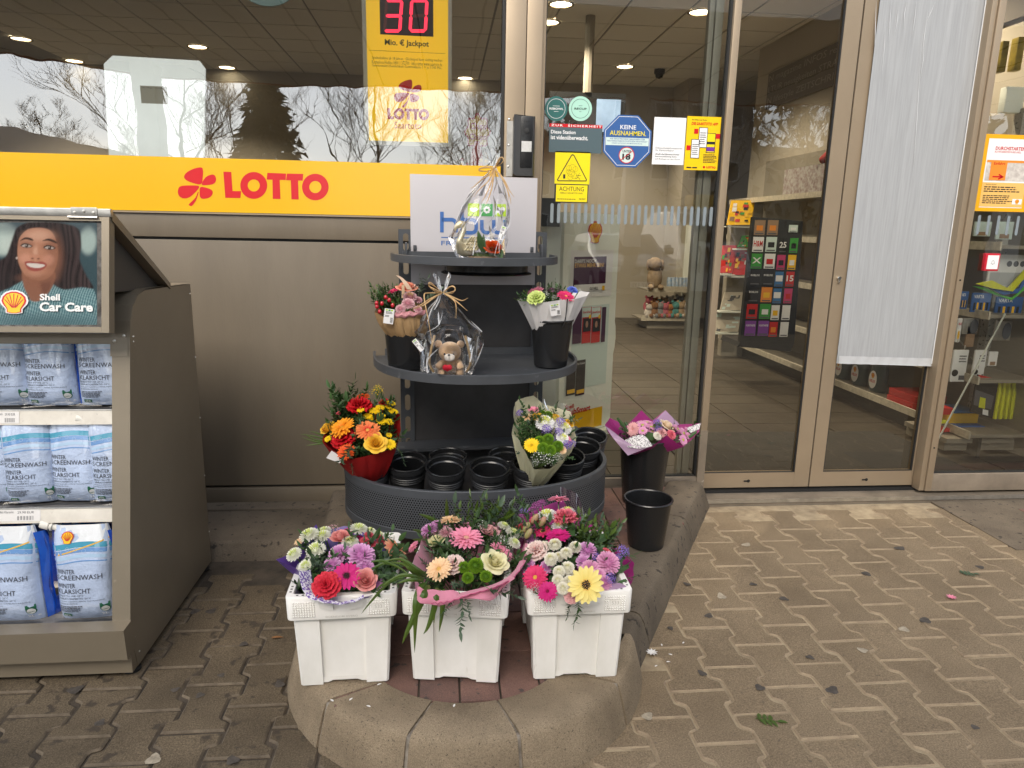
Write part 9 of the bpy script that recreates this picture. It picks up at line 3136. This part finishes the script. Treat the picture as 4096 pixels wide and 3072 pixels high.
S=Sheet(G(385,1180),N_,(1,0,0),eps=.002)
qq=[S.uv(*vs4(*k))for k in((385,1182),(520,1222),(560,975),(432,945))]
MB().prism([S.w(*k)for k in qq],(0,.015,0)).build('card',[m_print],vest,smooth=False)
S.poly([S.uv(*vs4(*k))for k in((428,962),(558,992),(562,975),(432,945))],m_p_red,1.5)
S.poly([S.uv(*vs4(*k))for k in((400,1135),(510,1165),(530,1080),(412,1040))],m_ink,1.5)
S.poly([S.uv(*vs4(*k))for k in((430,1150),(470,1160),(475,1095),(440,1085))],m_hv,2)
S.poly([S.uv(*vs4(*k))for k in((455,1195),(490,1204),(492,1170),(457,1162))],m_wh,2)
txt(S,'Sicherheits-Warnweste',vs4,432,972,525,990,m_wh,layer=3,bold=.02,res=1)
S.build(vest)
for k in range(5):
 p,q=G(565+k*30,985,-.02-k*.02),G(535+k*33,1222,-.02-k*.02)
 mb=MB()
 mb.tube([p,p.lerp(q,.3)+Vector((.006,0,0)),p.lerp(q,.7),q],[.016,.021,.022,.018],8,flat=.7)
 mb.solo('safety_vest',[m_hv],f'folded bright yellow safety vest edge on the hook, {("first", "second", "third", "fourth", "last")[k]} behind the card','safety vest','safety vests on the hook')
for k,(x0,y0,x1,y1,m,lab)in enumerate(((250,790,375,990,m_wh,'white fuel cap card hanging left of the safety vests'),(385,790,490,980,m_wh,'white card with red strip hanging between hooks'),(490,800,560,890,m_wh,'plain white card hanging behind the glass stay'),(285,590,335,740,m_wh,'white glove card with yellow hand'),(345,640,420,770,m_kraftb,'brown glove card with red edges'),(325,590,440,690,m_alu,'silver lamp pack hanging at left'),(525,610,650,730,m_alu,'silver lamp pack hanging at right'),(380,430,520,550,m_oblue,'row of dark blue battery packs at left'),(530,455,720,575,m_oblue,'row of dark blue battery packs at right'),(310,420,375,530,m_oblue,'dark blue battery pack beside the window post'),(480,190,760,390,m_wh,'large white card with grey panel above the cleaning cloths'),(400,-20,520,70,m_pale,'pale snack bag behind the frosted stripes, left one'),(540,-20,660,90,m_pale,'pale snack bag behind the frosted stripes, right one'))):
 p0,p1=G(x0,y1,-.05),G(x1,y0,-.05)
 t=thing('hanging_pack',lab,'pack',(p0.x,p0.y,p0.z),0,'packs hanging behind the right window')
 MB().box((p0.x,p0.y,p0.z),(p1.x,p0.y+.012,p1.z),bev=.002).build('pack_card',[m],t)
 S=Sheet((p0.x,p0.y-.0005,p0.z),N_,(1,0,0),eps=.001)
 w,h=p1.x-p0.x,p1.z-p0.z
 if m is m_oblue:
  S.text('VARTA',w*.08,h*.72,w*.6,h*.9,m_wh,1,bold=.02)
  for j in range(5):
   S.rect(w*(.1+j*.17),h*.1,w*(.2+j*.17),h*.5,m_p_yel if j%2 else m_print,1,'battery')
 elif k<2:
  S.ell(w*.25,h*.28,w*.22,w*.22,m_print,1,'black_cap',20)
  S.rect(w*(.8 if k else.55),h*.06,w*.95,h*.2,m_ink,1)
  S.lines(w*.4,h*.6,w*.9,h*.85,3,m_ink,1)
 elif k==3:
  S.text('UNIVERSAL GLOVES',w*.1,h*.72,w*.9,h*.82,m_p_red,1,bold=.02)
  S.ell(w*.5,h*.3,w*.28,h*.2,m_p_yel,1,'hand',16)
 elif m is m_alu:
  S.ell(w*.72,h*.5,w*.26,h*.45,m_ink,1,'round_lamp',20)
 elif k==10:
  for j in range(3):
   S.ell(w*(.5+j*.17),h*.72,w*.07,w*.07,m_ink,1,'picture',16)
  S.rect(w*.05,h*.05,w*.95,h*.45,mat('pack_grey',(.45,.46,.48),.4),1)
 else:
  S.rect(w*.2,h*.05,w*.8,h*.3,m_kraftb,1)
 S.build(t)
for k,(pts_,m,lab)in enumerate(((((420,372),(520,350),(620,400),(730,280),(730,330),(650,420),(520,400)),m_hv,'yellow cleaning cloth draped under the white card'),(((480,385),(600,420),(690,400),(735,300),(740,360),(680,430),(590,440)),m_bl,'blue cleaning cloth between the yellow and the green one'),(((395,385),(480,395),(570,440),(645,460),(735,380),(735,400),(645,475),(540,440)),m_gn,'green cleaning cloth lowest of the three cloths'))):
 mb=MB()
 mb.prism([G(*q,-.02*k)for q in pts_],(0,.01,0))
 mb.solo('cleaning_cloth',[m],lab,'cloth','cleaning cloths',smooth=False)
for k,(x0,y0,x1,y1,m,lab)in enumerate(((300,1250,480,1300,m_bl,'blue plastic folder lying on the lower goods shelf'),(175,1265,350,1310,cc['red'],'red plastic folder lying beside the blue one'),(180,1215,240,1255,m_hv,'yellow folder on the pile by the window post'),(200,1120,280,1200,cc['red'],'red box standing on the folders by the window post'))):
 p0,p1=G(x0,y1,-.1),G(x1,y0,-.1)
 MB().box((p0.x,p0.y,p0.z),(p1.x,p0.y+.22,p0.z+(p1.z-p0.z)*.55),bev=.004).solo('plastic_folder' if k<3 else 'red_box',[m],lab,'folder' if k<3 else 'box')
for k,(y,x,z,s,m,lab)in enumerate(((1.15,XF+.02,.2005,(.25,.3,.05),cc['red'],'long red triangle box on the lowest shelf, lower of the two'),(1.15,XF+.03,.2515,(.24,.3,.05),cc['red'],'long red triangle box on the lowest shelf, upper of the two'),(.80,XF+.02,.2005,(.22,.2,.07),m_p_yel,'yellow sponge pack on the lowest shelf'),(.8,XF+.03,.2715,(.2,.18,.02),cc['blue'],'blue pack lying on the yellow sponge pack'))):
 MB().box((x,y,z),(x+s[0],y+s[1],z+s[2]),bev=.004).solo(('red_box','red_box','sponge_pack','blue_pack')[k],[m],lab,'pack')
a,b_=G(180,1350,.1),G(600,560,.1)
MB().tube([a,b_],.013,6,flat=.4).solo('clear_stay',[m_tot],'pale slanting stay crossing the right window display','stay')
for k,(x0,y0,x1,y1)in enumerate(((655,300,742,530),(765,270,860,520),(690,640,860,830))):
 p0,p1=A(*vs3(x0,y1),y=1.0),A(*vs3(x1,y0),y=1.0)
 MB().box((p0.x,1.0,p0.z),(p1.x,1.06,p1.z),bev=.01).solo('snack_bag' if k<2 else 'white_pack',[mat('bag_yel',(.4,.3,.05),.35,noise=.6,nscale=12)if k<2 else m_tot],('yellow and green snack bag high behind the right window, left one','yellow and green snack bag high behind the right window, right one','pale ribbed pack above the job poster')[k],'pack')
m_dead=mat('dead_leaf',(.22,.10,.035),.8)
lit=[((1640,1553),'green_leaflet','green compound leaf lying on the paving at the lower right','leaf',m_green3,.05),((2078,1237),'small_twig','small green twig lying on the paving at the right','twig',m_green2,.045),((1408,1412),'fallen_blossom','white fallen blossom beside the kerb','blossom',PC['purewhite'][0],.02),((2055,1292),'fallen_blossom','crushed pink blossom lying on the paving','blossom',PC['pink'][0],.02),((1420,1325),'candy_wrapper','orange and white candy wrapper lying against the kerb','wrapper',m_orng,.03),((587,1378),'dead_leaf','brown dead leaf on the dark paving left of the crates','leaf',m_dead,.03),((1403,1245),'dead_leaf','brown dead leaf in the kerb joint','leaf',m_dead,.03)]
for(px,py),nm_,lab,cat_,m,s in lit:
 p=A(px,py,z=.004)
 mb=MB()
 if 'blossom' in nm_:
  for k in range(9):
   a=k*.7
   leaf_v(mb,p,(math.cos(a),math.sin(a),.5),(0,0,1),s*1.1,s*.5,0)
 elif 'wrapper' in nm_:
  mb.grid(lambda u,v:p+Vector(((u-.5)*.012+.006*v,(v-.5)*.05,.006*math.sin(3*u)+.002)),3,6)
  mb.mi=[1 if 6<=k<12 else 0 for k in range(len(mb.f))]
 elif nm_=='dead_leaf':
  leaf_v(mb,p,(1,.2,.05),(0,0,1),.04,.014,0)
 else:
  for k in range(3):
   for q in(-1,1):
    leaf_v(mb,p+Vector((k*s*.3,-k*s*.1,0)),(.4,q,.1),(0,0,1),s*.6,s*.28,0)
  leaf_v(mb,p+Vector((s,-s*.3,0)),(1,-.2,.1),(0,0,1),s*.6,s*.28,0)
  mb.tube([p+Vector((-.01,.003,0)),p+Vector((s,-s*.3,.001))],.001,4)
 mb.solo(nm_,[m,m_wh],lab,cat_)
pt=MB()
for px,py in((1452,1415),(1415,1440),(1430,1395),(1440,1430),(800,1527),(815,1480),(720,1515),(755,1513),(980,1527),(1475,1390)):
 p=A(px,py,z=ZI+.002 if px<1300 else.003)
 a=rn.uniform(0,3)
 leaf_v(pt,p,(math.cos(a),math.sin(a),.1),(0,0,1),.014,.006,0)
o=stuff(pt.build('fallen_petals',[PC['purewhite'][0]]))
o['label']='white fallen petals scattered on the kerb stones and paving'
o['category']='petals'
